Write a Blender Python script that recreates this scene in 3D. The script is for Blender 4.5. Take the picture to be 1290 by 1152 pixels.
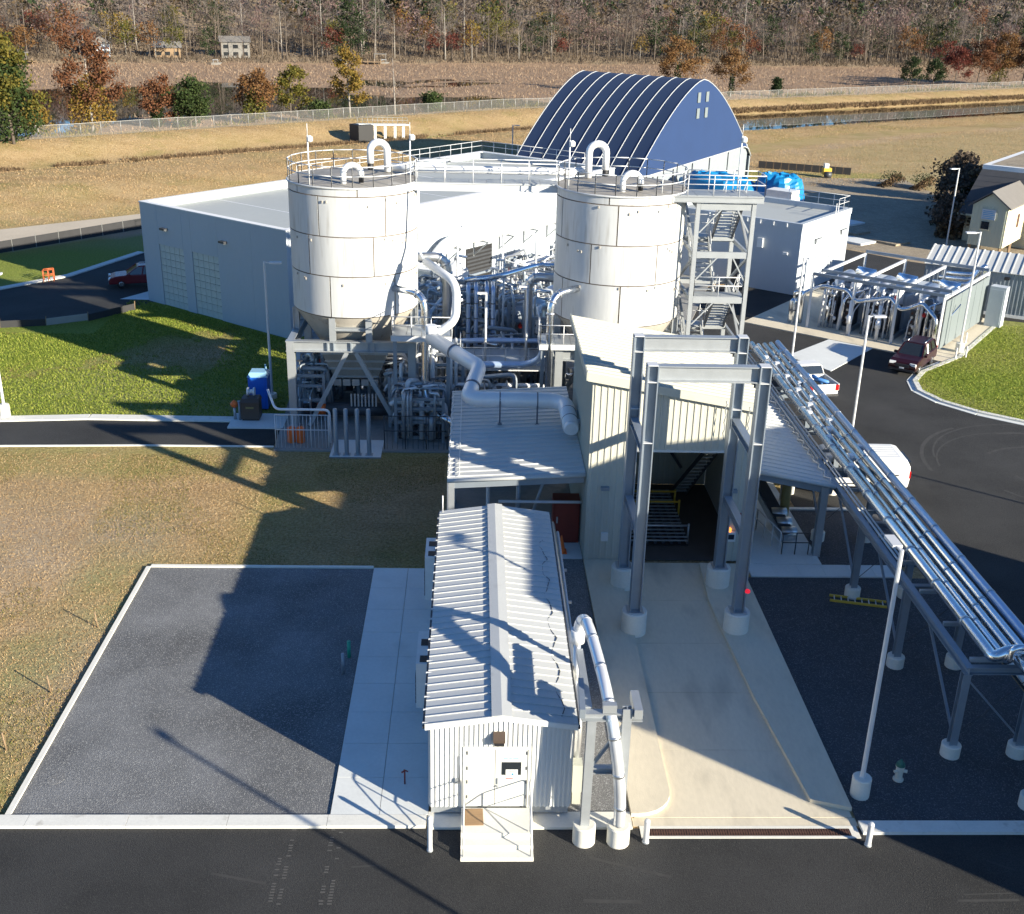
import bpy, math, random
from mathutils import Vector, Matrix, noise
import numpy as np
rnd = random.Random(7)
scene = bpy.context.scene
for o in list(bpy.data.objects): bpy.data.objects.remove(o)
# ---------------------------------------------------------------- camera
PITCH, YAW, ROLL, FPX, CAMH = 0.392001, 0.0384338, -0.0256493, 1426.54, 23.4
fw = Vector((math.sin(YAW)*math.cos(PITCH), math.cos(YAW)*math.cos(PITCH), -math.sin(PITCH)))
rt = fw.cross(Vector((0, 0, 1))).normalized(); dn = fw.cross(rt)
rx = rt*math.cos(ROLL)+dn*math.sin(ROLL); dx = -rt*math.sin(ROLL)+dn*math.cos(ROLL)
cam_d = bpy.data.cameras.new('camera'); cam = bpy.data.objects.new('camera', cam_d)
scene.collection.objects.link(cam)
mw = Matrix((rx, -dx, -fw)).transposed().to_4x4(); mw.translation = (0, 0, CAMH)
cam.matrix_world = mw
cam_d.sensor_width = 36; cam_d.lens = FPX/1290*36; cam_d.clip_end = 4000; cam_d.clip_start = 0.5
scene.camera = cam
# ---------------------------------------------------------------- light
SUN_AZ = Vector((0.783, -0.622, 0)); SUN_EL = math.radians(17.3)
w = bpy.data.worlds.new('World'); scene.world = w; w.use_nodes = True
nt = w.node_tree; nt.nodes.clear()
sky = nt.nodes.new('ShaderNodeTexSky'); sky.sky_type = 'NISHITA'; sky.sun_disc = False; sky.ozone_density = 7.0; sky.dust_density = 0.1; sky.altitude = 50
sky.sun_elevation = SUN_EL; sky.sun_rotation = math.atan2(SUN_AZ.x, SUN_AZ.y)
bg = nt.nodes.new('ShaderNodeBackground'); bg.inputs['Strength'].default_value = 0.076
out = nt.nodes.new('ShaderNodeOutputWorld')
nt.links.new(sky.outputs[0], bg.inputs[0]); nt.links.new(bg.outputs[0], out.inputs[0])
sl = bpy.data.lights.new('sun', 'SUN'); sl.energy = 5.0; sl.angle = math.radians(0.53); sl.color = (1.0, 0.91, 0.73)
so = bpy.data.objects.new('sun', sl); scene.collection.objects.link(so)
sd = Vector((SUN_AZ.x*math.cos(SUN_EL), SUN_AZ.y*math.cos(SUN_EL), math.sin(SUN_EL)))
so.rotation_euler = sd.to_track_quat('Z', 'Y').to_euler(); so.location = (60, -40, 60)
vs = scene.view_settings; vs.view_transform = 'Standard'; vs.look = 'None'; vs.gamma = 1; vs.exposure = 1.28
vs.use_curve_mapping = False
# ---------------------------------------------------------------- materials
M = {}
def nodes_of(name):
    m = bpy.data.materials.new(name); m.use_nodes = True
    return m, m.node_tree, m.node_tree.nodes['Principled BSDF']
def mat(name, col, rough=.6, metal=0., n1=2.0, a1=.12, n2=25., a2=.06, bump=0., bscale=40., coord='Object', stretch=(1, 1, 1), tint=None, spec=None):
    """base colour with two octaves of wear; tint = second colour reached where the wear noise is high"""
    m, t, b = nodes_of(name); L = t.links.new
    tc = t.nodes.new('ShaderNodeTexCoord'); mp = t.nodes.new('ShaderNodeMapping'); mp.inputs['Scale'].default_value = stretch
    L(tc.outputs[coord], mp.inputs[0])
    def nz(s, d=4):
        n = t.nodes.new('ShaderNodeTexNoise'); n.inputs['Scale'].default_value = s; n.inputs['Detail'].default_value = d
        L(mp.outputs[0], n.inputs['Vector']); return n
    A, B = nz(n1), nz(n2)
    ad = t.nodes.new('ShaderNodeMath'); ad.operation = 'MULTIPLY_ADD'; ad.inputs[1].default_value = 2*a1; ad.inputs[2].default_value = 1-a1-a2
    L(A.outputs[0], ad.inputs[0])
    ad2 = t.nodes.new('ShaderNodeMath'); ad2.operation = 'MULTIPLY_ADD'; ad2.inputs[1].default_value = 2*a2
    L(B.outputs[0], ad2.inputs[0]); L(ad.outputs[0], ad2.inputs[2])
    mx = t.nodes.new('ShaderNodeMix'); mx.data_type = 'RGBA'; mx.blend_type = 'MULTIPLY'; mx.inputs['Factor'].default_value = 1
    mx.inputs['A'].default_value = (*col, 1); L(ad2.outputs[0], mx.inputs['B'])
    res = mx.outputs['Result']
    if tint:
        rp = t.nodes.new('ShaderNodeMapRange'); rp.inputs['From Min'].default_value = tint[1]; rp.inputs['From Max'].default_value = tint[1]+.2
        C = nz(tint[2], 6); L(C.outputs[0], rp.inputs[0])
        m2 = t.nodes.new('ShaderNodeMix'); m2.data_type = 'RGBA'; L(rp.outputs[0], m2.inputs['Factor']); L(res, m2.inputs['A'])
        m2.inputs['B'].default_value = (*tint[0], 1); res = m2.outputs['Result']
    L(res, b.inputs['Base Color'])
    b.inputs['Roughness'].default_value = rough; b.inputs['Metallic'].default_value = metal
    if spec is not None: b.inputs['Specular IOR Level'].default_value = spec
    if bump:
        bp = t.nodes.new('ShaderNodeBump'); bp.inputs['Strength'].default_value = bump; bp.inputs['Distance'].default_value = .02
        C = nz(bscale, 5); L(C.outputs[0], bp.inputs['Height']); L(bp.outputs[0], b.inputs['Normal'])
    M[name] = m; return m
mat('concrete', (.64, .57, .44), .85, 0, .6, .12, 9, .1, .25, 30, stretch=(1, .35, 1), tint=((.46, .41, .32), .54, .8))
mat('concrete_grey', (.64, .66, .65), .85, 0, .7, .1, 8, .08, .2, 30, tint=((.52, .53, .51), .62, .5))
mat('concrete_white', (.70, .68, .61), .85, 0, 1.5, .1, 14, .1, .2, 30)
mat('kerb', (.68, .67, .62), .85, 0, 1.2, .12, 12, .1, .2, 30, tint=((.36, .34, .3), .62, 2.))
mat('galv', (.42, .445, .465), .45, .55, 3, .12, 30, .08)
mat('steel_blue', (.29, .335, .385), .45, .45, 2, .12, 20, .06)
mat('rail', (.62, .63, .64), .5, .1, 3, .08, 30, .05)
mat('alu', (.84, .86, .88), .22, 1., 2, .08, 16, .06, .12, 6)
mat('alu_dull', (.62, .63, .64), .38, .9, 2, .1, 14, .08, .1, 8)
mat('white_clad', (.74, .75, .76), .38, .1, 2, .06, 12, .05, .05, 6)
mat('band', (.16, .17, .2), .5, .5)
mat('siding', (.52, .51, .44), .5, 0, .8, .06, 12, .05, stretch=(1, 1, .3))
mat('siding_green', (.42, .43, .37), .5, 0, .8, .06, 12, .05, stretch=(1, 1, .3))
mat('siding_white', (.66, .66, .64), .45, 0, .8, .06, 14, .05, stretch=(1, 1, .3), tint=((.5, .49, .45), .68, 3.))
mat('roof_cream', (.50, .49, .42), .55, 0, .7, .08, 14, .05, tint=((.42, .41, .36), .66, 1.2))
mat('roof_light', (.52, .53, .52), .6, 0, .7, .08, 14, .06, tint=((.42, .42, .41), .6, 1.5))
mat('silo', (.55, .56, .56), .5, 0, 1.2, .14, 9, .1, stretch=(1, 1, .12), tint=((.40, .39, .37), .56, 3.2))
mat('silo_seam', (.13, .105, .085), .8, 0, 2, .3, 12, .2)
mat('hopper', (.40, .37, .32), .7, .1, 1.6, .2, 14, .12, stretch=(1, 1, .3), tint=((.25, .19, .14), .6, 3.))
mat('silo_roof', (.30, .28, .25), .8, 0, 1.5, .25, 10, .15, tint=((.45, .44, .42), .58, 1.2))
mat('precast', (.42, .46, .50), .7, 0, .25, .06, 5, .04, .08, 20, stretch=(1, 1, .4))
mat('membrane', (.40, .42, .41), .7, 0, .12, .1, 2.5, .05, tint=((.35, .36, .35), .6, .2))
mat('parapet', (.76, .76, .75), .6, 0, .4, .06, 6, .04)
mat('block', (.50, .53, .50), .6, 0, 3, .2, 20, .08)
mat('mortar', (.16, .18, .2), .8)
mat('dark', (.015, .015, .017), .6)
mat('dark_steel', (.07, .075, .085), .5, .4, 3, .2, 20, .1)
mat('black_rubber', (.02, .02, .02), .8)
mat('glass', (.02, .025, .03), .06, 0, 2, .02, 10, .02, spec=.9)
mat('door_grey', (.62, .62, .58), .45)
mat('white_paint', (.75, .75, .73), .45)
mat('red_door', (.20, .03, .02), .5)
mat('red', (.55, .03, .02), .4)
mat('orange', (.80, .16, .03), .5)
mat('barrier_orange', (.42, .10, .03), .6)
mat('yellow', (.62, .42, .05), .5, 0, 3, .1, 20, .1)
mat('ochre', (.24, .19, .07), .6, 0, 3, .15, 20, .1)
mat('brown_box', (.085, .06, .045), .5, .1, 3, .1)
mat('plywood', (.30, .19, .10), .7, 0, 3, .2, 20, .1, stretch=(1, 6, 1))
mat('toilet_blue', (.01, .12, .55), .4)
mat('toilet_roof', (.25, .45, .62), .4)
mat('tarp', (.01, .20, .46), .35, 0, 2, .1, 10, .05, .5, 5)
mat('dome', (.014, .036, .095), .85, 0, .4, .1, 6, .06, .15, 3)
mat('dome_gable', (.011, .036, .115), .85, 0, .4, .1, 6, .06, .15, 3)
mat('dome_rib', (.40, .42, .44), .5)
mat('container', (.50, .54, .58), .6, 0, .5, .1, 8, .06)
mat('house_green', (.50, .52, .41), .6, 0, 1, .06, 12, .05)
mat('house_trim', (.62, .58, .42), .6, 0, 1, .06)
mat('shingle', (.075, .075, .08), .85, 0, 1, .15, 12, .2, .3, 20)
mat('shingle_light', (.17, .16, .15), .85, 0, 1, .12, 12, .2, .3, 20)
mat('wood', (.25, .17, .10), .8, 0, 2, .2, 14, .2, stretch=(1, 1, 4))
mat('car_red', (.035, .007, .011), .28, .3, 2, .04, 10, .02)
mat('car_white', (.74, .74, .73), .3, 0, 2, .03, 10, .02)
mat('car_trim', (.03, .03, .035), .45)
mat('tyre', (.018, .018, .018), .85)
mat('chrome', (.65, .65, .66), .2, 1.)
mat('lens_red', (.45, .01, .01), .2)
mat('lens_clear', (.7, .72, .74), .12)
mat('bag_blue', (.06, .2, .5), .5)
mat('bark_pale', (.28, .255, .225), .9, 0, 1.5, .2, 8, .2, .4, 10)
mat('bark', (.13, .105, .085), .9, 0, 1.5, .25, 8, .2, .4, 10)
mat('mud', (.085, .083, .08), .9, 0, 5, .3)
mat('paper', (.75, .75, .74), .7)
mat('ink_blue', (.05, .3, .55), .6); mat('ink_red', (.6, .05, .06), .6)
mat('green_cap', (.02, .33, .22), .5); mat('hydrant_white', (.6, .58, .5), .5); mat('hydrant_green', (.03, .13, .09), .5)
mat('screen', (.02, .03, .05), .2)
mat('sky_tint_pipe', (.42, .54, .74), .28, .4, 2, .06, 16, .05)  # aluminium cladding; the blue sky reflection is put into the colour
mat('silt', (.03, .03, .033), .8, 0, 2, .2)
mat('brush', (.06, .045, .03), .9)
def emit(name, col, s):
    m, t, b = nodes_of(name); b.inputs['Base Color'].default_value = (*col, 1)
    b.inputs['Emission Color'].default_value = (*col, 1); b.inputs['Emission Strength'].default_value = s; M[name] = m
emit('beacon', (1., .35, .05), .9); emit('lamp_red', (.8, .02, .04), .35); emit('lamp_white', (1, .95, .85), 4.)
def asphalt(name, col, speck, speckcol, wear):
    m, t, b = nodes_of(name); L = t.links.new
    tc = t.nodes.new('ShaderNodeTexCoord')
    def nz(s, d=3, rg=.5):
        n = t.nodes.new('ShaderNodeTexNoise'); n.inputs['Scale'].default_value = s; n.inputs['Detail'].default_value = d; n.inputs['Roughness'].default_value = rg
        L(tc.outputs['Object'], n.inputs['Vector']); return n.outputs[0]
    def mr(v, a, c, lo, hi):
        n = t.nodes.new('ShaderNodeMapRange'); L(v, n.inputs[0])
        for k, q in zip(('From Min', 'From Max', 'To Min', 'To Max'), (a, c, lo, hi)): n.inputs[k].default_value = q
        return n.outputs[0]
    def mix(f, a, c, bt='MIX'):
        n = t.nodes.new('ShaderNodeMix'); n.data_type = 'RGBA'; n.blend_type = bt
        (L(f, n.inputs['Factor']) if hasattr(f, 'links') else setattr(n.inputs['Factor'], 'default_value', f))
        for s, q in (('A', a), ('B', c)):
            (L(q, n.inputs[s]) if hasattr(q, 'links') else setattr(n.inputs[s], 'default_value', (*q, 1)))
        return n.outputs['Result']
    base = mix(mr(nz(.22, 6, .6), .35, .68, 0, 1), col, tuple(c*wear for c in col))
    base = mix(mr(nz(1.1, 5, .7), .45, .75, 0, .7), base, tuple(c*1.55 for c in col))
    base = mix(mr(nz(24, 2), .38, .66, 0, .55), base, tuple(c*.45 for c in col))
    v = t.nodes.new('ShaderNodeTexVoronoi'); v.inputs['Scale'].default_value = speck; L(tc.outputs['Object'], v.inputs['Vector'])
    sc = t.nodes.new('ShaderNodeSeparateColor'); L(v.outputs['Color'], sc.inputs[0])
    base = mix(mr(sc.outputs[0], .78, 1., 0, .9), base, speckcol)
    L(base, b.inputs['Base Color']); b.inputs['Roughness'].default_value = .88; b.inputs['Specular IOR Level'].default_value = .3
    bp = t.nodes.new('ShaderNodeBump'); bp.inputs['Strength'].default_value = .5; bp.inputs['Distance'].default_value = .03
    L(v.outputs['Distance'], bp.inputs['Height']); L(bp.outputs[0], b.inputs['Normal']); M[name] = m
asphalt('asphalt', (.030, .030, .030), 40, (.058, .056, .053), 2.0)
asphalt('asphalt_old', (.045, .044, .044), 12, (.085, .083, .08), 1.5)
asphalt('gravel', (.112, .114, .118), 34, (.34, .34, .33), 2.3)
asphalt('gravel_light', (.17, .17, .17), 40, (.42, .42, .42), 1.2)
asphalt('dirt', (.34, .28, .20), 9, (.42, .36, .28), .75)
asphalt('gravel_shaded', (.06, .063, .07), 30, (.16, .165, .175), 1.3)  # darker gravel copy; the right yard's shade is partly in the colour
mat('pad_shaded', (.26, .255, .24), .85, 0, .8, .25, 8, .15, .2, 30, tint=((.14, .13, .12), .56, .8))  # concrete toned dark for the shade among the plant equipment
mat('housing', (.17, .20, .21), .55, 0, 1, .08)
def leafmat(name, cols, rough=.75, trans=.25, obj=.25):
    m, t, b = nodes_of(name); L = t.links.new
    g = t.nodes.new('ShaderNodeNewGeometry'); r = t.nodes.new('ShaderNodeValToRGB'); r.color_ramp.interpolation = 'LINEAR'
    oi = t.nodes.new('ShaderNodeObjectInfo')
    a = t.nodes.new('ShaderNodeMath'); a.operation = 'MULTIPLY_ADD'; a.inputs[1].default_value = 1-obj
    q = t.nodes.new('ShaderNodeMath'); q.operation = 'MULTIPLY'; q.inputs[1].default_value = obj
    L(oi.outputs['Random'], q.inputs[0]); L(g.outputs['Random Per Island'], a.inputs[0]); L(q.outputs[0], a.inputs[2])
    L(a.outputs[0], r.inputs[0])
    el = r.color_ramp.elements
    while len(el) < len(cols): el.new(.5)
    for i, c in enumerate(cols): el[i].position = i/(len(cols)-1); el[i].color = (*c, 1)
    L(r.outputs[0], b.inputs['Base Color']); b.inputs['Roughness'].default_value = rough; b.inputs['Specular IOR Level'].default_value = .15
    tr = t.nodes.new('ShaderNodeBsdfTranslucent'); L(r.outputs[0], tr.inputs[0])
    mx = t.nodes.new('ShaderNodeMixShader'); mx.inputs[0].default_value = trans
    L(b.outputs[0], mx.inputs[1]); L(tr.outputs[0], mx.inputs[2]); L(mx.outputs[0], t.nodes['Material Output'].inputs[0]); M[name] = m
leafmat('leaf_green', [(.028, .046, .016), (.046, .072, .022), (.08, .098, .034)])
leafmat('leaf_dark', [(.018, .03, .014), (.03, .05, .02), (.05, .065, .025)])
leafmat('leaf_yellowgreen', [(.05, .065, .016), (.11, .105, .022), (.19, .145, .03)])
leafmat('leaf_yellow', [(.13, .10, .025), (.24, .165, .035), (.19, .10, .03)])
leafmat('leaf_orange', [(.11, .055, .025), (.2, .10, .04), (.2, .13, .055)])
leafmat('leaf_rust', [(.09, .045, .025), (.17, .07, .035), (.2, .11, .05)])
leafmat('leaf_red', [(.09, .025, .02), (.15, .04, .03), (.14, .055, .035)])
leafmat('twig_grey', [(.075, .06, .054), (.18, .15, .138), (.32, .28, .26)])  # lightened to pinkish grey: distance haze put into the twig colour
leafmat('twig_red', [(.085, .055, .05), (.19, .125, .115), (.28, .2, .185)])
leafmat('twig_brown', [(.05, .038, .029), (.125, .096, .072), (.2, .158, .12)])
leafmat('leaf_far', [(.07, .045, .022), (.13, .085, .035), (.17, .115, .055)])
leafmat('blade_dry', [(.28, .18, .085), (.45, .31, .16), (.60, .44, .26)], obj=0)
leafmat('blade_green', [(.11, .15, .022), (.22, .28, .04), (.40, .40, .09)], obj=0)
leafmat('blade_mixed', [(.34, .25, .11), (.24, .2, .07), (.14, .16, .04)], obj=0)
leafmat('reed', [(.24, .155, .10), (.35, .245, .165), (.44, .33, .23)], obj=0)
leafmat('ditch', [(.10, .065, .04), (.19, .125, .07), (.28, .2, .115)], obj=0)
def netmat(name, col, open_):
    m, t, b = nodes_of(name); L = t.links.new
    b.inputs['Base Color'].default_value = (*col, 1); b.inputs['Roughness'].default_value = .6
    tr = t.nodes.new('ShaderNodeBsdfTransparent'); mx = t.nodes.new('ShaderNodeMixShader'); mx.inputs[0].default_value = open_
    L(b.outputs[0], mx.inputs[1]); L(tr.outputs[0], mx.inputs[2]); L(mx.outputs[0], t.nodes['Material Output'].inputs[0]); M[name] = m
netmat('chainlink', (.26, .26, .25), .8)
mat('fence_post', (.30, .30, .29), .5, .3)
mat('dome_wall', (.24, .27, .30), .7)
mat('far_white', (.19, .18, .165), .7)
mat('steel_mid', (.35, .37, .385), .5, .3, 2, .12, 16, .08)
mat('path', (.50, .43, .33), .9, 0, .3, .15, 4, .15, .3, 20)
mat('shaded_floor', (.07, .065, .06), .8, 0, 1, .3)  # bay floor darkened; the dimness of the interior is in the colour
mat('alu_bright', (.82, .84, .87), .32, .55)
mat('tyre_mark', (.044, .043, .042), .9, 0, 3, .4)
def watermat():
    m, t, b = nodes_of('water'); L = t.links.new
    b.inputs['Base Color'].default_value = (.02, .02, .014, 1); b.inputs['Roughness'].default_value = .02; b.inputs['IOR'].default_value = 1.33
    n = t.nodes.new('ShaderNodeTexNoise'); n.inputs['Scale'].default_value = .8; n.inputs['Detail'].default_value = 3
    tc = t.nodes.new('ShaderNodeTexCoord'); L(tc.outputs['Object'], n.inputs['Vector'])
    bp = t.nodes.new('ShaderNodeBump'); bp.inputs['Strength'].default_value = .012; L(n.outputs[0], bp.inputs['Height']); L(bp.outputs[0], b.inputs['Normal']); M['water'] = m
watermat()
def groundmat():
    """dry grass / green grass / reeds / bare soil, mixed by the vertex mask (what grows there)"""
    m, t, b = nodes_of('ground'); L = t.links.new
    tc = t.nodes.new('ShaderNodeTexCoord'); at = t.nodes.new('ShaderNodeAttribute'); at.attribute_name = 'cover'
    sp = t.nodes.new('ShaderNodeSeparateColor'); L(at.outputs['Color'], sp.inputs[0])
    def nz(s, d=4, rg=.6, st=None):
        n = t.nodes.new('ShaderNodeTexNoise'); n.inputs['Scale'].default_value = s; n.inputs['Detail'].default_value = d; n.inputs['Roughness'].default_value = rg
        if st:
            mp = t.nodes.new('ShaderNodeMapping'); mp.inputs['Scale'].default_value = st; mp.inputs['Rotation'].default_value = (0, 0, -.7)
            L(tc.outputs['Object'], mp.inputs[0]); L(mp.outputs[0], n.inputs['Vector'])
        else: L(tc.outputs['Object'], n.inputs['Vector'])
        return n.outputs[0]
    def ramp(v, cols, lo=.3, hi=.7):
        r = t.nodes.new('ShaderNodeValToRGB'); L(v, r.inputs[0]); el = r.color_ramp.elements
        while len(el) < len(cols): el.new(.5)
        for i, c in enumerate(cols): el[i].position = lo+(hi-lo)*i/(len(cols)-1); el[i].color = (*c, 1)
        return r.outputs[0]
    def mix(f, a, c):
        n = t.nodes.new('ShaderNodeMix'); n.data_type = 'RGBA'; L(f, n.inputs['Factor']); L(a, n.inputs['A']); L(c, n.inputs['B']); return n.outputs['Result']
    fine = nz(7, 5, .7); mid = nz(.5, 5, .65); big = nz(.09, 4, .6)
    dry = mix(mid, ramp(fine, [(.19, .112, .048), (.40, .262, .125), (.58, .41, .23)]), ramp(fine, [(.29, .185, .095), (.54, .375, .22), (.72, .54, .36)]))
    olive = ramp(fine, [(.11, .10, .03), (.24, .205, .07), (.36, .30, .125)])
    pm = t.nodes.new('ShaderNodeMapRange'); L(nz(.16, 6, .7), pm.inputs[0]); pm.inputs['From Min'].default_value = .52; pm.inputs['From Max'].default_value = .70; pm.inputs['To Max'].default_value = .7
    rm = t.nodes.new('ShaderNodeMapRange'); L(nz(.13, 6, .7, (.5, 1.5, 1)), rm.inputs[0]); rm.inputs['From Min'].default_value = .46; rm.inputs['From Max'].default_value = .68; rm.inputs['To Max'].default_value = .8
    dry = mix(rm.outputs[0], dry, ramp(fine, [(.16, .09, .045), (.32, .20, .105), (.46, .32, .19)]))
    dry = mix(pm.outputs[0], dry, olive)
    green = mix(mid, ramp(fine, [(.085, .125, .014), (.19, .28, .032), (.32, .39, .06)]), ramp(fine, [(.10, .12, .02), (.20, .24, .045), (.32, .32, .09)]))
    reed = mix(nz(.25, 5, .7, (.35, 1.6, 1)), ramp(nz(2., 5, .7), [(.19, .12, .08), (.31, .205, .135)]), ramp(nz(2., 5, .7), [(.29, .2, .135), (.43, .32, .22)]))
    soil = ramp(mix(mid, fine, big), [(.24, .185, .13), (.40, .32, .23), (.55, .45, .33)])
    c = mix(sp.outputs[0], dry, green); c = mix(sp.outputs[1], c, reed); c = mix(sp.outputs[2], c, soil)
    L(c, b.inputs['Base Color']); b.inputs['Roughness'].default_value = .95; b.inputs['Specular IOR Level'].default_value = .1
    bp = t.nodes.new('ShaderNodeBump'); bp.inputs['Strength'].default_value = .9; bp.inputs['Distance'].default_value = .25
    L(nz(3.2, 6, .75), bp.inputs['Height']); L(bp.outputs[0], b.inputs['Normal']); M['ground'] = m
groundmat()
# ---------------------------------------------------------------- mesh helpers
COL = scene.collection
ORG = {}
class MB:
    def __init__(s): s.v = []; s.f = []; s.sm = []
    def add(s, vs, fs, smooth=False):
        o = len(s.v); s.v += [tuple(q) for q in vs]; s.f += [tuple(i+o for i in f) for f in fs]; s.sm += [smooth]*len(fs); return s
    def hexa(s, p):  # 8 points: bottom 4 ccw, top 4 ccw
        return s.add(p, [(3, 2, 1, 0), (4, 5, 6, 7), (0, 1, 5, 4), (1, 2, 6, 5), (2, 3, 7, 6), (3, 0, 4, 7)])
    def box(s, x0, y0, z0, x1, y1, z1):
        return s.hexa([(x0, y0, z0), (x1, y0, z0), (x1, y1, z0), (x0, y1, z0), (x0, y0, z1), (x1, y0, z1), (x1, y1, z1), (x0, y1, z1)])
    def cbox(s, c, d, rz=0, ry=0, rx_=0):
        R = Matrix.Rotation(rz, 3, 'Z') @ Matrix.Rotation(ry, 3, 'Y') @ Matrix.Rotation(rx_, 3, 'X'); c = Vector(c); h = [q/2 for q in d]
        return s.hexa([c+R@Vector((a*h[0], b*h[1], e*h[2])) for e in (-1, 1) for a, b in ((-1, -1), (1, -1), (1, 1), (-1, 1))])
    def frame(s, p, q, up=(0, 0, 1)):
        p, q = Vector(p), Vector(q); d = (q-p).normalized(); u = Vector(up)
        if abs(d.dot(u)) > .98: u = Vector((0, 1, 0)) if abs(d.y) < .9 else Vector((1, 0, 0))
        sd_ = d.cross(u).normalized(); return p, q, d, sd_, sd_.cross(d).normalized()
    def beam(s, p, q, wd, ht, up=(0, 0, 1)):
        p, q, d, a, u = s.frame(p, q, up); a = a*wd/2; u = u*ht/2
        return s.hexa([p-a-u, p+a-u, p+a+u, p-a+u, q-a-u, q+a-u, q+a+u, q-a+u])
    def ibeam(s, p, q, wd, ht, t=.04, up=(0, 0, 1)):
        P, Q, d, a, u = s.frame(p, q, up); o = u*(ht/2-t/2)
        s.beam(P+o, Q+o, wd, t, u); s.beam(P-o, Q-o, wd, t, u); s.beam(P, Q, t*.8, ht-2*t-.004, u); return s
    def tube(s, pts, r, n=10, cap=True, smooth=True):
        pts = [Vector(p) for p in pts]; rs = r if isinstance(r, (list, tuple)) else [r]*len(pts); V = []; prev = None
        for i, p in enumerate(pts):
            d = (pts[min(i+1, len(pts)-1)]-pts[max(i-1, 0)]).normalized()
            if prev is None:
                a = d.cross(Vector((0, 0, 1)) if abs(d.z) < .9 else Vector((1, 0, 0))).normalized()
            else:
                a = (prev-d*prev.dot(d)).normalized()
            prev = a; b = d.cross(a); k = 1.
            if 0 < i < len(pts)-1:
                c_ = (pts[i]-pts[i-1]).normalized().dot((pts[i+1]-pts[i]).normalized()); k = min(1/math.sqrt(max(.3, (1+c_)/2)), 1.5)
            V += [p+(a*math.cos(2*math.pi*j/n)+b*math.sin(2*math.pi*j/n))*rs[i]*k for j in range(n)]
        F = [(i*n+j, i*n+(j+1) % n, (i+1)*n+(j+1) % n, (i+1)*n+j) for i in range(len(pts)-1) for j in range(n)]
        s.add(V, F, smooth)
        if cap:
            o = len(s.v)-len(V); s.f += [tuple(o+j for j in range(n-1, -1, -1)), tuple(o+(len(pts)-1)*n+j for j in range(n))]; s.sm += [False, False]
        return s
    def cyl(s, c, r, z0, z1, n=16, r1=None, smooth=True):
        return s.tube([(c[0], c[1], z0), (c[0], c[1], z1)], [r, r if r1 is None else r1], n, True, smooth)
    def lathe(s, c, prof, n=20, smooth=True):
        """turned profile; profile corners sharper than 30 degrees stay crisp"""
        ring = lambda r, z: [(c[0]+r*math.cos(2*math.pi*j/n), c[1]+r*math.sin(2*math.pi*j/n), c[2]+z) for j in range(n)]
        seg = [[prof[0]]]
        for i in range(1, len(prof)):
            seg[-1].append(prof[i])
            if i < len(prof)-1:
                d1 = Vector((prof[i][0]-prof[i-1][0], prof[i][1]-prof[i-1][1])); d2 = Vector((prof[i+1][0]-prof[i][0], prof[i+1][1]-prof[i][1]))
                if d1.length > 0 and d2.length > 0 and d1.angle(d2) > .52: seg.append([prof[i]])
        for P in seg:
            V = []
            for r, z in P: V += ring(r, z)
            s.add(V, [(i*n+j, i*n+(j+1) % n, (i+1)*n+(j+1) % n, (i+1)*n+j) for i in range(len(P)-1) for j in range(n)], smooth)
        s.add(ring(*prof[0]), [tuple(range(n-1, -1, -1))]); s.add(ring(*prof[-1]), [tuple(range(n))]); return s
    def prism(s, poly, z0, z1):
        n = len(poly); V = [(x, y, z0) for x, y in poly]+[(x, y, z1) for x, y in poly]
        a = sum(poly[i][0]*poly[(i+1) % n][1]-poly[(i+1) % n][0]*poly[i][1] for i in range(n))
        if a < 0: V = V[:n][::-1]+V[n:][::-1]
        return s.add(V, [tuple(range(n-1, -1, -1)), tuple(range(n, 2*n))]+[(i, (i+1) % n, n+(i+1) % n, n+i) for i in range(n)])
    def extr(s, prof, o, a, b, d):  # profile (p,q) -> o + a*p + b*q, extruded by vector d
        o, a, b, d = Vector(o), Vector(a), Vector(b), Vector(d); n = len(prof)
        V = [o+a*p+b*q for p, q in prof]; V += [q+d for q in V]
        F = [tuple(range(n-1, -1, -1)), tuple(range(n, 2*n))]+[(i, (i+1) % n, n+(i+1) % n, n+i) for i in range(n)]
        if a.cross(b).dot(d) < 0: F = [f[::-1] for f in F]
        return s.add(V, F)
    def corr(s, o, a, L, b, H, nrm, pitch=.3, dep=.04, thick=.05, rib=.35):
        """ribbed sheet: runs L along a, ribs along b (height H or function of distance), ribs proud along nrm"""
        o, a, b, nv = Vector(o), Vector(a).normalized(), Vector(b).normalized(), Vector(nrm).normalized()
        n = max(1, round(L/pitch)); pt = L/n; P = [(0, -thick)]
        for i in range(n):
            x = i*pt; P += [(x, 0), (x+pt*(1-rib)*.5, 0), (x+pt*(1-rib)*.5+pt*.06, dep), (x+pt*(1+rib)*.5-pt*.06, dep), (x+pt*(1+rib)*.5, 0)]
        P += [(L, 0), (L, -thick)]
        hf = H if callable(H) else (lambda x: H)
        V = [o+a*x+nv*q for x, q in P]; m = len(V); V += [V[i]+b*hf(P[i][0]) for i in range(m)]
        F = [(i, (i+1) % m, m+(i+1) % m, m+i) for i in range(m)]+[tuple(range(m-1, -1, -1)), tuple(range(m, 2*m))]
        if a.cross(nv).dot(b) < 0: F = [f[::-1] for f in F]
        return s.add(V, F)
    def mesh(s, name, off=Vector((0, 0, 0))):
        me = bpy.data.meshes.new(name); me.from_pydata([(q[0]-off[0], q[1]-off[1], q[2]-off[2]) for q in s.v], [], s.f)
        if any(s.sm): me.polygons.foreach_set('use_smooth', s.sm)
        me.update(); return me
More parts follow.
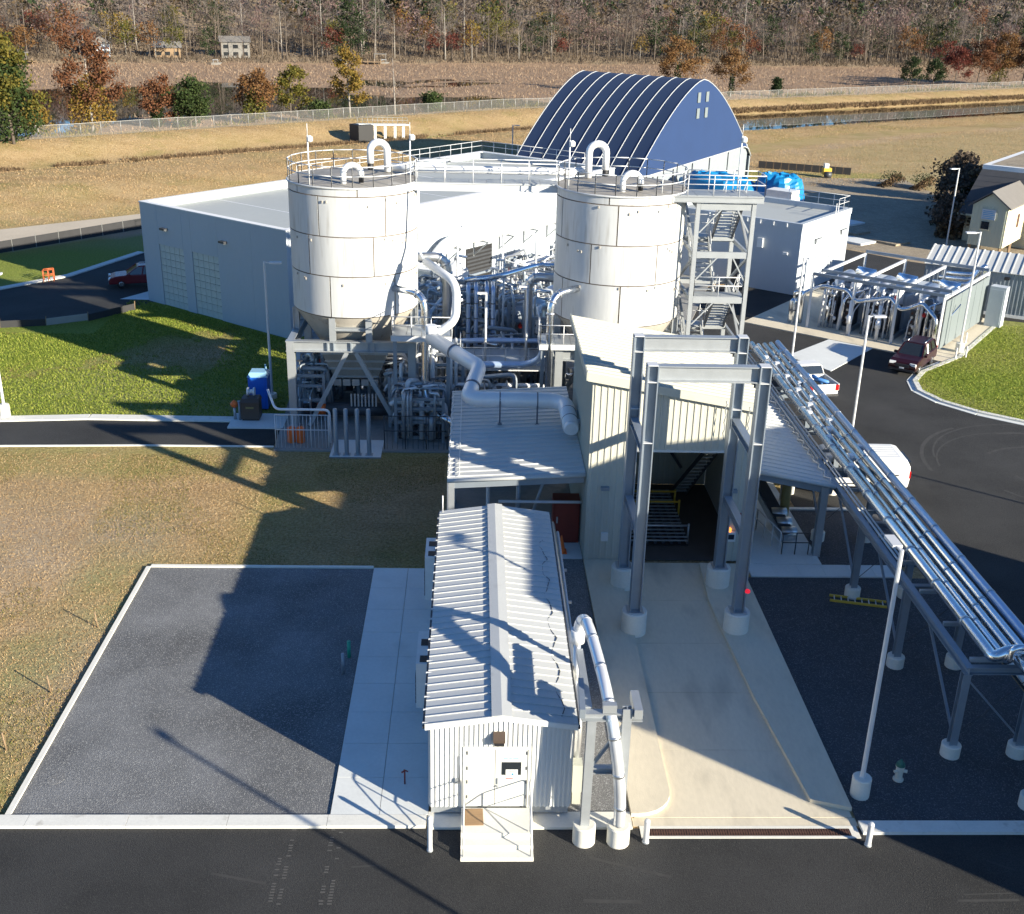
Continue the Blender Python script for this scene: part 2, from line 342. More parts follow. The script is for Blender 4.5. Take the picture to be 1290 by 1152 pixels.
def obj(name, mb, m, parent=None):
    off = ORG.get(parent.name, Vector((0, 0, 0))) if parent else Vector((0, 0, 0))
    o = bpy.data.objects.new(name, mb.mesh(name, off) if isinstance(mb, MB) else mb)
    if m and not o.data.materials: o.data.materials.append(M[m])
    COL.objects.link(o)
    if parent: o.parent = parent; ORG[o.name] = off
    return o
def tag(o, label, cat, group=None):
    o['label'] = label; o['category'] = cat
    if group: o['group'] = group
    return o
def thing(name, label, cat, loc=(0, 0, 0), group=None, rz=0.):
    """Empty at the thing's base. Unrotated: parts are given in world coordinates; rotated: in its own."""
    o = bpy.data.objects.new(name, None); COL.objects.link(o); o.location = loc; o.empty_display_size = .3
    o.rotation_euler = (0, 0, rz); ORG[o.name] = Vector(loc) if rz == 0. else Vector((0, 0, 0))
    return tag(o, label, cat, group)
def solo(name, mb, m, label, cat, group=None): return tag(obj(name, mb, m), label, cat, group)
def struct(name, mb, m, parent=None):
    o = obj(name, mb, m, parent)
    if not parent: o['kind'] = 'structure'
    return o
def copy_tree(o, parent=None):
    c = o.copy(); COL.objects.link(c)
    if parent: c.parent = parent
    for ch in list(o.children): copy_tree(ch, c)
    return c
def rail(mb, pts, h=1.07, closed=False, r=.028, step=1.6, z=None):
    """guard rail: posts, top and mid rail along a polyline"""
    P = [Vector(p) for p in pts]
    if closed: P.append(P[0])
    for a, b in zip(P, P[1:]):
        L = (b-a).length; n = max(1, round(L/step))
        for hh in (h, h*.55): mb.tube([a+Vector((0, 0, hh)), b+Vector((0, 0, hh))], r, 5)
        for i in range(n+1):
            q = a+(b-a)*i/n; mb.tube([q, q+Vector((0, 0, h))], r, 5)
    return mb
def arc(c, r, a0, a1, e1, e2, n=8):
    c, e1, e2 = Vector(c), Vector(e1), Vector(e2)
    return [c+e1*r*math.cos(a0+(a1-a0)*i/n)+e2*r*math.sin(a0+(a1-a0)*i/n) for i in range(n+1)]
def bend(pts, r=.5, n=5):
    """polyline with its corners rounded"""
    P = [Vector(p) for p in pts]; R = [P[0]]
    for a, b, c in zip(P, P[1:], P[2:]):
        d1 = (a-b); d2 = (c-b); k = min(r, d1.length*.45, d2.length*.45); s1 = b+d1.normalized()*k; s2 = b+d2.normalized()*k
        for i in range(n+1):
            t_ = i/n; R.append(s1*(1-t_)**2+b*2*t_*(1-t_)+s2*t_**2)
    return R+[P[-1]]
U = Vector((.780, -.6258, 0)); V_ = Vector((.6258, .780, 0)); RZ = math.atan2(-.6258, .780)
def uv(o, a, b, z=0): return Vector((o[0], o[1], 0))+U*a+V_*b+Vector((0, 0, z))
# ================================================================ terrain
def lerp_prof(P, s):
    if s <= P[0][0]: return P[0][1]
    for (a, za), (b, zb) in zip(P, P[1:]):
        if s <= b:
            k = (s-a)/(b-a); k = k*k*(3-2*k); return za+(zb-za)*k
    return P[-1][1]
PL = [(118.5, 0), (134, 1.5), (143, 1.6), (149, .35), (154, .35), (163, 2.4), (167, 2.4), (177, -.35), (190, -.4)]
PR = [(118.5, 0), (126, .05), (130, .0), (133, -1.3), (155, -1.3), (157.5, .1), (164, 1.5), (167, 1.5), (177, -.35), (190, -.4)]
def ybank(x): return 412+(x-12)*(.37 if x < 12 else .2)
def sc_(x, y):
    t = .76*x+.65*y; return -.65*x+.76*y+.15*max(0, t-200), t
POOL = [(-74, 193), (-70, 195), (-66, 220), (-45, 234), (-36, 226), (-22, 228), (2, 246), (18, 268), (2, 284), (-25, 276), (-38, 300), (-55, 304), (-85, 294), (-108, 268), (-124, 290), (-160, 240)]
POOL2 = [(-33, 300), (7, 308), (4, 340), (-33, 326)]
def inpoly(x, y, P):
    c = False; j = len(P)-1
    for i in range(len(P)):
        if (P[i][1] > y) != (P[j][1] > y) and x < (P[j][0]-P[i][0])*(y-P[i][1])/(P[j][1]-P[i][1])+P[i][0]: c = not c
        j = i
    return c
def nz2(x, y, sc, seed=0.): return noise.noise(Vector((x*sc, y*sc, seed)))
def zt(x, y):
    s, t = sc_(x, y)
    if s < 118.5: return 0.
    k = min(1, max(0, (t-150)/40)); z = lerp_prof(PL, s)*(1-k)+lerp_prof(PR, s)*k
    e = (y-ybank(x))*.9
    if s > 178:
        jx, jy = x+9*nz2(x, y, .05, 3), y+9*nz2(x, y, .05, 9)
        if inpoly(jx, jy, POOL) or (inpoly(jx, jy, POOL2) and nz2(x, y, .12, 5) > -.1): z = -1.1
        else: z += .12*nz2(x, y, .15, 2)
        if e > -6: z += min(1., (e+6)/8)*.9
        if e > 10: z += min((e-10)*.13, 34)+nz2(x, y, .01, 4)*min(6, (e-10)*.05)
    else: z += .12*nz2(x, y, .3, 1)*min(1, (s-118.5)/6)
    return z
def cover(x, y):
    s, t = sc_(x, y); n = nz2(x, y, .12, 7); n2 = nz2(x, y, .4, 8); G = R_ = B = 0.
    if s < 108:
        G = .05+.45*max(0, n-.05); B = .8*max(0, nz2(x, y, .07, 21)+.05); B = max(B, (.95+.9*n2)*math.exp(-(((x+21.5)/6.)**2+((y-46)/6.)**2)), (.8+.9*n2)*math.exp(-(((x+15.5)/2.6)**2+((y-47)/3.5)**2)))
        if -17 < x < -13.9 and y < 50: G = max(G, .45+.5*n2)
        if 53 < y < 57.5: G = max(G, .4+.4*n2)
        if x < -9 and y > 61: G = .95-max(0, 1.6*(nz2(x, y, .1, 11)+.05))*(1.3 if x < -17 else .2)
        if x < -24 and y > 78: G = .9
        if x > -11 and x < 5 and 43 < y < 57: G = .28+.4*n
        if x > 30 and y > 104:
            G = .1+.4*max(0, n2); B = .25+n*.5
            if y < 152: B = .85+n*.4
            if 155 < y < 166 and s < 100: G = .7+.4*n; B = .1
            if x > 58 and y > 120: B = .3; G = .3
    elif s < 178:
        G = .1+.3*max(0, n)
        if 104 < s < 114 and t < 95: B = .95
        if 146 < s < 152 and t < 160: G = .55
        if 108 <= s < 122: G = .2+.3*n2; B = max(B, .2*n+.05)
        if t > 120 and s < 112: B = .35+.8*n; G = .1
    else:
        R_ = .95; G = .2*max(0, n)
        e = (y-ybank(x))*.9
        if e > -2: R_ = .45; B = .5; G = .2+.3*n
        if e > 14: R_ = .2; B = .6; G = 0
    return (min(1, max(0, G)), min(1, max(0, R_)), min(1, max(0, B)), 1)
NR, NC = 300, 240; V = []; C = []
ys = [-62+22*math.exp(i/NR*math.log(1020/22.)) for i in range(NR+1)]
for y in ys:
    for j in range(NC+1):
        a = -1.25+2.5*j/NC; x = a*(y+110); V.append((x, y, zt(x, y))); C.append(cover(x, y))
F = [(i*(NC+1)+j, i*(NC+1)+j+1, (i+1)*(NC+1)+j+1, (i+1)*(NC+1)+j) for i in range(NR) for j in range(NC)]
me = bpy.data.meshes.new('ground'); me.from_pydata(V, [], F); me.polygons.foreach_set('use_smooth', [True]*len(F))
ca = me.color_attributes.new('cover', 'FLOAT_COLOR', 'POINT'); ca.data.foreach_set('color', [q for c in C for q in c])
gr = obj('ground', me, 'ground'); gr['kind'] = 'structure'
struct('marsh_water', MB().add([(-420, 150, -.6), (420, 150, -.6), (420, 640, -.6), (-420, 640, -.6)], [(0, 1, 2, 3)]), 'water')
# ================================================================ roads, slabs, kerbs
def sheet(poly, z): return MB().add([(x, y, z) for x, y in poly], [tuple(range(len(poly)))])
struct('road', sheet([(-70, -25), (75, -25), (75, 82), (42, 107), (36.5, 113), (23, 97), (16, 93), (16, 50.2), (20.4, 50.2), (20.4, 27.25), (-70, 27.25)], .006), 'asphalt')
struct('side_road', sheet([(-60, 56.0), (-30, 56.9), (-25, 57.35), (-18, 57.7), (-10.8, 57.7), (-10.8, 61.2), (-22, 61.4), (-27, 60.9), (-33, 60.0), (-60, 56.6)], .006), 'asphalt')
struct('back_road', sheet([(-60, 80), (-38.5, 80), (-34, 80.3), (-28.6, 82.6), (-25.9, 86.6), (-21, 93), (-22.5, 105), (-30.5, 105), (-34, 95.5), (-38.5, 90), (-60, 86)], .006), 'asphalt')
def strip(pts, wd, z0, z1, side=1):
    """kerb of width wd along a polyline"""
    mb = MB(); P = [Vector((*p, 0)) for p in pts]; N = []
    for i in range(len(P)):
        d = (P[min(i+1, len(P)-1)]-P[max(0, i-1)]).normalized(); N.append(Vector((-d.y, d.x, 0))*side*wd)
    for i in range(len(P)-1):
        a, b, c, d = P[i], P[i+1], P[i+1]+N[i+1], P[i]+N[i]
        q = [a, b, c, d] if side > 0 else [d, c, b, a]
        mb.hexa([k+Vector((0, 0, z0)) for k in q]+[k+Vector((0, 0, z1)) for k in q])
    return mb
def kerb_stones(name, pts, wd, z, step, m='kerb', side=1, label=None):
    """kerb as a run of separate castings, joints 12 mm"""
    root = bpy.data.objects.new(name, None); COL.objects.link(root); root['kind'] = 'structure'; ORG[root.name] = Vector((0, 0, 0))
    for a, b in zip(pts, pts[1:]):
        a, b = Vector((*a, 0)), Vector((*b, 0)); L = (b-a).length; n = max(1, round(L/step)); d = (b-a)/n; g = d.normalized()*.006
        for i in range(n):
            p, q = a+d*i+g, a+d*(i+1)-g
            obj('kerb_stone', strip([p[:2], q[:2]], wd, 0, z+rnd.uniform(-.004, .004), side), m, root)
    return root
kerb_stones('front_kerb', [(-40, 27.25), (-1.25, 27.25)], .5, .11, 3.0)
kerb_stones('right_front_kerb', [(11.95, 26.95), (30, 26.95)], .52, .11, 3.0)
kerb_stones('side_road_kerb', [(-36, 59.6), (-33, 60.0), (-27, 60.9), (-22, 61.4), (-13.8, 61.3)], .75, .09, 3.0)
kerb_stones('side_road_edging', [(-36, 56.5), (-30, 56.9), (-25, 57.35), (-18, 57.65), (-10.8, 57.68)], .14, .06, 3.0, side=-1)
kerb_stones('back_road_kerb', [(-42, 89.0), (-38.5, 90), (-34, 95.5), (-30.5, 105)], .7, .1, 3.0)
kerb_stones('gravel_edging', [(-13.75, 27.75), (-13.75, 43.62), (-4.2, 43.62)], .17, .1, 2.6, 'concrete_white', 1)
struct('gravel_yard', MB().box(-13.73, 27.76, 0, -4.2, 43.6, .045), 'gravel')
rs = bpy.data.objects.new('left_pavement', None); COL.objects.link(rs); rs['kind'] = 'structure'; ORG[rs.name] = Vector((0, 0, 0))
for i in range(2):
    for j in range(9):
        x0 = -4.18+i*1.49; y0 = 27.76+j*1.76
        obj('paving_slab', MB().box(x0+.008, y0+.008, 0, x0+1.482, y0+1.752, .1+rnd.uniform(-.004, .004)), 'concrete_grey', rs)
struct('shed_gravel_strip', MB().box(3.0, 27.75, 0, 4.98, 45, .03), 'gravel_light')
obj_ = struct('shed_front_slab', MB().box(-1.2, 27.2, 0, 4.98, 27.9, .09), 'concrete_white')
# loading ramp
rmp = bpy.data.objects.new('loading_ramp', None); COL.objects.link(rmp); rmp['kind'] = 'structure'; ORG[rmp.name] = Vector((0, 0, 0))
for j in range(5): obj('concrete_slab', MB().box(5.1, 27.72+j*3.34, 0, 11.85, 27.72+(j+1)*3.34-.015, .022+rnd.uniform(0, .004)), 'concrete', rmp)
def rounded_end(x0, x1, y0, y1, r):
    P = [(x0, y1), (x0, y0)]
    for i in range(7): a = -math.pi/2+i*math.pi/12; P.append((x1-r+r*math.cos(a), y0+r+r*math.sin(a)))
    return P+[(x1+.15, y1)]
struct('ramp_left_kerb', MB().prism(rounded_end(5.0, 6.35, 27.75, 44.45, 1.1), 0, .16), 'concrete')
struct('ramp_right_kerb', MB().prism([(10.72, 28.4), (11.92, 28.0), (11.92, 44.0), (10.1, 44.2), (9.9, 41), (9.95, 39), (10.2, 34)], 0, .16), 'concrete')
struct('ramp_apron', MB().box(5.02, 27.34, 0, 11.92, 27.7, .014), 'concrete')
dr = thing('trench_drain', 'long rusty trench drain grate across the foot of the ramp', 'drain', (8.5, 27.1, 0))
obj('drain_frame', MB().box(5.2, 26.8, 0, 11.85, 26.9, .022).box(5.2, 27.22, 0, 11.85, 27.34, .022).box(5.2, 26.9, 0, 5.35, 27.22, .022).box(11.6, 26.9, 0, 11.85, 27.22, .022), 'concrete_white', dr)
mat('rust', (.10, .05, .035), .8, .2, 8, .3, 40, .2)
for i in range(10):
    mb = MB(); x0 = 5.36+i*.624
    for k in range(8): mb.box(x0+k*.078, 26.91, .008, x0+k*.078+.05, 27.21, .026)
    mb.box(x0, 27.04, .008, x0+.6, 27.08, .024)
    obj('grate', mb, 'rust', dr)
struct('drain_channel', sheet([(5.3, 26.9), (11.7, 26.9), (11.7, 27.22), (5.3, 27.22)], .0095), 'dark')
struct('right_gravel_yard', MB().box(11.95, 27.5, 0, 20.3, 43.1, .045), 'gravel_shaded')
struct('right_gravel_strip', MB().box(15.6, 44.22, 0, 20.3, 50, .045), 'gravel_shaded')
rs = bpy.data.objects.new('right_pavement', None); COL.objects.link(rs); rs['kind'] = 'structure'; ORG[rs.name] = Vector((0, 0, 0))
for j in range(6): obj('paving_slab', MB().box(12.2+j*1.1, 43.12, 0, 13.29+j*1.1, 44.2, .1+rnd.uniform(-.004, .004)), 'concrete_grey', rs)
struct('canopy_slab', MB().box(11.96, 44.24, 0, 15.58, 57, .12), 'concrete_grey')
kerb_stones('yard_kerb', [(15.6, 50.02), (20.5, 50.02)], .25, .1, 2.5)
kerb_stones('yard_side_kerb', [(20.52, 27.5), (20.52, 50)], .22, .1, 2.5, side=-1)
struct('process_pad', MB().prism([(-10.7, 57.0), (-7.62, 57.0), (-7.62, 56.1), (-4.85, 56.1), (-4.85, 57.0), (-1.2, 57.0), (-1.2, 44.6), (4.98, 44.6), (4.98, 52.6), (15.5, 57.1), (15.5, 80), (21, 98), (12, 112), (-11.8, 79.5)], 0, .08), 'pad_shaded')
struct('bollard_apron', MB().box(-7.6, 56.12, .0801, -4.87, 58.6, .086), 'concrete_grey')
struct('canopy_apron', MB().box(-1.15, 44.62, .0801, 4.96, 47.2, .086), 'concrete_grey')
struct('tank_pad', MB().box(-13.85, 60.3, 0, -10.72, 62.6, .1), 'concrete_grey')
# right side: lawn with kerb, equipment pad, path
LK = [(75, 46), (55, 51.5), (44, 56.5), (38, 59.6), (33.6, 62.3), (31, 64.3), (29.4, 66.3), (28.7, 68.4), (29.1, 70.4), (30.4, 72.4), (34.3, 75.9), (38.2, 81.2), (41.6, 85.8)]
LW = [(75, 75)]
me = bpy.data.meshes.new('lawn'); P = [(x, y, .1) for x, y in LK+[(60, 78), (75, 66)]]; me.from_pydata(P, [], [tuple(range(len(P)))])
import bmesh
bm = bmesh.new(); bm.from_mesh(me); bmesh.ops.triangulate(bm, faces=bm.faces[:]); bmesh.ops.subdivide_edges(bm, edges=bm.edges[:], cuts=6, use_grid_fill=True); bm.to_mesh(me); bm.free()
ca = me.color_attributes.new('cover', 'FLOAT_COLOR', 'POINT')
ca.data.foreach_set('color', [q for v in me.vertices for q in (max(.45, min(1, .92+.7*nz2(v.co.x, v.co.y, .15, 5))), 0, max(0, nz2(v.co.x, v.co.y, .1, 15)*.6-.12), 1)])
for p in me.polygons:
    if p.normal.z < 0: p.flip()
o = obj('lawn', me, 'ground'); o['kind'] = 'structure'
kerb_stones('lawn_kerb', LK, .32, .13, 2.4, 'kerb', -1); kerb_stones('lawn_gutter', LK, .38, .03, 2.4, 'concrete_grey', 1)
E0 = (20.8, 84.2)
pad = [uv(E0, a, b)[:2] for a, b in ((0, 0), (16.6, 0), (16.6, 14), (0, 14))]
struct('equipment_pad', MB().prism(pad, 0, .09), 'concrete')
struct('pad_path', MB().prism([(22.0, 75.6), (24.2, 72.3), (29.2, 78.2), (26.4, 80.0)], 0, .05), 'concrete_grey')
struct('dirt_yard', sheet([(36.5, 113.5), (43, 107.5), (60, 112), (60, 160), (44, 160), (38, 140)], .004), 'dirt')
pp_ = []
for s_, ts in ((110.6, range(-60, 96, 12)), (117.6, range(84, -72, -12))):
    for t_ in ts: pp_.append((.76*t_-.65*s_, .65*t_+.76*s_))
struct('gravel_path', sheet(pp_, .02), 'path')
mk = MB()
for i in range(16):
    cx, cy, r0, a0 = 31.5+rnd.uniform(-.6, .6), 55.5+rnd.uniform(-.6, .6), rnd.uniform(2.2, 8.5), rnd.uniform(0, 6.28); al = rnd.uniform(.8, 2.2); n_ = 18; wd_ = rnd.uniform(.04, .12)
    vv = []
    for k in range(n_+1):
        an = a0+al*k/n_; vv += [(cx+(r0-wd_)*math.cos(an), cy+(r0-wd_)*math.sin(an), .0075+i*.0001), (cx+(r0+wd_)*math.cos(an), cy+(r0+wd_)*math.sin(an), .0075+i*.0001)]
    mk.add(vv, [(2*k, 2*k+1, 2*k+3, 2*k+2) for k in range(n_)])
for i in range(9):
    x0, y0 = rnd.uniform(-30, 18), rnd.uniform(22.5, 26.5); L_ = rnd.uniform(.6, 2.5); an = rnd.uniform(-.7, .7); wd_ = rnd.uniform(.02, .07); d_ = Vector((math.cos(an), math.sin(an), 0)); e_ = Vector((-d_.y, d_.x, 0))*wd_; p_ = Vector((x0, y0, .0075+i*.0001))
    mk.add([p_-e_, p_+d_*L_-e_, p_+d_*L_+e_, p_+e_], [(0, 1, 2, 3)])
o = obj('tyre_marks', mk, 'tyre_mark'); o['kind'] = 'stuff'; tag(o, 'faint curved tyre scuffs on the asphalt', 'marks')
def pt(x, y): return (x, y, zt(x, y))
# ================================================================ white precast building
WA = (-25.6, 88.1); WW, WL, WH = 16.3, 42., 7.7
wb = thing('precast_building', 'long white precast building with flat membrane roof behind the left silo', 'building', (*WA, 0))
def quadbox(mb, o, a0, a1, b0, b1, z0, z1):
    return mb.hexa([uv(o, a, b, z) for z in (z0, z1) for a, b in ((a0, b0), (a1, b0), (a1, b1), (a0, b1))])
# front (toward the left lawn): panels around two block infills
BL = [(2.0, 4.9), (5.9, 8.9)]; BZ = 4.75
wall = obj('wall', quadbox(MB(), WA, .12, WW-.12, .12, WL-.12, 0, WH-1.0), 'mortar', wb)
def wpanel(a0, a1, z0, z1): obj('wall_panel', quadbox(MB(), WA, a0+.006, a1-.006, 0, .2, z0+.006, z1-.006), 'precast', wall)
xs = [0, 2.0, 4.9, 5.9, 8.9, 12.6, WW]
for i, (a, b) in enumerate(zip(xs, xs[1:])):
    if (a, b) in BL: wpanel(a, b, BZ, WH)
    else: wpanel(a, b, 0, WH)
for a0, a1 in BL:
    nx, nzb = 5, 9; dxb = (a1-a0)/nx; dz = BZ/nzb; base = quadbox(MB(), (0, 0), 0, dxb-.03, 0, .1, 0, dz-.03).mesh('block')
    for i in range(nx):
        for k in range(nzb):
            o = obj('block', base, 'block', wall); o.location = uv(WA, a0+i*dxb+.015, .06, k*dz+.015)-Vector((*WA, 0))
# sunlit long wall
n = 7
for i in range(n):
    b0, b1 = .2+i*(WL-.4)/n, .2+(i+1)*(WL-.4)/n
    obj('wall_panel', quadbox(MB(), WA, WW-.2, WW, b0+.008, b1-.008, 0, WH), 'precast', wall)
obj('back_wall', quadbox(MB(), WA, 0, WW, WL-.2, WL, 0, WH).hexa([uv(WA, a, b, z) for z in (0, WH) for a, b in ((0, .2), (.2, .2), (.2, WL-.2), (0, WL-.2))]), 'precast', wb)
roof = obj('roof', quadbox(MB(), WA, .2, WW-.2, .2, WL-.2, WH-1.0, WH-.62), 'membrane', wb)
mb = MB()
for a0, a1, b0, b1 in ((-.04, WW+.04, -.04, .5), (-.04, .5, .5, WL-.5), (WW-.5, WW+.04, .5, WL-.5), (-.04, WW+.04, WL-.5, WL+.04)): quadbox(mb, WA, a0, a1, b0, b1, WH, WH+.07)
obj('parapet_cap', mb, 'parapet', wb)
for k in range(5):
    b = 7+k*7; quadbox(mb2 := MB(), WA, .6, WW-.6, b, b+.12, WH-.62, WH-.6); obj('roof_seam', mb2, 'parapet', roof)
for b in (24, 27.5, 36): obj('scupper', quadbox(MB(), WA, .5, .56, b, b+.35, WH-.5, WH-.3), 'dark', wb)
obj('roof_rail', rail(MB(), [uv(WA, .25, b, WH+.07) for b in (16, 22, 29, 35, WL-.3)]+[uv(WA, 8, WL-.3, WH+.07), uv(WA, 13, WL-.3, WH+.07)]), 'rail', wb)
for a in (2.6, 9.4):
    l = obj('wall_light', quadbox(MB(), WA, a, a+.6, -.32, .0, 5.95, 6.1), 'dark_steel', wb)
    obj('lens', quadbox(MB(), WA, a+.04, a+.56, -.29, -.06, 5.93, 5.949), 'lens_clear', l)
for b0, b1, z1 in ((19.5, 23, 3.4), (34, 38.5, 4.3)):
    d = obj('door_opening', quadbox(MB(), WA, WW, WW+.03, b0, b1, .1, z1), 'dark', wb)
    for k in range(9): obj('slat', quadbox(MB(), WA, WW+.03, WW+.07, b0+.1, b1-.1, .3+k*(z1-.5)/9, .3+k*(z1-.5)/9+(z1-.5)/9*.5), 'dark_steel', d)
obj('door', quadbox(MB(), WA, WW, WW+.06, 25.2, 26.3, .1, 2.3), 'steel_blue', wb)
# ductwork on brackets along the sunlit wall
du = thing('wall_duct', 'round white duct on triangular brackets along the sunlit white wall', 'duct', tuple(uv(WA, WW+.9, 25, 0)))
obj('pipe', MB().tube(bend([uv(WA, WW+.9, 14, 3.2), uv(WA, WW+.9, 16, 4.6), uv(WA, WW+.9, 36, 4.6), uv(WA, WW+.9, 38, 5.8)], .8), .5, 16), 'white_clad', du)
for b in (17, 20.5, 24, 27.5, 31, 34.5):
    obj('bracket', MB().beam(uv(WA, WW, b, 4.05), uv(WA, WW+1.6, b, 4.05), .1, .1).beam(uv(WA, WW+.05, b, 2.8), uv(WA, WW+1.5, b, 4.0), .09, .09).beam(uv(WA, WW+.06, b, 2.7), uv(WA, WW+.06, b, 4.1), .1, .1), 'galv', du)
# ================================================================ second white building
W2 = Vector((27.1, 93.0, 0))-U*13; H2 = 5.5
w2 = thing('small_precast_building', 'low white flat roofed building with roof ladder behind the stair tower', 'building', tuple(W2))
obj('wall', quadbox(MB(), W2, 0, 13, 0, 10.6, 0, H2), 'precast', w2)
mb = MB()
for q in ((-.05, 13.05, -.05, .4), (-.05, .4, .4, 10.2), (12.6, 13.05, .4, 10.2), (-.05, 13.05, 10.2, 10.65)): quadbox(mb, W2, *q, H2, H2+.5)
obj('parapet', mb, 'precast', w2)
obj('roof', quadbox(MB(), W2, .4, 12.6, .4, 10.2, H2, H2+.06), 'membrane', w2)
obj('roof_rail', rail(MB(), [uv(W2, 7, 10.4, H2+.5), uv(W2, 12.8, 10.4, H2+.5), uv(W2, 12.8, 8, H2+.5)], step=1.3), 'rail', w2)
lad = obj('ladder', MB().beam(uv(W2, 13.15, 6.6, .3), uv(W2, 13.15, 6.6, H2+1.4), .06, .06).beam(uv(W2, 13.15, 7.1, .3), uv(W2, 13.15, 7.1, H2+1.4), .06, .06), 'rail', w2)
for k in range(16): obj('rung', MB().beam(uv(W2, 13.15, 6.6, .5+k*.36), uv(W2, 13.15, 7.1, .5+k*.36), .03, .03), 'rail', lad)
obj('wall_light', quadbox(MB(), W2, 11.6, 12.0, -.15, 0, 3.3, 3.5), 'white_paint', w2)
for b in (3, 8.6): obj('drain_pipe', MB().tube([uv(W2, 13, b, 4.3), uv(W2, 13.12, b, 4.3), uv(W2, 13.12, b, 3.9)], .05, 6).tube([uv(W2, 13.12, b, 4.3), uv(W2, 13.12, b+1.2, 4.3)], .04, 6), 'dark_steel', w2)
obj('door', quadbox(MB(), W2, 6.6, 7.7, -.05, 0, 0, 2.3), 'dark_steel', w2)
obj('wall_box', quadbox(MB(), W2, 9.2, 9.7, -.2, 0, 3.6, 4.4), 'white_paint', w2)
for k in range(10): obj('roof_bracket', quadbox(MB(), W2, .8+k*1.2, .9+k*1.2, -.12, -.05, H2+.1, H2+.4), 'white_paint', w2)
# ================================================================ blue arched fabric building
DR = Vector((37.8, 158.6, 0)); DW, DL, DH = 30.5, 18., 13.6  # right front base; span along -V, length along -U
dm = thing('arched_fabric_building', 'dark blue arched fabric building with white ribs and pale gable wall', 'building', tuple(DR))
def dp(k, l, dz=0.):   # k 0..1 across the span, l along
    x = 2*k-1; z = 3.0+(DH-3.0)*(1-abs(x)**1.5)-abs(x)*.0
    return DR-V_*(DW*k)-U*l+Vector((0, 0, max(0, z)+dz))
K = [i/28 for i in range(29)]; nb = 9
for i in range(nb):
    l0, l1 = DL*i/nb+.08, DL*(i+1)/nb-.08; vs_ = []
    for k in K: vs_ += [dp(k, l0), dp(k, (l0+l1)/2, -.03), dp(k, l1)]
    obj('fabric_bay', MB().add(vs_, [(3*j+q, 3*j+q+1, 3*j+q+4, 3*j+q+3) for j in range(28) for q in (0, 1)], True), 'dome', dm)
for i in range(nb+1): obj('rib', MB().tube([dp(k, DL*i/nb, .0) for k in K], .065, 6), 'dome_rib', dm)
gv = [dp(k, -.02) for k in K]
low = [Vector((p.x, p.y, min(p.z-.02, 3.0+1.5*(1-k)))) for k, p in zip(K, gv)]
obj('gable', MB().add(gv+low, [(j, j+1, 30+j, 29+j) for j in range(28)]), 'dome_gable', dm)
gb = [dp(k, DL+.02) for k in K]; obj('rear_gable', MB().add(gb+[Vector((p.x, p.y, 0)) for p in gb], [(j, 29+j, 30+j, j+1) for j in range(28)]), 'dome_gable', dm)
for k0, k1 in ((0.02, .2), (.21, .37), (.38, .52), (.53, .68), (.69, .84), (.85, .98)):
    a, b = dp(k0, .25), dp(k1, .25); obj('wall_panel', MB().hexa([(a.x, a.y, 0), (a.x-.16, a.y+.12, 0), (b.x-.16, b.y+.12, 0), (b.x, b.y, 0), (a.x, a.y, 4.6-1.5*k0), (a.x-.16, a.y+.12, 4.6-1.5*k0), (b.x-.16, b.y+.12, 4.6-1.5*k1), (b.x, b.y, 4.6-1.5*k1)]), 'dome_wall', dm)
for s in (0., 1.):
    a = DR-V_*DW*s; obj('side_wall', MB().hexa([a+Vector((0, 0, 0)), a-U*DL, a-U*DL-V_*.3, a-V_*.3, a+Vector((0, 0, 3)), a-U*DL+Vector((0, 0, 3)), a-U*DL-V_*.3+Vector((0, 0, 3)), a-V_*.3+Vector((0, 0, 3))]), 'dome_wall', dm)
for dk in (-1, 1):
    for z in (9.0, 10.9):
        p = DR-V_*DW*(.5+dk*.035)+U*.08; obj('gable_vent', MB().hexa([p+V_*e+Vector((0, 0, z))+U*q for z, q in ((z, 0), (z+1.2, 0)) for e, q in ((-.35, 0), (.35, 0), (.35, .05), (-.35, .05))]), 'housing', dm)
obj('gable_trim', MB().tube([Vector((p.x, p.y, p.z))+U*.05 for p in low], .09, 5), 'dome_rib', dm)
p = DR-V_*3.2+U*.3+Vector((0, 0, 5.6)); obj('flood_light', MB().cbox(p, (.6, .4, .35), RZ), 'lens_clear', dm)
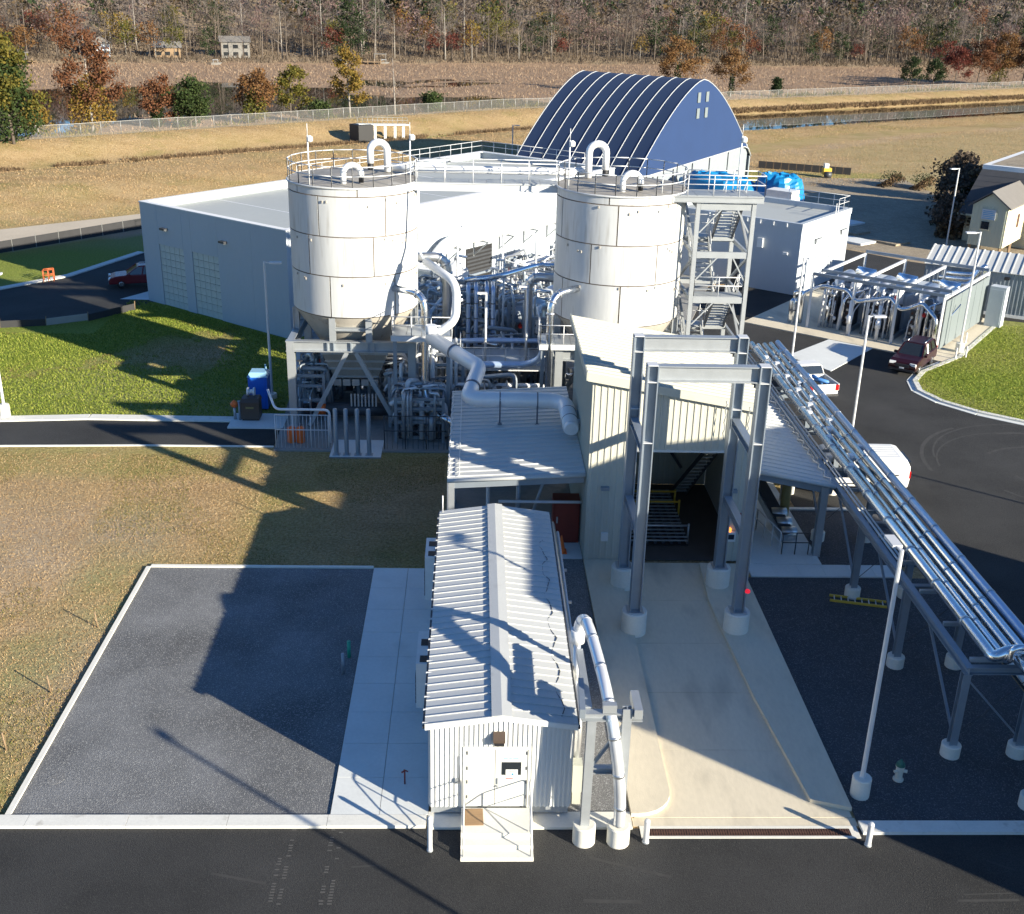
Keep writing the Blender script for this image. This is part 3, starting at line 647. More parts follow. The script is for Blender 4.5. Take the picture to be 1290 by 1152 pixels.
# ================================================================ silos
def silo(name, label, cx, cy, R, seed):
    rs_ = random.Random(seed); t = thing(name, label, 'silo', (cx, cy, 0))
    zs = [6.5, 8.77, 10.92, 13.05, 13.5]
    sh = obj('shell', MB().cyl((cx, cy), R-.02, 6.48, 13.5, 64), 'silo_seam', t)
    for c in range(4):
        off = rs_.uniform(0, 1)+c*.38; nP = 6
        for i in range(nP):
            a0 = 2*math.pi*(i/nP)+off; a1 = a0+2*math.pi/nP-.02; n_ = 12; vv = []
            z0, z1 = zs[c]+.032, zs[c+1]-.032
            for k in range(n_+1):
                a = a0+(a1-a0)*k/n_; vv += [(cx+R*math.cos(a), cy+R*math.sin(a), z0), (cx+R*math.cos(a), cy+R*math.sin(a), z1)]
            vin = [(cx+(q[0]-cx)*(R-.02)/R, cy+(q[1]-cy)*(R-.02)/R, q[2]) for q in vv]; m_ = len(vv); mb = MB()
            mb.add(vv, [(2*k, 2*k+2, 2*k+3, 2*k+1) for k in range(n_)], True)
            mb.add(vv+vin, [(2*k+1, 2*k+3, m_+2*k+3, m_+2*k+1) for k in range(n_)]+[(m_+2*k, m_+2*k+2, 2*k+2, 2*k) for k in range(n_)]+[(0, 1, m_+1, m_), (2*n_+1, 2*n_, m_+2*n_, m_+2*n_+1)])
            obj('shell_plate', mb, 'silo', sh)
    # streaks and patches are in the paint; small clips stand proud of it
    mb = MB()
    for i in range(26):
        a = rs_.uniform(-2.6, .2); z = rs_.choice(zs[1:4])-rs_.uniform(.1, .5); mb.cbox((cx+(R+.02)*math.cos(a), cy+(R+.02)*math.sin(a), z), (.07, .07, .13), a)
    obj('clip', mb, 'hopper', sh)
    rf = obj('roof', MB().lathe((cx, cy, 13.5), [(R, 0), (R, .05), (R*.75, .12), (R*.4, .22), (.5, .32), (.01, .33)], 48), 'silo_roof', t)
    obj('roof_ring', MB().tube([(cx+(R+.03)*math.cos(2*math.pi*i/64), cy+(R+.03)*math.sin(2*math.pi*i/64), 13.5) for i in range(65)], .06, 6, False), 'silo', rf)
    ring = [(cx+(R-.02)*math.cos(2*math.pi*i/20+.1), cy+(R-.02)*math.sin(2*math.pi*i/20+.1), 13.52) for i in range(20)]
    obj('guard_rail', rail(MB(), ring, 1.07, True, .03, 3), 'rail', t)
    # hopper: cone then square pyramid to the feeders
    obj('cone', MB().lathe((cx, cy, 0), [(R-.05, 6.5), (R-.1, 6.35), (2.15, 4.4), (2.0, 4.35)], 40), 'hopper', t)
    hp = MB(); A = 2.0; B = 1.25
    hp.hexa([(cx-B, cy-B, 2.3), (cx+B, cy-B, 2.3), (cx+B, cy+B, 2.3), (cx-B, cy+B, 2.3), (cx-A, cy-A, 4.36), (cx+A, cy-A, 4.36), (cx+A, cy+A, 4.36), (cx-A, cy+A, 4.36)])
    hb = obj('hopper', hp, 'hopper', t)
    for z, e in ((2.35, B+.06), (2.9, 1.53), (3.4, 1.71), (3.9, 1.89)):
        obj('stiffener', MB().box(cx-e, cy-e, z, cx+e, cy-e+.08, z+.12).box(cx-e, cy+e-.08, z, cx+e, cy+e, z+.12).box(cx-e, cy-e+.08, z, cx-e+.08, cy+e-.08, z+.12).box(cx+e-.08, cy-e+.08, z, cx+e, cy+e-.08, z+.12), 'galv', hb)
    for k in range(5): obj('feeder_gate', MB().box(cx-1.3+k*.53, cy-1.35, 1.85, cx-.87+k*.53, cy+1.2, 2.25), 'alu_dull', hb)
    # steel frame
    D = 3.35; f = None
    for sx in (-1, 1):
        for sy in (-1, 1):
            obj('column', MB().ibeam((cx+sx*D, cy+sy*D, .08), (cx+sx*D, cy+sy*D, 5.1), .42, .42, .05, (0, 1, 0)).box(cx+sx*D-.3, cy+sy*D-.3, .07, cx+sx*D+.3, cy+sy*D+.3, .12), 'galv', t)
    for sy in (-1, 1):
        g = obj('frame_beam', MB().ibeam((cx-D-.25, cy+sy*D, 4.85), (cx+D+.25, cy+sy*D, 4.85), .4, .6, .05), 'galv', t)
        for q in (-1.3, -.95, 0, .95, 1.3): obj('stiffener', MB().box(cx+q-.03, cy+sy*D-.19, 4.61, cx+q+.03, cy+sy*D+.19, 5.09), 'steel_blue', g)
    for sx in (-1, 1): obj('frame_beam', MB().ibeam((cx+sx*D, cy-D+.22, 4.85), (cx+sx*D, cy+D-.22, 4.85), .4, .6, .05), 'galv', t)
    for q in (-1.0, 1.0):
        for sy in (-1, 1): obj('stub_column', MB().ibeam((cx+q, cy+sy*(D-.02), 5.16), (cx+q, cy+sy*(D-.02), 6.46), .34, .34, .05, (0, 1, 0)), 'galv', t)
    for sx in (-1, 1):
        for q in (-1.0, 1.0): obj('stub_column', MB().ibeam((cx+sx*(D-.02), cy+q, 5.16), (cx+sx*(D-.02), cy+q, 6.46), .34, .34, .05, (1, 0, 0)), 'galv', t)
    for sx in (-1, 1):
        obj('brace', MB().beam((cx+sx*.25, cy-D, 4.5), (cx+sx*2.5, cy-D, .15), .24, .24, (0, 1, 0)), 'galv', t)
        obj('brace', MB().beam((cx+sx*.25, cy+D, 4.5), (cx+sx*2.5, cy+D, .15), .24, .24, (0, 1, 0)), 'galv', t)
        obj('brace', MB().beam((cx+sx*D, cy-.25, 4.5), (cx+sx*D, cy-2.5, .15), .24, .24, (1, 0, 0)), 'galv', t)
    obj('skirt_ring', MB().ibeam((cx-1.0, cy-D+.12, 5.8), (cx+1.0, cy-D+.12, 5.8), .2, .2), 'galv', t)
    return t
S1 = (-6.75, 64.0); S2 = (8.08, 63.0); SR = 3.55
silo('silo', 'weathered white silo on steel legs, left of the two, beside the lawn', *S1, SR, 3)
silo('silo', 'weathered white silo, right of the two, beside the stair tower', *S2, SR, 12)
# vents, masts on the silo tops
def vent(cx, cy, z, h, wd, r, label, ang=0.):
    e = Vector((math.cos(ang), math.sin(ang), 0)); c = Vector((cx, cy, z))
    t = thing('vent_pipe', label, 'pipe', (cx, cy, z)); rr = wd/2
    pts = [c-e*rr, c-e*rr+Vector((0, 0, h-rr))]+arc(c+Vector((0, 0, h-rr)), rr, math.pi, 0, e, (0, 0, 1), 10)[1:]+[c+e*rr+Vector((0, 0, .45))]
    obj('pipe', MB().tube(pts, r, 12), 'white_clad', t)
    obj('mouth', MB().tube([c+e*rr+Vector((0, 0, .46)), c+e*rr+Vector((0, 0, .1))], r*.85, 12), 'dark', t)
    return t
vent(S1[0]+1.35, 65.4, 13.7, 1.6, .95, .2, 'tall white gooseneck vent on the left silo roof', math.pi)
vent(S1[0]+.25, 61.4, 13.6, 1.0, .95, .16, 'low white gooseneck vent at the front rim of the left silo')
vent(S2[0]-1.25, 64.6, 13.7, 1.85, .95, .2, 'tall white gooseneck vent on the right silo roof')
vent(S2[0]+.2, 60.5, 13.6, 1.0, .95, .16, 'low white gooseneck vent at the front rim of the right silo')
def mast(x, y, z, h, label):
    t = thing('camera_mast', label, 'mast', (x, y, z)); obj('pole', MB().tube([(x, y, z), (x, y, z+h)], .045, 6), 'rail', t)
    obj('camera_head', MB().lathe((x+.12, y, z+h-.35), [(.05, 0), (.16, .06), (.16, .26), (.05, .34)], 10), 'white_paint', t)
    obj('spike', MB().tube([(x, y, z+h), (x, y, z+h+.6)], .02, 5), 'rail', t)
mast(-8.75, 61.2, 13.5, 2.6, 'thin mast with camera at the left front rim of the left silo')
mast(-3.5, 62.7, 13.5, 2.6, 'thin mast with camera at the right rim of the left silo')
mast(5.0, 61.4, 13.5, 2.6, 'thin mast with camera at the left rim of the right silo')
mast(14.3, 62.2, 13.3, 3.1, 'thin mast with camera above the stair tower platform')
# walkway between silos
wk = thing('silo_walkway', 'steel walkway with railings bridging the two silo tops', 'walkway', (.6, 63.6, 13.2))
obj('girder', MB().ibeam((-3.3, 63.0, 13.3), (4.6, 63.0, 13.3), .2, .42), 'rail', wk); obj('girder', MB().ibeam((-3.3, 64.3, 13.3), (4.6, 64.3, 13.3), .2, .42), 'rail', wk)
for k in range(8): obj('grating', MB().box(-3.28+k*.985, 62.95, 13.515, -2.31+k*.985, 64.35, 13.56), 'galv', wk)
obj('guard_rail', rail(rail(MB(), [(-3.2, 62.95, 13.55), (4.55, 62.95, 13.55)]), [(-3.2, 64.35, 13.55), (4.55, 64.35, 13.55)]), 'rail', wk)
obj('conduit_pipe', MB().tube(bend([(-5.0, 65.7, 13.95), (-3.3, 65.0, 13.95), (4.6, 64.9, 13.95), (6.6, 65.2, 13.95)], .4), .22, 12), 'white_clad', wk)
# ================================================================ stair tower
st = thing('stair_tower', 'galvanised steel stair tower beside the right silo', 'stairs', (13.3, 62.5, 0))
TX0, TX1, TY0, TY1 = 11.95, 14.95, 60.7, 65.2
for x in (TX0, TX1):
    for y in (TY0, TY1): obj('leg', MB().beam((x, y, 0), (x, y, 13.1), .22, .22), 'steel_mid', st)
for z in (5.2, 7.8, 10.3, 12.9):
    for y in (TY0, TY1): obj('tie_beam', MB().beam((TX0+.13, y, z), (TX1-.13, y, z), .14, .34), 'steel_mid', st)
    for x in (TX0, TX1): obj('tie_beam', MB().beam((x, TY0+.13, z), (x, TY1-.13, z), .14, .2), 'steel_mid', st)
for i, (z0, z1) in enumerate(((.2, 5.1), (5.3, 7.7), (7.9, 10.2), (10.4, 12.8))):
    for x in (TX0, TX1):
        a, b = (TY0+.1, TY1-.1) if i % 2 else (TY1-.1, TY0+.1); obj('brace', MB().beam((x, a, z0), (x, b, z1), .13, .13), 'steel_mid', st)
    obj('brace', MB().beam((TX0+.15, TY0-.02, z1-1.3), (TX0+1.3, TY0-.02, z1), .07, .07), 'steel_mid', st); obj('brace', MB().beam((TX1-.15, TY0-.02, z1-1.3), (TX1-.9, TY0-.02, z1), .07, .07), 'steel_mid', st)
def flight(x0, x1, y0, z0, y1, z1):
    f = obj('stair_flight', MB().beam((x0, y0, z0), (x0, y1, z1), .06, .3).beam((x1, y0, z0), (x1, y1, z1), .06, .3), 'dark_steel' if y1 < y0 else 'steel_mid', st); n = 13  # flights seen from below get darker steel: underside shade as colour
    for i in range(n):
        k = (i+.5)/n; y = y0+(y1-y0)*k; z = z0+(z1-z0)*k; obj('tread', MB().box(x0+.04, y-.13, z+.02, x1-.04, y+.13, z+.06), 'steel_mid', f)
    mb = MB()
    for x in (x0, x1):
        for hh in (1., .55): mb.tube([(x, y0, z0+hh), (x, y1, z1+hh)], .026, 5)
        for i in range(4): k = i/3; mb.tube([(x, y0+(y1-y0)*k, z0+(z1-z0)*k), (x, y0+(y1-y0)*k, z0+(z1-z0)*k+1)], .024, 5)
    obj('handrail', mb, 'rail', f)
XL, XM, XR = TX0+.25, (TX0+TX1)/2, TX1-.25
lev = [0.1, 2.8, 5.4, 8.0, 10.6, 13.2]
for i in range(5):
    if i % 2 == 0: flight(XM+.12, XR, TY1-1., lev[i], TY0+1., lev[i+1])      # comes toward the viewer
    else: flight(XL, XM-.12, TY0+1., lev[i], TY1-1., lev[i+1])
for i in range(1, 5):
    y0, y1 = (TY0+.0, TY0+1.1) if i % 2 else (TY1-1.1, TY1); z = lev[i]
    l = obj('landing', MB().box(TX0+.14, y0, z-.22, TX1-.14, y1, z-.01), 'steel_mid', st)
    obj('guard_rail', rail(MB(), [(TX0+.15, y1 if i % 2 else y0, z), (TX0+.15, y0 if i % 2 else y1, z), (TX1-.15, y0 if i % 2 else y1, z), (TX1-.15, y1 if i % 2 else y0, z)], step=1.4), 'rail', l)
tp = obj('top_platform', MB().ibeam((9.9, 60.5, 13.3), (15.4, 60.5, 13.3), .16, .32).ibeam((11.2, 62.2, 13.3), (15.4, 62.2, 13.3), .16, .32), 'steel_mid', st)
for k in range(6): obj('grating', MB().box(10.0+k*.9, 60.45, 13.465, 10.88+k*.9, 62.3, 13.51), 'steel_mid', tp)
obj('guard_rail', rail(rail(MB(), [(9.9, 60.45, 13.5), (15.4, 60.45, 13.5), (15.4, 62.3, 13.5)], step=1.3), [(11.4, 62.3, 13.5), (15.4, 62.3, 13.5)], step=1.3), 'rail', tp)
# ================================================================ main metal building with lean-tos
mbd = thing('process_building', 'tall cream metal building with open loading bay and sloping ribbed roof', 'building', (8.5, 48.5, 0))
X0, X1, Y0, Y1, ZL, ZR = 5.0, 12.05, 44.5, 53.0, 8.75, 7.45
zz = lambda x: ZL+(ZR-ZL)*(x-X0)/(X1-X0)
DX0, DX1, DZ = 6.75, 10.85, 5.3
fr = obj('front_wall', MB().corr((X0, Y0, .1), (1, 0, 0), DX0-X0-.1, (0, 0, 1), lambda q: zz(X0+q)-.1, (0, -1, 0), .29, .035, .08).corr((DX1+.1, Y0, .1), (1, 0, 0), X1-DX1-.1, (0, 0, 1), lambda q: zz(DX1+q)-.1, (0, -1, 0), .29, .035, .08)
     .corr((DX0-.1, Y0, DZ+.1), (1, 0, 0), DX1-DX0+.2, (0, 0, 1), lambda q: zz(DX0+q)-DZ-.1, (0, -1, 0), .29, .035, .08), 'siding', mbd)
obj('bay_trim', MB().box(DX0-.1, Y0-.05, .1, DX0, Y0+.25, DZ).box(DX1, Y0-.05, .1, DX1+.1, Y0+.25, DZ).box(DX0-.1, Y0-.05, DZ, DX1+.1, Y0+.25, DZ+.1), 'siding_white', fr)
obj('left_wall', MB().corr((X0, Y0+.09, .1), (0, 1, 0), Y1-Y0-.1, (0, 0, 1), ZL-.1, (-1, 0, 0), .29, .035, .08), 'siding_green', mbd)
obj('right_wall', MB().corr((X1, Y0+.09, .1), (0, 1, 0), Y1-Y0-.1, (0, 0, 1), ZR-.1, (1, 0, 0), .29, .035, .08), 'siding', mbd)
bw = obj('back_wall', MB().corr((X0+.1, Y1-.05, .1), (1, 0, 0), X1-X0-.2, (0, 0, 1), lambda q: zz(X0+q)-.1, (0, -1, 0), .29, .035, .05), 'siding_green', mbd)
sl_ = Vector((X1-X0+.5, 0, ZR-ZL)); slL = sl_.length
rf = obj('roof', MB().corr((X0-.25, Y0-.25, ZL+.08), (0, 1, 0), Y1-Y0+.5, sl_, slL, sl_.cross(Vector((0, 1, 0))), .45, .08, .06, .28), 'roof_cream', mbd)
obj('fascia', MB().hexa([(X0-.25, Y0-.3, ZL-.22), (X1+.25, Y0-.3, ZR-.27), (X1+.25, Y0-.252, ZR-.27), (X0-.25, Y0-.252, ZL-.22), (X0-.25, Y0-.3, ZL+.14), (X1+.25, Y0-.3, ZR+.08), (X1+.25, Y0-.252, ZR+.08), (X0-.25, Y0-.252, ZL+.14)]), 'roof_cream', rf)
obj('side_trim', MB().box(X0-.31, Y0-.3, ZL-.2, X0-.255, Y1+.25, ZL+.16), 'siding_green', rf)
obj('floor', MB().box(X0+.1, Y0+.1, .05, X1-.1, Y1-.1, .09), 'shaded_floor', mbd)
pit = obj('receiving_pit', MB().box(6.8, 45.9, .1, 9.9, 52, .16), 'dark', mbd)
for i in range(9): obj('grate_bar', MB().box(6.85+i*.37, 45.95, .2, 6.97+i*.37, 51.9, .3), 'dark_steel', pit)
for i in range(16): obj('grate_bar', MB().box(6.85, 46.0+i*.37, .302, 9.9, 46.06+i*.37, .36), 'galv', pit)
for y in (46.4, 49, 50.2): obj('barrier_pipe', MB().tube([(6.8, y, .9), (9.95, y, .9)], .05, 8).tube([(9.95, y, .1), (9.95, y, 1.0)], .05, 8), 'yellow' if y > 48 else 'galv', pit)
sta = obj('stair_flight', MB().beam((9.95, 51.6, .2), (10.5, 47.2, 4.2), .05, .2).beam((10.75, 51.6, .2), (11.1, 47.2, 4.2), .05, .2), 'dark_steel', mbd)
for i in range(12): k = (i+.5)/12; obj('tread', MB().box(9.98+.55*k, 51.5-4.4*k, .25+4*k, 10.75+.35*k, 51.72-4.4*k, .3+4*k), 'galv', sta)
obj('knee_brace', MB().beam((7.6, 52.6, 5.6), (10.6, 52.5, 1.2), .14, .14), 'dark_steel', mbd)
obj('girt', MB().box(5.1, 52.7, 4.6, 11.9, 52.85, 4.8), 'galv', mbd)
obj('inside_lamp', MB().box(10.3, 45.2, 5.25, 10.45, 45.9, 5.29), 'lamp_white', mbd)
for x, z in ((5.75, 3.55), (11.3, 3.5)): obj('wall_light', MB().box(x-.18, Y0-.24, z, x+.18, Y0-.04, z+.14), 'steel_blue', mbd)
obj('junction_box', MB().box(5.7, Y0-.15, 1.1, 6.0, Y0-.04, 1.5), 'white_paint', mbd)
cp = obj('control_panel', MB().box(11.18, Y0-.2, 1.15, 11.62, Y0-.04, 1.6), 'white_paint', mbd)
obj('screen', MB().box(11.25, Y0-.215, 1.27, 11.55, Y0-.2, 1.5), 'screen', cp)
obj('beacon', MB().lathe((11.35, Y0-.12, 1.62), [(.07, 0), (.08, .12), (.03, .18)], 10), 'beacon', cp)
obj('sounder', MB().lathe((11.35, Y0-.12, 2.35), [(.09, 0), (.11, .1), (.04, .16)], 10).lathe((11.75, Y0-.12, 2.35), [(.09, 0), (.11, .1), (.04, .16)], 10), 'red_door', cp)
obj('drip_chain', MB().tube([(10.6+.04*math.sin(i*1.9), 44.2, 7.75-i*.16) for i in range(12)], .025, 4).tube([(11.6+.04*math.sin(i*2.3), 44.2, 7.5-i*.16) for i in range(10)], .025, 4), 'galv', rf)
def leanto(name, label, x0, x1, z0, z1, y0, y1, posts, high):
    t = thing(name, label, 'canopy', ((x0+x1)/2, (y0+y1)/2, 0)); d = Vector((x1-x0, 0, z1-z0)); n_ = d.cross(Vector((0, 1, 0)))
    r_ = obj('roof', MB().corr((x0, y0, z0), (0, 1, 0), y1-y0, d, d.length, n_, .5, .045, .05, .2), 'roof_light' if high else 'roof_light', t)
    obj('gutter', MB().tube([(x0, y0-.08, z0-.05), (x1, y0-.08, z1-.05)], .09, 6), 'roof_light', r_)
    obj('eave_beam', MB().beam((x0+.05, y0+.15, z0-.3), (x1-.05, y0+.15, z1-.3), .16, .34), 'steel_blue', t); obj('eave_beam', MB().beam((x0+.05, y1-.15, z0-.3), (x1-.05, y1-.15, z1-.3), .16, .34), 'steel_blue', t)
    for x, y in posts: obj('post', MB().ibeam((x, y, .08), (x, y, zt_ := z0+(z1-z0)*(x-x0)/(x1-x0)-.13), .32, .32, .05, (0, 1, 0)), 'galv', t)
    for k in range(3): obj('purlin', MB().beam((x0+(x1-x0)*(.2+k*.3), y0+.3, z0+(z1-z0)*(.2+k*.3)-.16), (x0+(x1-x0)*(.2+k*.3), y1-.3, z0+(z1-z0)*(.2+k*.3)-.16), .1, .16), 'galv', t)
    return t
cl = leanto('canopy', 'ribbed metal lean-to roof under the fat white duct, left of the metal building', -1.05, 4.94, 3.75, 4.1, 44.9, 56.5, [(-.9, 45.1), (-.9, 50.6), (-.9, 56.3), (1.5, 56.3), (4.0, 56.3)], True)
cr = leanto('canopy', 'ribbed metal lean-to roof between the metal building and the pipe rack', 12.14, 15.95, 4.35, 3.6, 45.0, 57.0, [(15.55, 45.15), (15.55, 51), (15.55, 56.8)], False)
# wire icicles / drip cables along the roof edges
obj('snow_guard', MB().tube([(-1.0+.05*math.sin(i*2.1), 45.+i*.29, 3.84+.05*math.sin(i*1.7)) for i in range(40)], .025, 4).tube([(-.55, 45+i*.4, 3.86) for i in range(29)], .02, 4), 'rail', cl)
obj('snow_guard', MB().tube([(15.75+.12*math.sin(i*2.1), 45.1+i*.3, 3.72+.05*math.sin(i*1.7)) for i in range(40)], .03, 4), 'rail', cr)
# ================================================================ gantry over the ramp
gt = thing('steel_gantry', 'tall open steel gantry of four posts standing over the ramp', 'gantry', (8.5, 40.4, 0))
GX, GY, GZ = (6.45, 10.52), (38.6, 42.3), 10.65
for y in GY:
    for x in GX:
        pd = obj('pedestal', MB().lathe((x, y, 0), [(.5, 0), (.5, .95), (.47, 1.0), (.01, 1.0)], 24), 'concrete_white', gt)
        obj('base_plate', MB().box(x-.32, y-.32, 1.0, x+.32, y+.32, 1.04), 'galv', pd)
        p = obj('post', MB().ibeam((x, y, 1.04), (x, y, GZ+.42), .46, .42, .04, (1, 0, 0)), 'steel_blue', gt)
        for z in (8.1, GZ-.2, GZ+.425): obj('stiffener', MB().box(x-.19, y-.22, z, x+.19, y+.22, z+.03), 'rail', p)
    obj('cross_beam', MB().ibeam((GX[0]+.215, y, GZ+.12), (GX[1]-.215, y, GZ+.12), .36, .6, .04), 'galv', gt)
for x in GX:
    for z in (7.6, 4.2): obj('side_beam', MB().ibeam((x, GY[0]+.24, z), (x, GY[1]-.24, z), .3, .34, .04), 'steel_blue', gt)
obj('warning_lamp', MB().lathe((10.75, 38.3, 1.95), [(.05, 0), (.1, .03), (.1, .12), (.03, .17)], 10), 'lamp_red', gt)
# ================================================================ front shed
sh = thing('electrical_shed', 'long low white ribbed metal shed with double door in the foreground', 'shed', (.97, 35, 0))
A0, A1, B0, B1, EZ, RZ_ = -1.17, 3.1, 27.75, 42.2, 3.42, 3.72
XM = (A0+A1)/2; zg = lambda x: EZ+(RZ_-EZ)*(1-abs(x-XM)/((A1-A0)/2))
obj('base_frame', MB().box(A0+.05, B0+.05, .15, A1-.05, B1-.05, .42).box(A0+.3, B0+.2, 0, A0+.7, B0+.6, .15).box(A1-.7, B0+.2, 0, A1-.3, B0+.6, .15).box(A0+.3, B1-.6, 0, A0+.7, B1-.2, .15).box(A1-.7, B1-.6, 0, A1-.3, B1-.2, .15), 'galv', sh)
DD0, DD1, DDZ = -.08, 1.78, 2.55; rib = dict(pitch=.145, dep=.035, thick=.05, rib=.5)
fw_ = obj('front_wall', MB().corr((A0, B0, .42), (1, 0, 0), DD0-.08-A0, (0, 0, 1), lambda q: zg(A0+q)-.42, (0, -1, 0), **rib).corr((DD1+.08, B0, .42), (1, 0, 0), A1-DD1-.08, (0, 0, 1), lambda q: zg(DD1+.08+q)-.42, (0, -1, 0), **rib).corr((DD0-.08, B0, DDZ+.08), (1, 0, 0), DD1-DD0+.16, (0, 0, 1), lambda q: zg(DD0-.08+q)-DDZ-.08, (0, -1, 0), **rib), 'siding_white', sh)
obj('door_frame', MB().box(DD0-.08, B0-.05, .42, DD0, B0+.05, DDZ).box(DD1, B0-.05, .42, DD1+.08, B0+.05, DDZ).box(DD0-.08, B0-.05, DDZ, DD1+.08, B0+.05, DDZ+.08), 'door_grey', fw_)
mid = .8
d1 = obj('door', MB().box(DD0+.01, B0-.03, .46, mid-.008, B0+.02, DDZ-.01), 'door_grey', sh); d2 = obj('door', MB().box(mid+.008, B0-.03, .46, DD1-.01, B0+.02, DDZ-.01), 'door_grey', sh)
for d, x in ((d1, DD0+.03), (d2, DD1-.06)):
    for z in (.75, 1.3, 1.8, 2.35): obj('hinge', MB().box(x, B0-.045, z, x+.03, B0-.03, z+.12), 'dark_steel', d)
obj('handle', MB().box(mid+.06, B0-.06, 1.28, mid+.1, B0-.03, 1.5).box(mid+.04, B0-.1, 1.2, mid+.09, B0-.03, 1.24), 'galv', d2)
obj('window', MB().box(1.0, B0-.042, 1.62, 1.58, B0-.03, 2.08), 'glass', d2)
ns = obj('notice', MB().box(1.12, B0-.05, 1.58, 1.48, B0-.0425, 1.82), 'paper', d2)
obj('notice_print', MB().box(1.17, B0-.053, 1.76, 1.43, B0-.05, 1.785).box(1.2, B0-.053, 1.72, 1.40, B0-.05, 1.735), 'ink_red', d2)
obj('notice_print', MB().box(1.3, B0-.053, 1.61, 1.35, B0-.05, 1.69).box(1.28, B0-.053, 1.63, 1.37, B0-.05, 1.645), 'ink_blue', d2)
obj('notice_print', MB().box(1.12, B0-.034, 1.46, 1.34, B0-.03, 1.49), 'ink_red', d2)
obj('door_lettering', MB().box(1.04, B0-.034, 2.2, 1.18, B0-.03, 2.22).box(1.21, B0-.034, 2.2, 1.3, B0-.03, 2.22).box(1.33, B0-.034, 2.2, 1.5, B0-.03, 2.22), 'ink_blue', d2)
for x, nrm, wn in ((A0, -1, 'left_wall'), (A1, 1, 'right_wall')): obj(wn, MB().corr((x, B0+.06, .42), (0, 1, 0), B1-B0-.12, (0, 0, 1), EZ-.46, (nrm, 0, 0), **rib), 'siding_white', sh)
obj('back_wall', MB().corr((A0, B1, .42), (1, 0, 0), A1-A0, (0, 0, 1), lambda q: zg(A0+q)-.42, (0, 1, 0), **rib), 'siding_white', sh)
rf = obj('roof', MB().add([(A0-.08, B0-.1, EZ-.0), (XM, B0-.1, RZ_), (XM, B1+.1, RZ_), (A0-.08, B1+.1, EZ), (A1+.08, B0-.1, EZ), (A1+.08, B1+.1, EZ)], [(0, 1, 2, 3), (1, 4, 5, 2)]), 'roof_light', sh)
np_ = 36; pw = (B1-B0+.24)/np_
for s in (-1, 1):
    e = Vector(((A1-A0)/2+.12, 0, -(RZ_-EZ)-.012)); e.x *= s; nv = Vector((.13*s, 0, 1)).normalized()
    o0 = Vector((XM+.22*s, 0, RZ_+.0)); e2 = e-Vector((.22*s, 0, -.03)); m_ = MB()
    P = [(0, .012), (pw*.12, .012), (pw*.2, .055), (pw*.8, .055)] ; P = [(0, .045), (.035, .045), (.055, .014), (pw-.004, .014), (pw-.004, .002), (0, .002)]
    vv = [Vector((0, p, 0))+nv*q for p, q in P]; m_.add(vv+[q+e2 for q in vv], [(i, (i+1) % 6, 6+(i+1) % 6, 6+i)[::(1 if s > 0 else -1)] for i in range(6)]+[tuple(range(6))[::(-1 if s > 0 else 1)], tuple(range(6, 12))[::(1 if s > 0 else -1)]])
    pm = m_.mesh('roof_panel')
    for k in range(np_):
        o = obj('roof_panel', pm, 'roof_light', rf); o.location = o0+Vector((0, B0-.12+k*pw, 0))-ORG[rf.name]
obj('ridge_cap', MB().hexa([(XM-.3, B0-.13, RZ_+.045), (XM, B0-.13, RZ_+.075), (XM, B1+.13, RZ_+.075), (XM-.3, B1+.13, RZ_+.045), (XM-.3, B0-.13, RZ_+.06), (XM, B0-.13, RZ_+.1), (XM, B1+.13, RZ_+.1), (XM-.3, B1+.13, RZ_+.06)]).hexa([(XM, B0-.13, RZ_+.075), (XM+.3, B0-.13, RZ_+.045), (XM+.3, B1+.13, RZ_+.045), (XM, B1+.13, RZ_+.075), (XM, B0-.13, RZ_+.1), (XM+.3, B0-.13, RZ_+.06), (XM+.3, B1+.13, RZ_+.06), (XM, B1+.13, RZ_+.1)]), 'roof_light', rf)
for s, x in ((-1, A0-.13), (1, A1+.13)):
    g = obj('gutter', MB().box(x-.06, B0-.1, EZ-.1, x+.06, B1+.1, EZ-.02), 'dark_steel', rf)
    for k in range(22): obj('gutter_strap', MB().box(x-.065, B0+k*.66, EZ-.02, x+.12*-s, B0+k*.66+.03, EZ+.05), 'rail', g)
for s in (-1, 1): obj('gable_trim', MB().hexa([Vector((XM, B0-.14, RZ_-.1)), Vector((XM+s*2.25, B0-.14, EZ-.13)), Vector((XM+s*2.25, B0-.1, EZ-.13)), Vector((XM, B0-.1, RZ_-.1)), Vector((XM, B0-.14, RZ_+.07)), Vector((XM+s*2.25, B0-.14, EZ+.04)), Vector((XM+s*2.25, B0-.1, EZ+.04)), Vector((XM, B0-.1, RZ_+.07))][::1]), 'white_paint', rf)
obj('heat_cable', MB().tube([(2.75+.12*math.sin(i*1.3)+.05*math.sin(i*3.1), 28+i*.4, 3.52) for i in range(30)], .014, 4), 'dark_steel', rf)
wl = obj('wall_light', MB().extr([(0, 0), (.22, 0), (.22, .1), (0, .26)], (.72, B0-.04, 2.92), (0, -1, 0), (0, 0, 1), (.36, 0, 0)), 'brown_box', sh)
obj('lens', MB().box(.75, B0-.27, 2.82, 1.05, B0-.06, 2.915), 'dark', wl)
obj('conduit', MB().tube([(-.25, B0-.07, 1.3), (-.25, B0-.07, 2.3)], .02, 5).box(-.4, B0-.12, 1.35, -.3, B0-.04, 1.5), 'galv', sh)
obj('roof_spike', MB().tube([(A0, B1, 3.4), (A0, B1, 4.2)], .03, 5), 'rail', sh)
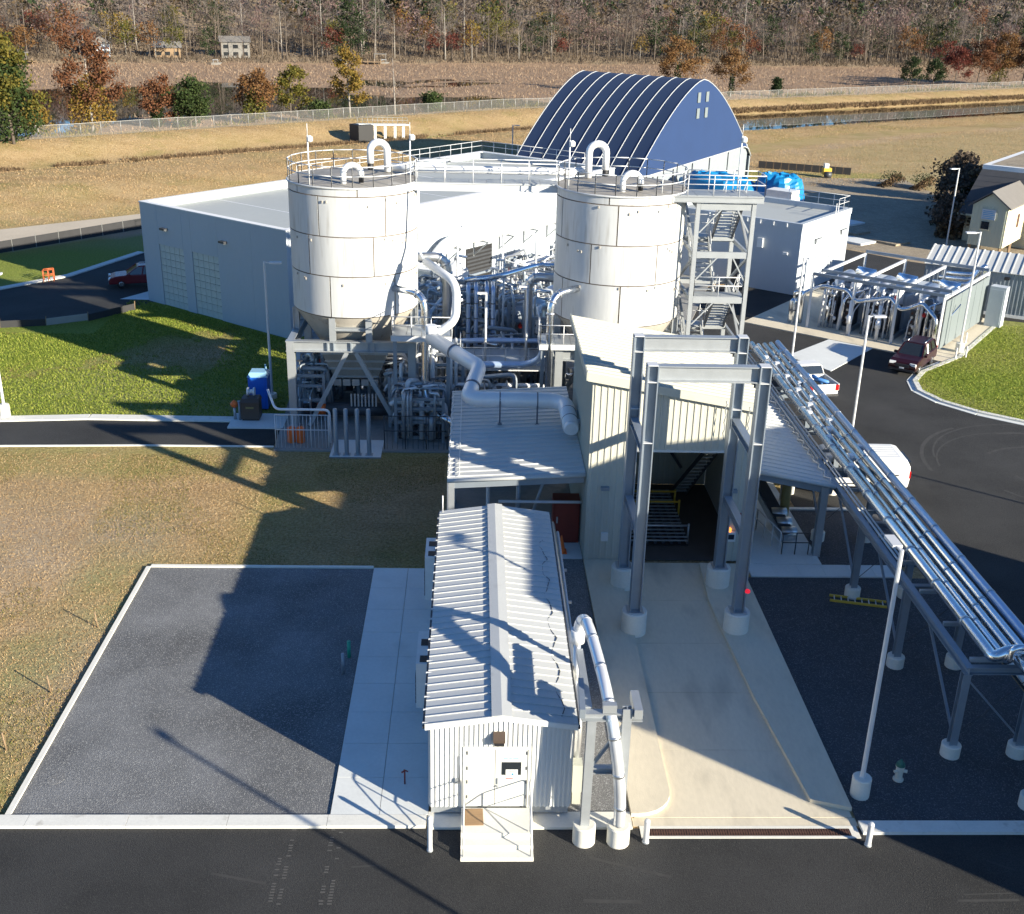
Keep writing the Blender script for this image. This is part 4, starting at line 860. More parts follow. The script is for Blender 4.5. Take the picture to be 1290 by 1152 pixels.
for y, z0, z1, w_ in ((40.3, .9, 2.8, 1.7), (33.4, .75, 2.5, 2.1)):
    h = obj('air_conditioner', MB().box(A0-.62, y-w_/2, z0, A0-.04, y+w_/2, z1), 'white_paint', sh)
    for k in range(7): obj('louvre', MB().box(A0-.65, y-w_/2+.08, z0+.15+k*.16, A0-.62, y-.1, z0+.24+k*.16), 'dark_steel', h)
    obj('fan_grille', MB().box(A0-.5, y-w_/2+.12, z1, A0-.15, y-w_/2+.5, z1+.02), 'dark', h); obj('fan_grille', MB().box(A0-.5, y+.1, z1, A0-.15, y+.5, z1+.02), 'dark', h)
# entrance steps
sp = thing('entrance_steps', 'pale concrete landing and steps with handrails at the shed door', 'steps', (.85, 26.8, 0))
obj('landing', MB().box(-.2, 26.55, 0, 1.92, 27.68, .42), 'concrete_white', sp)
obj('step', MB().box(-.2, 26.2, 0, 1.92, 26.54, .28), 'concrete_white', sp); obj('step', MB().box(-.2, 25.85, 0, 1.92, 26.19, .14), 'concrete_white', sp)
for x in (-.12, 1.84):
    mb = MB().tube(bend([(x, 27.62, .45), (x, 27.62, 1.5), (x, 26.6, 1.5), (x, 25.9, 1.1), (x, 25.9, .15)], .12, 3), .024, 6).tube([(x, 27.62, .95), (x, 26.6, .95), (x, 25.92, .6)], .02, 6).tube([(x, 26.6, .45), (x, 26.6, 1.5)], .024, 6)
    obj('handrail', mb, 'rail', sp)
solo('plywood_sheet', MB().cbox((.16, 27.25, .435), (.6, .72, .02), .03), 'plywood', 'brown plywood sheet lying on the shed landing', 'board')
# ================================================================ tall hall off to the right whose shade covers the pipe rack yard
oc = thing('process_hall', 'tall grey metal hall beyond the right edge, shading the pipe rack yard', 'building', (33, 27, 0))
sdv = Vector((.783, -.622, 0)); nsv = Vector((.622, .783, 0))
def sn(m_, n_, z=0): return sdv*m_+nsv*n_+Vector((0, 0, z))
EH, RH, NM = 11.0, 13.4, 39.75
obj('wall', MB().extr([(28.9, 0), (50.6, 0), (50.6, EH), (NM, RH), (28.9, EH)], sdv*4, nsv, (0, 0, 1), sdv*16), 'siding_white', oc)
for n0, n1, z0, z1 in ((28.7, NM, EH+.0, RH+.04), (NM, 50.8, RH+.04, EH+.0)): obj('roof', MB().hexa([sn(3.8, n0, z0), sn(20.2, n0, z0), sn(20.2, n1, z1), sn(3.8, n1, z1), sn(3.8, n0, z0+.12), sn(20.2, n0, z0+.12), sn(20.2, n1, z1+.12), sn(3.8, n1, z1+.12)]), 'roof_light', oc)
obj('door', MB().hexa([sn(m_, n_, z) for z in (0, 4.5) for m_, n_ in ((3.94, 36), (3.99, 36), (3.99, 41), (3.94, 41))]), 'steel_blue', oc)
# ================================================================ light poles
def light_pole(x, y, h, ang, label, ped=.75):
    t = thing('light_pole', label, 'lamp', (x, y, 0), 'light poles')
    if ped: obj('pedestal', MB().lathe((x, y, 0), [(.3, 0), (.3, ped-.03), (.27, ped), (.01, ped)], 16), 'concrete_white', t)
    obj('pole', MB().lathe((x, y, ped), [(.1, 0), (.1, .05), (.085, .1), (.07, h-ped)], 8, False), 'rail', t)
    e = Vector((math.cos(ang), math.sin(ang), 0)); p = Vector((x, y, h-.06))
    obj('lamp_head', MB().beam(p, p+e*.35, .06, .06).beam(p+e*.3, p+e*1.0, .3, .1), 'rail', t)
light_pole(12.4, 28.75, 8.75, 1.6, 'light pole on pedestal at the ramp corner in front of the pipe rack')
light_pole(-12.2, 65.6, 8.4, 0, 'light pole by the blue portable toilet and the left silo', .3)
light_pole(-26.8, 61.8, 8.4, 0, 'light pole on pedestal at the left edge of the photo')
light_pole(34.85, 77.0, 8.7, math.pi, 'light pole on pedestal at the lawn corner beside the equipment frame')
light_pole(22.1, 74.6, 7.2, .2, 'light pole on the asphalt in front of the equipment pad', .0)
light_pole(22.1, 60.9, 7.0, .1, 'light pole standing behind the pipe rack near the white pickup', .0)
light_pole(12.6, 13.6, 9.0, 2.4, 'light pole below the photo casting its shadow over the gravel')
light_pole(43.4, 38.8, 8.8, 2.4, 'light pole beyond the right edge casting a thin shadow over the asphalt')
light_pole(48.4, 114.3, 7.9, 3.4, 'tall thin pole beside the dark shrubs and the raised house', .0)
light_pole(-1.2, 81.5, 7.6, .2, 'light pole in front of the sunlit long white wall', .0)
light_pole(5.3, 166, 5.6, 0, 'thin dark pole standing left of the blue arched building', .0)
# ================================================================ pipe rack
pr = thing('pipe_rack', 'long low steel pipe rack running from the foreground yard to the stair tower', 'pipe rack', (17.2, 45, 0))
RX0, RX1, RZt = 16.1, 18.35, 3.4
for y in (30.8, 36.2, 41.5, 46.8, 52.2, 57.6, 63):
    for x in (RX0, RX1):
        if x == RX1 and y > 50 and y < 56: pass
        obj('pedestal', MB().lathe((x, y, 0), [(.32, 0), (.32, .47), (.29, .5), (.01, .5)], 16), 'concrete_white', pr)
        obj('post', MB().ibeam((x, y, .5), (x, y, RZt-.16), .26, .26, .04, (0, 1, 0)), 'steel_blue', pr)
    obj('cross_beam', MB().ibeam((RX0+.11, y, RZt-.02), (RX1-.11, y, RZt-.02), .22, .26, .03), 'steel_blue', pr)
    obj('brace', MB().beam((RX0, y+.2, .9), (RX0, y+3.2, RZt-.2), .08, .08), 'steel_blue', pr)
    obj('brace', MB().beam((RX0+.1, y, 3.0), (RX1-.1, y, .8), .06, .06), 'steel_blue', pr); obj('brace', MB().beam((RX0+.1, y+.08, .8), (RX1-.1, y+.08, 3.0), .02, .02), 'dark_steel', pr)
for x, y in ((RX0, 30.6), (RX1, 25.0)): obj('long_beam', MB().ibeam((x, y, RZt+.02), (x, 66, RZt+.02), .24, .3, .035), 'steel_blue', pr)
for k in range(16): obj('pipe_support', MB().box(RX0+.15, 31+k*2.25, RZt+.13, RX1-.15, 31.12+k*2.25, RZt+.27), 'galv', pr)
obj('pedestal', MB().lathe((17.6, 28.2, 0), [(.32, 0), (.32, .47), (.29, .5), (.01, .5)], 16), 'concrete_white', pr); obj('post', MB().ibeam((17.6, 28.2, .5), (17.6, 28.2, 3.24), .26, .26, .04, (0, 1, 0)), 'steel_blue', pr); obj('cross_beam', MB().ibeam((17.6, 28.2, 3.3), (20, 28.2, 3.3), .22, .26), 'steel_blue', pr)
def rackpipe(label, x, z, r, ys, ye, m, path=None, bands=True, n=10):
    t = thing('pipe', label, 'pipe', (x, ys, z-r), 'pipes on the rack')
    pts = path or [(x, ys, z), (x, ye, z)]
    obj('pipe_run', MB().tube(pts, r, n), m, t)
    if bands:
        y = ys+1.5
        while y < ye-1: obj('joint_band', MB().tube([(x, y, z), (x, y+.12, z)], r*1.09, n), 'alu_dull', t); y += 2.6
rackpipe('fattest insulated pipe on the rack, second from the left edge', 16.72, 4.02, .19, 31.2, 65, 'alu', bend([(19.9, 30.5, 4.3), (17.15, 30.5, 4.3), (16.72, 30.5, 4.02), (16.72, 31.6, 4.02), (16.72, 65, 4.02)], .3), n=14)
rackpipe('thin insulated pipe on the rack just right of the fattest one', 17.12, 3.98, .11, 31.3, 65, 'alu', bend([(20, 30.2, 4.6), (17.12, 30.2, 4.6), (17.12, 30.25, 3.98), (17.12, 65, 3.98)], .25))
rackpipe('middle insulated pipe on the rack', 17.5, 4.0, .14, 32.2, 65, 'alu', bend([(20.2, 29.2, 4.05), (17.5, 29.2, 4.0), (17.5, 65, 4.0)], .35))
rackpipe('insulated pipe on the rack next to the right edge', 17.88, 4.05, .14, 32.6, 65, 'alu', bend([(20.4, 29.5, 4.3), (17.88, 29.5, 4.05), (17.88, 65, 4.05)], .35))
rackpipe('rightmost insulated pipe on the rack with painted blue sky sheen', 18.28, 4.15, .16, 32.9, 65, 'sky_tint_pipe', bend([(20.6, 29.8, 4.5), (18.28, 29.8, 4.15), (18.28, 65, 4.15)], .35))
rackpipe('small bare pipe along the left side of the rack, outer', 16.28, 3.64, .045, 38, 65, 'rail', None, False, 6)
rackpipe('small bare pipe along the left side of the rack, inner', 16.45, 3.64, .045, 38, 65, 'rail', None, False, 6)
# small valves and guides on top of the pipes at the far end
for i in range(16):
    x = rnd.choice((16.95, 17.3, 17.7, 18.1)); y = 46+i*1.15
    obj('pipe_shoe', MB().box(x-.12, y, RZt+.272, x+.12, y+.3, RZt+.75), 'white_clad', pr)
ct = thing('cable_tray', 'open ladder cable tray between rack and right lean-to roof', 'cable tray', (16.3, 52, 3.6))
for x in (15.98, 16.0): pass
obj('side_channel', MB().box(15.86, 47.5, 3.76, 15.9, 64, 3.88), 'galv', ct); obj('side_channel', MB().box(16.0, 47.5, 3.76, 16.04, 64, 3.88), 'galv', ct)
for k in range(40): obj('rung', MB().box(15.9, 47.6+k*.41, 3.78, 16.0, 47.66+k*.41, 3.82), 'galv', ct)
# ================================================================ pipe stand at the shed
ps = thing('pipe_stand', 'galvanised two post stand on concrete pedestals carrying the shiny overhead pipe by the shed', 'pipe stand', (4, 27, 0))
for x, y in ((3.45, 26.72), (4.47, 26.68)):
    obj('pedestal', MB().lathe((x, y, 0), [(.34, 0), (.34, .6), (.31, .64), (.01, .64)], 20), 'concrete_white', ps)
obj('post', MB().ibeam((3.45, 26.72, .64), (3.5, 26.9, 4.2), .26, .22, .04, (0, 1, 0)), 'galv', ps)
obj('post', MB().ibeam((4.47, 26.68, .64), (4.5, 26.9, 4.6), .26, .22, .04, (0, 1, 0)), 'galv', ps)
obj('cross_beam', MB().ibeam((3.2, 26.95, 4.3), (4.95, 26.95, 4.3), .26, .26, .04), 'galv', ps)
obj('cross_beam', MB().ibeam((3.5, 26.85, 2.5), (4.5, 26.85, 2.5), .2, .2, .03), 'galv', ps)
obj('arm', MB().beam((3.42, 27.1, 4.35), (3.42, 30.2, 4.35), .2, .26).beam((4.8, 26.7, 4.5), (4.8, 27.7, 4.5), .24, .3), 'galv', ps)
obj('brace', MB().beam((3.55, 26.85, 2.6), (4.45, 26.85, 4.1), .09, .09), 'steel_blue', ps)
obj('channel', MB().beam((3.22, 26.8, 4.45), (3.3, 28.4, 4.45), .16, .3), 'steel_blue', ps)
obj('saddle', MB().box(3.8, 26.85, 4.44, 4.2, 27.05, 4.7), 'galv', ps)
pp = thing('arched_pipe', 'shiny arched aluminium clad pipe rising over the stand beside the shed', 'pipe', (4, 28, 0))
pth = [(4.44, 26.5, .8), (4.42, 26.45, 1.8), (4.27, 26.5, 3.0), (4.1, 26.75, 4.1), (3.95, 27.5, 4.8), (3.8, 28.7, 5.15), (3.66, 29.8, 5.4), (3.56, 30.5, 5.4), (3.46, 30.85, 5.05), (3.42, 30.9, 4.6)]
def smooth(P, k=3):
    P = [Vector(p) for p in P]
    for _ in range(k):
        Q = [P[0]]
        for a, b in zip(P, P[1:]): Q += [a*.75+b*.25, a*.25+b*.75]
        P = Q+[P[-1]]
    return P
sp_ = smooth(pth, 2); obj('pipe_run', MB().tube(sp_, .17, 16), 'alu_bright', pp)
for i in range(4, len(sp_)-3, 4): obj('joint_band', MB().tube([sp_[i], sp_[i]+(sp_[i+1]-sp_[i])*.35], .182, 16), 'alu_dull', pp)
obj('sleeve', MB().tube([(3.42, 30.9, 4.75), (3.42, 30.9, 4.3)], .23, 14), 'white_clad', pp)
obj('riser', MB().tube([(3.42, 30.9, 4.3), (3.42, 30.9, 1.2)], .12, 10), 'alu_dull', pp)
dp_ = thing('conduit_run', 'grey pipes running along the right side of the shed', 'pipe', (3.4, 36, 0))
obj('pipe_run', MB().tube(bend([(3.36, 43.4, .3), (3.36, 42.6, 2.9), (3.42, 31, 2.75), (3.4, 29, 2.7), (3.3, 28.6, .4)], .4), .11, 8), 'alu_dull', dp_)
obj('pipe_run', MB().tube(bend([(3.6, 43.2, .3), (3.6, 42.4, 2.6), (3.55, 34, 2.55), (3.5, 33.5, .3)], .4), .06, 8), 'rail', dp_)
for y in (31.5, 34, 36.5, 39): obj('bracket', MB().box(3.15, y, 2.45, 3.75, y+.08, 2.55), 'galv', dp_)
solo('junction_cabinet', MB().box(3.2, 28.3, .5, 3.5, 28.7, 1.5).box(3.22, 28.32, 0, 3.48, 28.68, .5), 'siding_green', 'small tan cabinet between the shed and the pipe stand', 'cabinet')
# ================================================================ fat white duct
dt = thing('white_duct', 'fat white insulated duct bending over the lean-to roof into the building', 'duct', (1, 53, 4.5))
P1 = [(-2.2, 57.6, 6.3), (.33, 54, 5.9), (-.2, 51.9, 5.1), (.2, 51.6, 5.05), (3.9, 51.4, 5.1), (4.45, 50.9, 5.1), (4.55, 48.4, 4.85)]
obj('pipe_run', MB().tube(bend(P1, .35, 4), .38, 20), 'white_clad', dt)
obj('end_cap', MB().tube([(4.55, 48.4, 4.85), (4.552, 48.25, 4.83)], [.38, .3], 20), 'white_clad', dt)
for a, b in (((-1, 55.9, 6.13), (-.93, 55.8, 6.12)), ((-.0, 52.65, 5.4), (-.02, 52.55, 5.36)), ((1.3, 51.55, 5.06), (1.36, 51.55, 5.06)), ((3.1, 51.45, 5.09), (3.16, 51.45, 5.09)), ((4.5, 50.0, 5.0), (4.5, 49.94, 5.0)), ((4.53, 49.1, 4.92), (4.53, 49.05, 4.92))): obj('band', MB().tube([a, b], .395, 20), 'band', dt)
for x in (1.33, 3.13): obj('leg', MB().beam((x, 51.15, 4.0), (x, 51.15, 5.1), .08, .08).box(x-.1, 51.05, 3.95, x+.1, 51.25, 4.0), 'band', dt)
for y in (50.2, 49.0): obj('stub', MB().tube([(4.6, y, 4.95), (4.97, y, 4.95)], .12, 10), 'white_clad', dt)
d2_ = thing('downcomer_pipe', 'white pipe zigzagging down the right side of the left silo', 'pipe', (-1.5, 60, 6))
obj('upper_run', MB().tube(bend([(-3.05, 61.9, 13.4), (-3.02, 61.5, 10.4), (-2.85, 60.9, 9.85), (-2.4, 60.3, 9.6)], .35, 4), .075, 10), 'white_clad', d2_)
obj('pipe_run', MB().tube(bend([(-2.6, 60.55, 9.7), (-1.15, 58.6, 9.2), (-.9, 58.2, 8.8), (-.9, 57.9, 7.5), (-1.1, 57.8, 7.1), (-2.2, 57.6, 6.3)], .35, 4), .22, 16), 'white_clad', d2_)
obj('stub', MB().tube([(-2.2, 57.6, 6.3), (-2.2, 57.6, 7.0)], .3, 14), 'white_clad', d2_)
def elbow(label, P, r, m='alu', sup=None):
    t = thing('elbow_pipe', label, 'pipe', tuple(P[-1])); s_ = bend(P, 1.3, 8); obj('pipe_run', MB().tube(s_, r, 14), m, t)
    for k in (3, 6, len(s_)-1):
        a = s_[min(k, len(s_)-2)]; b = s_[min(k, len(s_)-2)+1]; obj('flange', MB().tube([a, a+(b-a).normalized()*.1], r*1.25, 14), 'alu_dull', t)
    return t
elbow('shiny elbow pipe dropping from the left silo to the ground', [(-4.4, 61.4, 8.0), (-2.65, 60.2, 8.0), (-2.65, 59.9, 2.2), (-2.0, 58.8, 1.6), (-.6, 57.2, 1.5)], .2)
elbow('shiny elbow pipe dropping from the right silo to the ground', [(5.9, 60.6, 8.4), (4.15, 59.3, 8.3), (4.15, 59.0, 1.0)], .2)
elbow('dull elbow pipe behind the left silo platform', [(-3.6, 66.5, 8.6), (-1.6, 66.8, 8.6), (-1.6, 66.8, 3.5)], .28, 'alu_dull')
elbow('dull elbow pipe in the shade at the rear of the right silo', [(4.9, 66, 7.6), (3.3, 66.4, 7.6), (3.3, 66.4, 1.5)], .26, 'alu_dull')
# ================================================================ service platforms
def platform(label, cx, cy, z, w_, d_, gap=None):
    t = thing('service_platform', label, 'platform', (cx, cy, 0)); x0, x1, y0, y1 = cx-w_/2, cx+w_/2, cy-d_/2, cy+d_/2
    obj('edge_beam', MB().box(x0, y0, z-.3, x1, y0+.12, z).box(x0, y1-.12, z-.3, x1, y1, z).box(x0, y0+.12, z-.3, x0+.12, y1-.12, z).box(x1-.12, y0+.12, z-.3, x1, y1-.12, z), 'rail', t)
    n_ = max(2, round(w_/.9))
    for k in range(n_): obj('grating', MB().box(x0+.01+k*w_/n_, y0, z+.004, x0-.01+(k+1)*w_/n_, y1, z+.04), 'galv', t)
    obj('guard_rail', rail(MB(), [(x0+.05, y1-.05, z), (x0+.05, y0+.05, z), (x1-.05, y0+.05, z), (x1-.05, y1-.05, z)], step=1.2), 'rail', t)
    for x in (x0+.2, x1-.2): obj('post', MB().beam((x, y0+.3, .08), (x, y0+.3, z-.3), .2, .2), 'steel_blue', t)
    return t
platform('small railed platform hanging at the lower right of the left silo', -2.8, 60.3, 5.9, 3.3, 2.2)
platform('small railed platform at the lower left of the right silo', 4.9, 59.9, 5.6, 2.6, 1.8)
platform('railed mezzanine platform between the two silos', 1.9, 64.2, 3.2, 5.4, 3.2)
# ================================================================ process equipment between and behind the silos
for i, x in enumerate((-.32, .16, .82, 1.2)):
    t = thing('riser_pipe', ('first', 'second', 'third', 'fourth')[i]+' from the left of four sky-tinted vertical pipes between the silos', 'pipe', (x, 68, 0), 'sky-tinted riser pipes')
    obj('pipe_run', MB().tube(bend([(x, 69.4+.3*(i > 1), 6.35), (x, 68, 6.35), (x, 68, 2.2), (x+(.8 if i > 1 else -.9), 68, 1.7)], .35), .13, 12), 'sky_tint_pipe', t)
    for k in range(4): obj('joint_band', MB().tube([(x, 68, 2.6+k*.95), (x, 68, 2.67+k*.95)], .142, 12), 'band', t)
def tank_h(label, o, L_, r, z, m='alu_dull', ax=None, legs=True, cat='tank', name='horizontal_tank'):
    ax = ax or V_; o = Vector((o[0], o[1], z)); t = thing(name, label, cat, (o.x, o.y, 0))
    P = [o, o+ax*.12*L_*.3, o+ax*.1*L_, o+ax*.9*L_, o+ax*(1-.036)*L_, o+ax*L_]
    obj('vessel', MB().tube(P, [r*.3, r*.8, r, r, r*.8, r*.3], 20), m, t)
    for k in (.25, .75):
        c = o+ax*L_*k; s_ = ax.cross(Vector((0, 0, 1)))
        obj('saddle', MB().hexa([c+s_*a+ax*b+Vector((0, 0, zz_)) for zz_ in (-z+.08, -r*.6) for a, b in ((-r*.8, -.1), (r*.8, -.1), (r*.8, .1), (-r*.8, .1))]), 'steel_blue', t)
        obj('joint_band', MB().tube([c+ax*.3, c+ax*.36], r*1.02, 20), 'band', t)
    obj('nozzle', MB().tube([o+ax*L_*.5+Vector((0, 0, r*.8)), o+ax*L_*.5+Vector((0, 0, r+.4))], .12, 10).tube([o+ax*L_*.5+Vector((0, 0, r+.3)), o+ax*L_*.5+Vector((0, 0, r+.4))], .2, 10), 'alu_dull', t)
    return t
def tank_v(label, x, y, r, z0, z1, m='alu_dull', cat='tank', name='vertical_tank'):
    t = thing(name, label, cat, (x, y, 0)); obj('vessel', MB().lathe((x, y, 0), [(r*.3, z0-.3), (r*.85, z0-.12), (r, z0+.1), (r, z1-.15), (r*.85, z1+.08), (r*.3, z1+.25), (.02, z1+.27)], 20), m, t)
    for k in range(3): a = k*2.1+.4; obj('leg', MB().beam((x+r*.85*math.cos(a), y+r*.85*math.sin(a), .08), (x+r*.85*math.cos(a), y+r*.85*math.sin(a), z0+.2), .1, .1), 'galv', t)
    obj('nozzle', MB().tube(bend([(x, y, z1+.2), (x, y, z1+.8), (x+.9, y-.5, z1+.8)], .25), .1, 8), 'alu', t)
    for z in (z0+.6, (z0+z1)/2): obj('joint_band', MB().cyl((x, y), r*1.015, z, z+.06, 20), 'band', t)
    return t
tank_h('horizontal grey drum in the plant area left of the right silo', (2.2, 72), 4.2, .75, 3.4, 'steel_blue', V_)
tank_h('white horizontal drum near the sunlit wall behind the sky-tinted pipes', (-2.2, 79), 3.2, .7, 2.6, 'white_clad', V_)
tank_v('upright grey vessel behind the mezzanine platform', 3.9, 69.5, .8, 1.2, 5.2)
tank_v('upright pale vessel next to the sunlit white wall', -1.4, 83.5, .6, 1.0, 4.2, 'white_clad')
tank_v('short upright dark vessel under the mezzanine platform', .6, 66.6, .6, .7, 2.6, 'steel_blue')
tank_v('upright vessel among the pipes at the rear left of the right silo', 5.6, 75.5, .7, 1, 4.6)
fan = thing('blower', 'grey square cabinet blower beside the sunlit white wall', 'blower', (-.4, 86, 0))
obj('cabinet', MB().hexa([uv((-1.6, 86), a, b, z) for z in (.4, 2.6) for a, b in ((0, 0), (1.6, 0), (1.6, 1.8), (0, 1.8))]), 'container', fan); obj('inlet', MB().tube([uv((-1.6, 86), -.35, .9, 2.9), uv((-1.6, 86), .4, .9, 2.9)], .55, 18), 'white_clad', fan)
obj('plinth', MB().hexa([uv((-1.6, 86), a, b, z) for z in (0.08, .4) for a, b in ((-.2, -.2), (1.8, -.2), (1.8, 2), (-.2, 2))]), 'concrete_grey', fan)
obj('mouth', MB().tube([uv((-1.6, 86), -.36, .9, 2.9), uv((-1.6, 86), -.37, .9, 2.9)], .42, 18), 'dark', fan)
ctl = thing('control_cabin', 'flat grey steel cabin in shade beside the long white wall', 'cabin', tuple(uv(WA, WW+.6, 13.5)))
obj('body', quadbox(MB(), WA, WW+.5, WW+2.6, 12, 15.5, .08, 3.2), 'steel_blue', ctl); obj('roof', quadbox(MB(), WA, WW+.4, WW+2.7, 11.9, 15.6, 3.2, 3.35), 'rail', ctl)
obj('door', quadbox(MB(), WA, WW+1, WW+1.9, 11.95, 12, .2, 2.2), 'container', ctl)
# pipe modules: steel frames with crowded piping, one thing each
def module(label, cx, cy, w_, d_, h, seed, rz=0., np=14):
    r = random.Random(seed); t = thing('pipe_module', label, 'piping', (cx, cy, .08), 'pipe modules', rz if rz else 1e-6)
    for sx in (-1, 1):
        for sy in (-1, 1): obj('post', MB().beam((sx*w_/2, sy*d_/2, 0), (sx*w_/2, sy*d_/2, h), .16, .16), 'steel_blue', t)
    zs = [h*.45, h*.75, h-.1]
    for z in zs:
        for sy in (-1, 1): obj('cross_beam', MB().beam((-w_/2+.09, sy*d_/2, z), (w_/2-.09, sy*d_/2, z), .1, .16), 'steel_blue', t)
        for sx in (-1, 1): obj('cross_beam', MB().beam((sx*w_/2, -d_/2+.09, z), (sx*w_/2, d_/2-.09, z), .1, .14), 'steel_blue', t)
    for k in range(np):
        z = r.choice(zs)+.1+r.uniform(0, .25); rr = r.choice((.05, .06, .08, .1, .14)); m_ = r.choice(('alu_dull', 'galv', 'galv', 'white_clad', 'steel_mid', 'steel_blue', 'rail'))
        x = r.uniform(-w_/2+.2, w_/2-.2); x2 = r.uniform(-w_/2+.2, w_/2-.2); y = r.uniform(-d_/2, d_/2)
        p = r.choice(([(x, -d_/2-.2, .3), (x, -d_/2-.2, z), (x, d_/2+.2, z), (x, d_/2+.2, z-.6)], [(-w_/2-.3, y, z-r.uniform(0, 1)), (-w_/2-.1, y, z), (w_/2+.1, y, z), (w_/2+.2, y, .2)], [(x, y, .1), (x, y, z), (x2, y, z), (x2, y+.8, z), (x2, y+.8, .2)], [(x, y-.5, .1), (x, y-.5, h+r.uniform(.2, 1.)), (x2, y+.5, h+.3), (x2, y+.5, h*.4)]))
        obj('pipe_run', MB().tube(bend(p, rr*3), rr, 8), m_, t)
    for k in range(np):
        x, y, z = r.uniform(-w_/2, w_/2), r.uniform(-d_/2, d_/2), r.uniform(.5, h+.2); a = r.uniform(0, 3)
        e = Vector((math.cos(a), math.sin(a), 0)); c = Vector((x, y, z))
        v = obj('valve', MB().lathe((x, y, z-.15), [(.08, 0), (.14, .06), (.14, .24), (.06, .3), (.03, .32), (.03, .55)], 8), r.choice(('alu_dull', 'steel_blue', 'rail', 'red' if r.random() < .15 else 'alu_dull')), t)
        obj('hand_wheel', MB().lathe((x, y, z+.4), [(.16, 0), (.19, .02), (.16, .04), (.03, .03)], 10), 'dark_steel', v)
    for k in range(4):
        x, y = r.uniform(-w_/2+.3, w_/2-.3), r.uniform(-d_/2+.3, d_/2-.3); s_ = r.uniform(.3, .5)
        p = obj('pump', MB().tube([(x-.5, y, .45), (x+.1, y, .45)], .2, 12).lathe((x+.3, y, .2), [(.22, 0), (.28, .15), (.28, .4), (.1, .5)], 12).box(x-.6, y-.25, .02, x+.6, y+.25, .2), r.choice(('steel_blue', 'alu_dull', 'dark_steel')), t)
    return t
module('crowded pipe frame under the rear of the mezzanine platform', 2.2, 67.6, 4.2, 2.4, 3.2, 1)
module('crowded pipe frame left of the right silo, in front of the grey drum', 3.9, 72.2, 3.4, 3.2, 4.8, 2, RZ+.7)
module('crowded pipe frame against the sunlit wall at the rear', 5.2, 84, 4.0, 5.0, 4.4, 3, math.pi/2+RZ, 18)
module('crowded pipe frame farthest back between wall and right silo', 9.5, 92, 4.0, 5.0, 4.0, 4, math.pi/2+RZ, 18)
module('crowded pipe frame behind the left silo', -3.4, 71.5, 4.0, 3.5, 4.2, 5, RZ+.5, 18)
module('crowded pipe frame on the right below the left silo', -1.9, 63.5, 2.6, 4.0, 3.6, 6, .02, 20)
module('crowded pipe frame on the ground behind the lean-to roof', 1.6, 60.2, 5.0, 2.8, 2.3, 7, .01, 18)
module('crowded pipe frame under the right silo hopper', 8.0, 62.4, 3.0, 3.0, 2.0, 8, .01, 12)
module('crowded pipe frame behind the right silo', 8.2, 70, 4, 4, 4.4, 9, .3, 12)
module('narrow pipe manifold at the right leg of the left silo', -4.0, 61.3, 1.4, 1.2, 3.0, 10, .01, 16)
module('crowded pipe frame under the rear of the left silo hopper', -6.7, 66.2, 5.0, 2.6, 2.6, 11, .01, 24)
module('small pipe frame under the left edge of the left silo', -9.3, 63.4, 1.6, 3.6, 2.8, 12, .01, 16)
module('crowded pipe frame in front of the grey steel cabin', -2.6, 76.5, 3.6, 3.6, 4.4, 13, RZ+.2, 22)
module('crowded pipe frame in the middle of the plant behind the four risers', 1.6, 74.5, 4.2, 3.4, 4.6, 14, RZ+.1, 24)
module('crowded pipe frame in the middle rear beside the sunlit wall', 2.6, 80.0, 4.2, 4.0, 4.4, 15, RZ, 24)
module('narrow pipe frame behind the mezzanine left of the right silo', 4.6, 67.8, 2.0, 2.6, 5.0, 16, .02, 18)
module('low pipe frame below the left silo platform', -2.9, 59.3, 2.6, 1.8, 2.6, 17, .01, 18)
for i, (x, y, w_, h) in enumerate(((-8.2, 66.9, 1.6, 2.2), (-5.0, 67.2, 1.3, 2.0), (.2, 71.2, 1.5, 2.4), (4.4, 64.6, 1.1, 2.2))):  # dark boxes added to darken the pale gaps under and between the silos
    t = thing('dark_filler_box', ('added dark box under the rear left of the left silo', 'added dark box under the rear right of the left silo', 'added dark box behind the four sky-tinted risers', 'added dark box by the right end of the mezzanine')[i], 'cabinet', (x, y, .08))
    obj('body', MB().box(x-w_/2, y-.4, .2, x+w_/2, y+.4, h), 'dark_steel', t); obj('plinth', MB().box(x-w_/2, y-.4, .08, x+w_/2, y+.4, .2), 'galv', t)
    for k in range(2): obj('door', MB().box(x-w_/2+.04+k*w_/2, y-.43, .3, x-.04+k*w_/2, y-.4, h-.1), 'dark_steel', t)
for i, (x, y, h) in enumerate(((.72, 63.3, 7.3), (3.05, 62.6, 7.9), (4.2, 76, 8.2), (1.9, 70.5, 7.6), (2.1, 82, 7))):
    t = thing('lamp_post', ('slim lamp post on the mezzanine near the sky-tinted pipes', 'slim lamp post at the right of the mezzanine', 'slim lamp post far back by the right silo', 'slim lamp post behind the mezzanine', 'slim lamp post in front of the sunlit wall brackets')[i], 'lamp', (x, y, 3.2 if i < 2 else .08))
    z0 = 3.24 if i < 2 else .08; obj('pole', MB().tube([(x, y, z0), (x, y, h)], .07, 8), 'rail', t); obj('lamp_head', MB().box(x-.5, y-.1, h-.04, x+.06, y+.1, h+.06), 'rail', t)
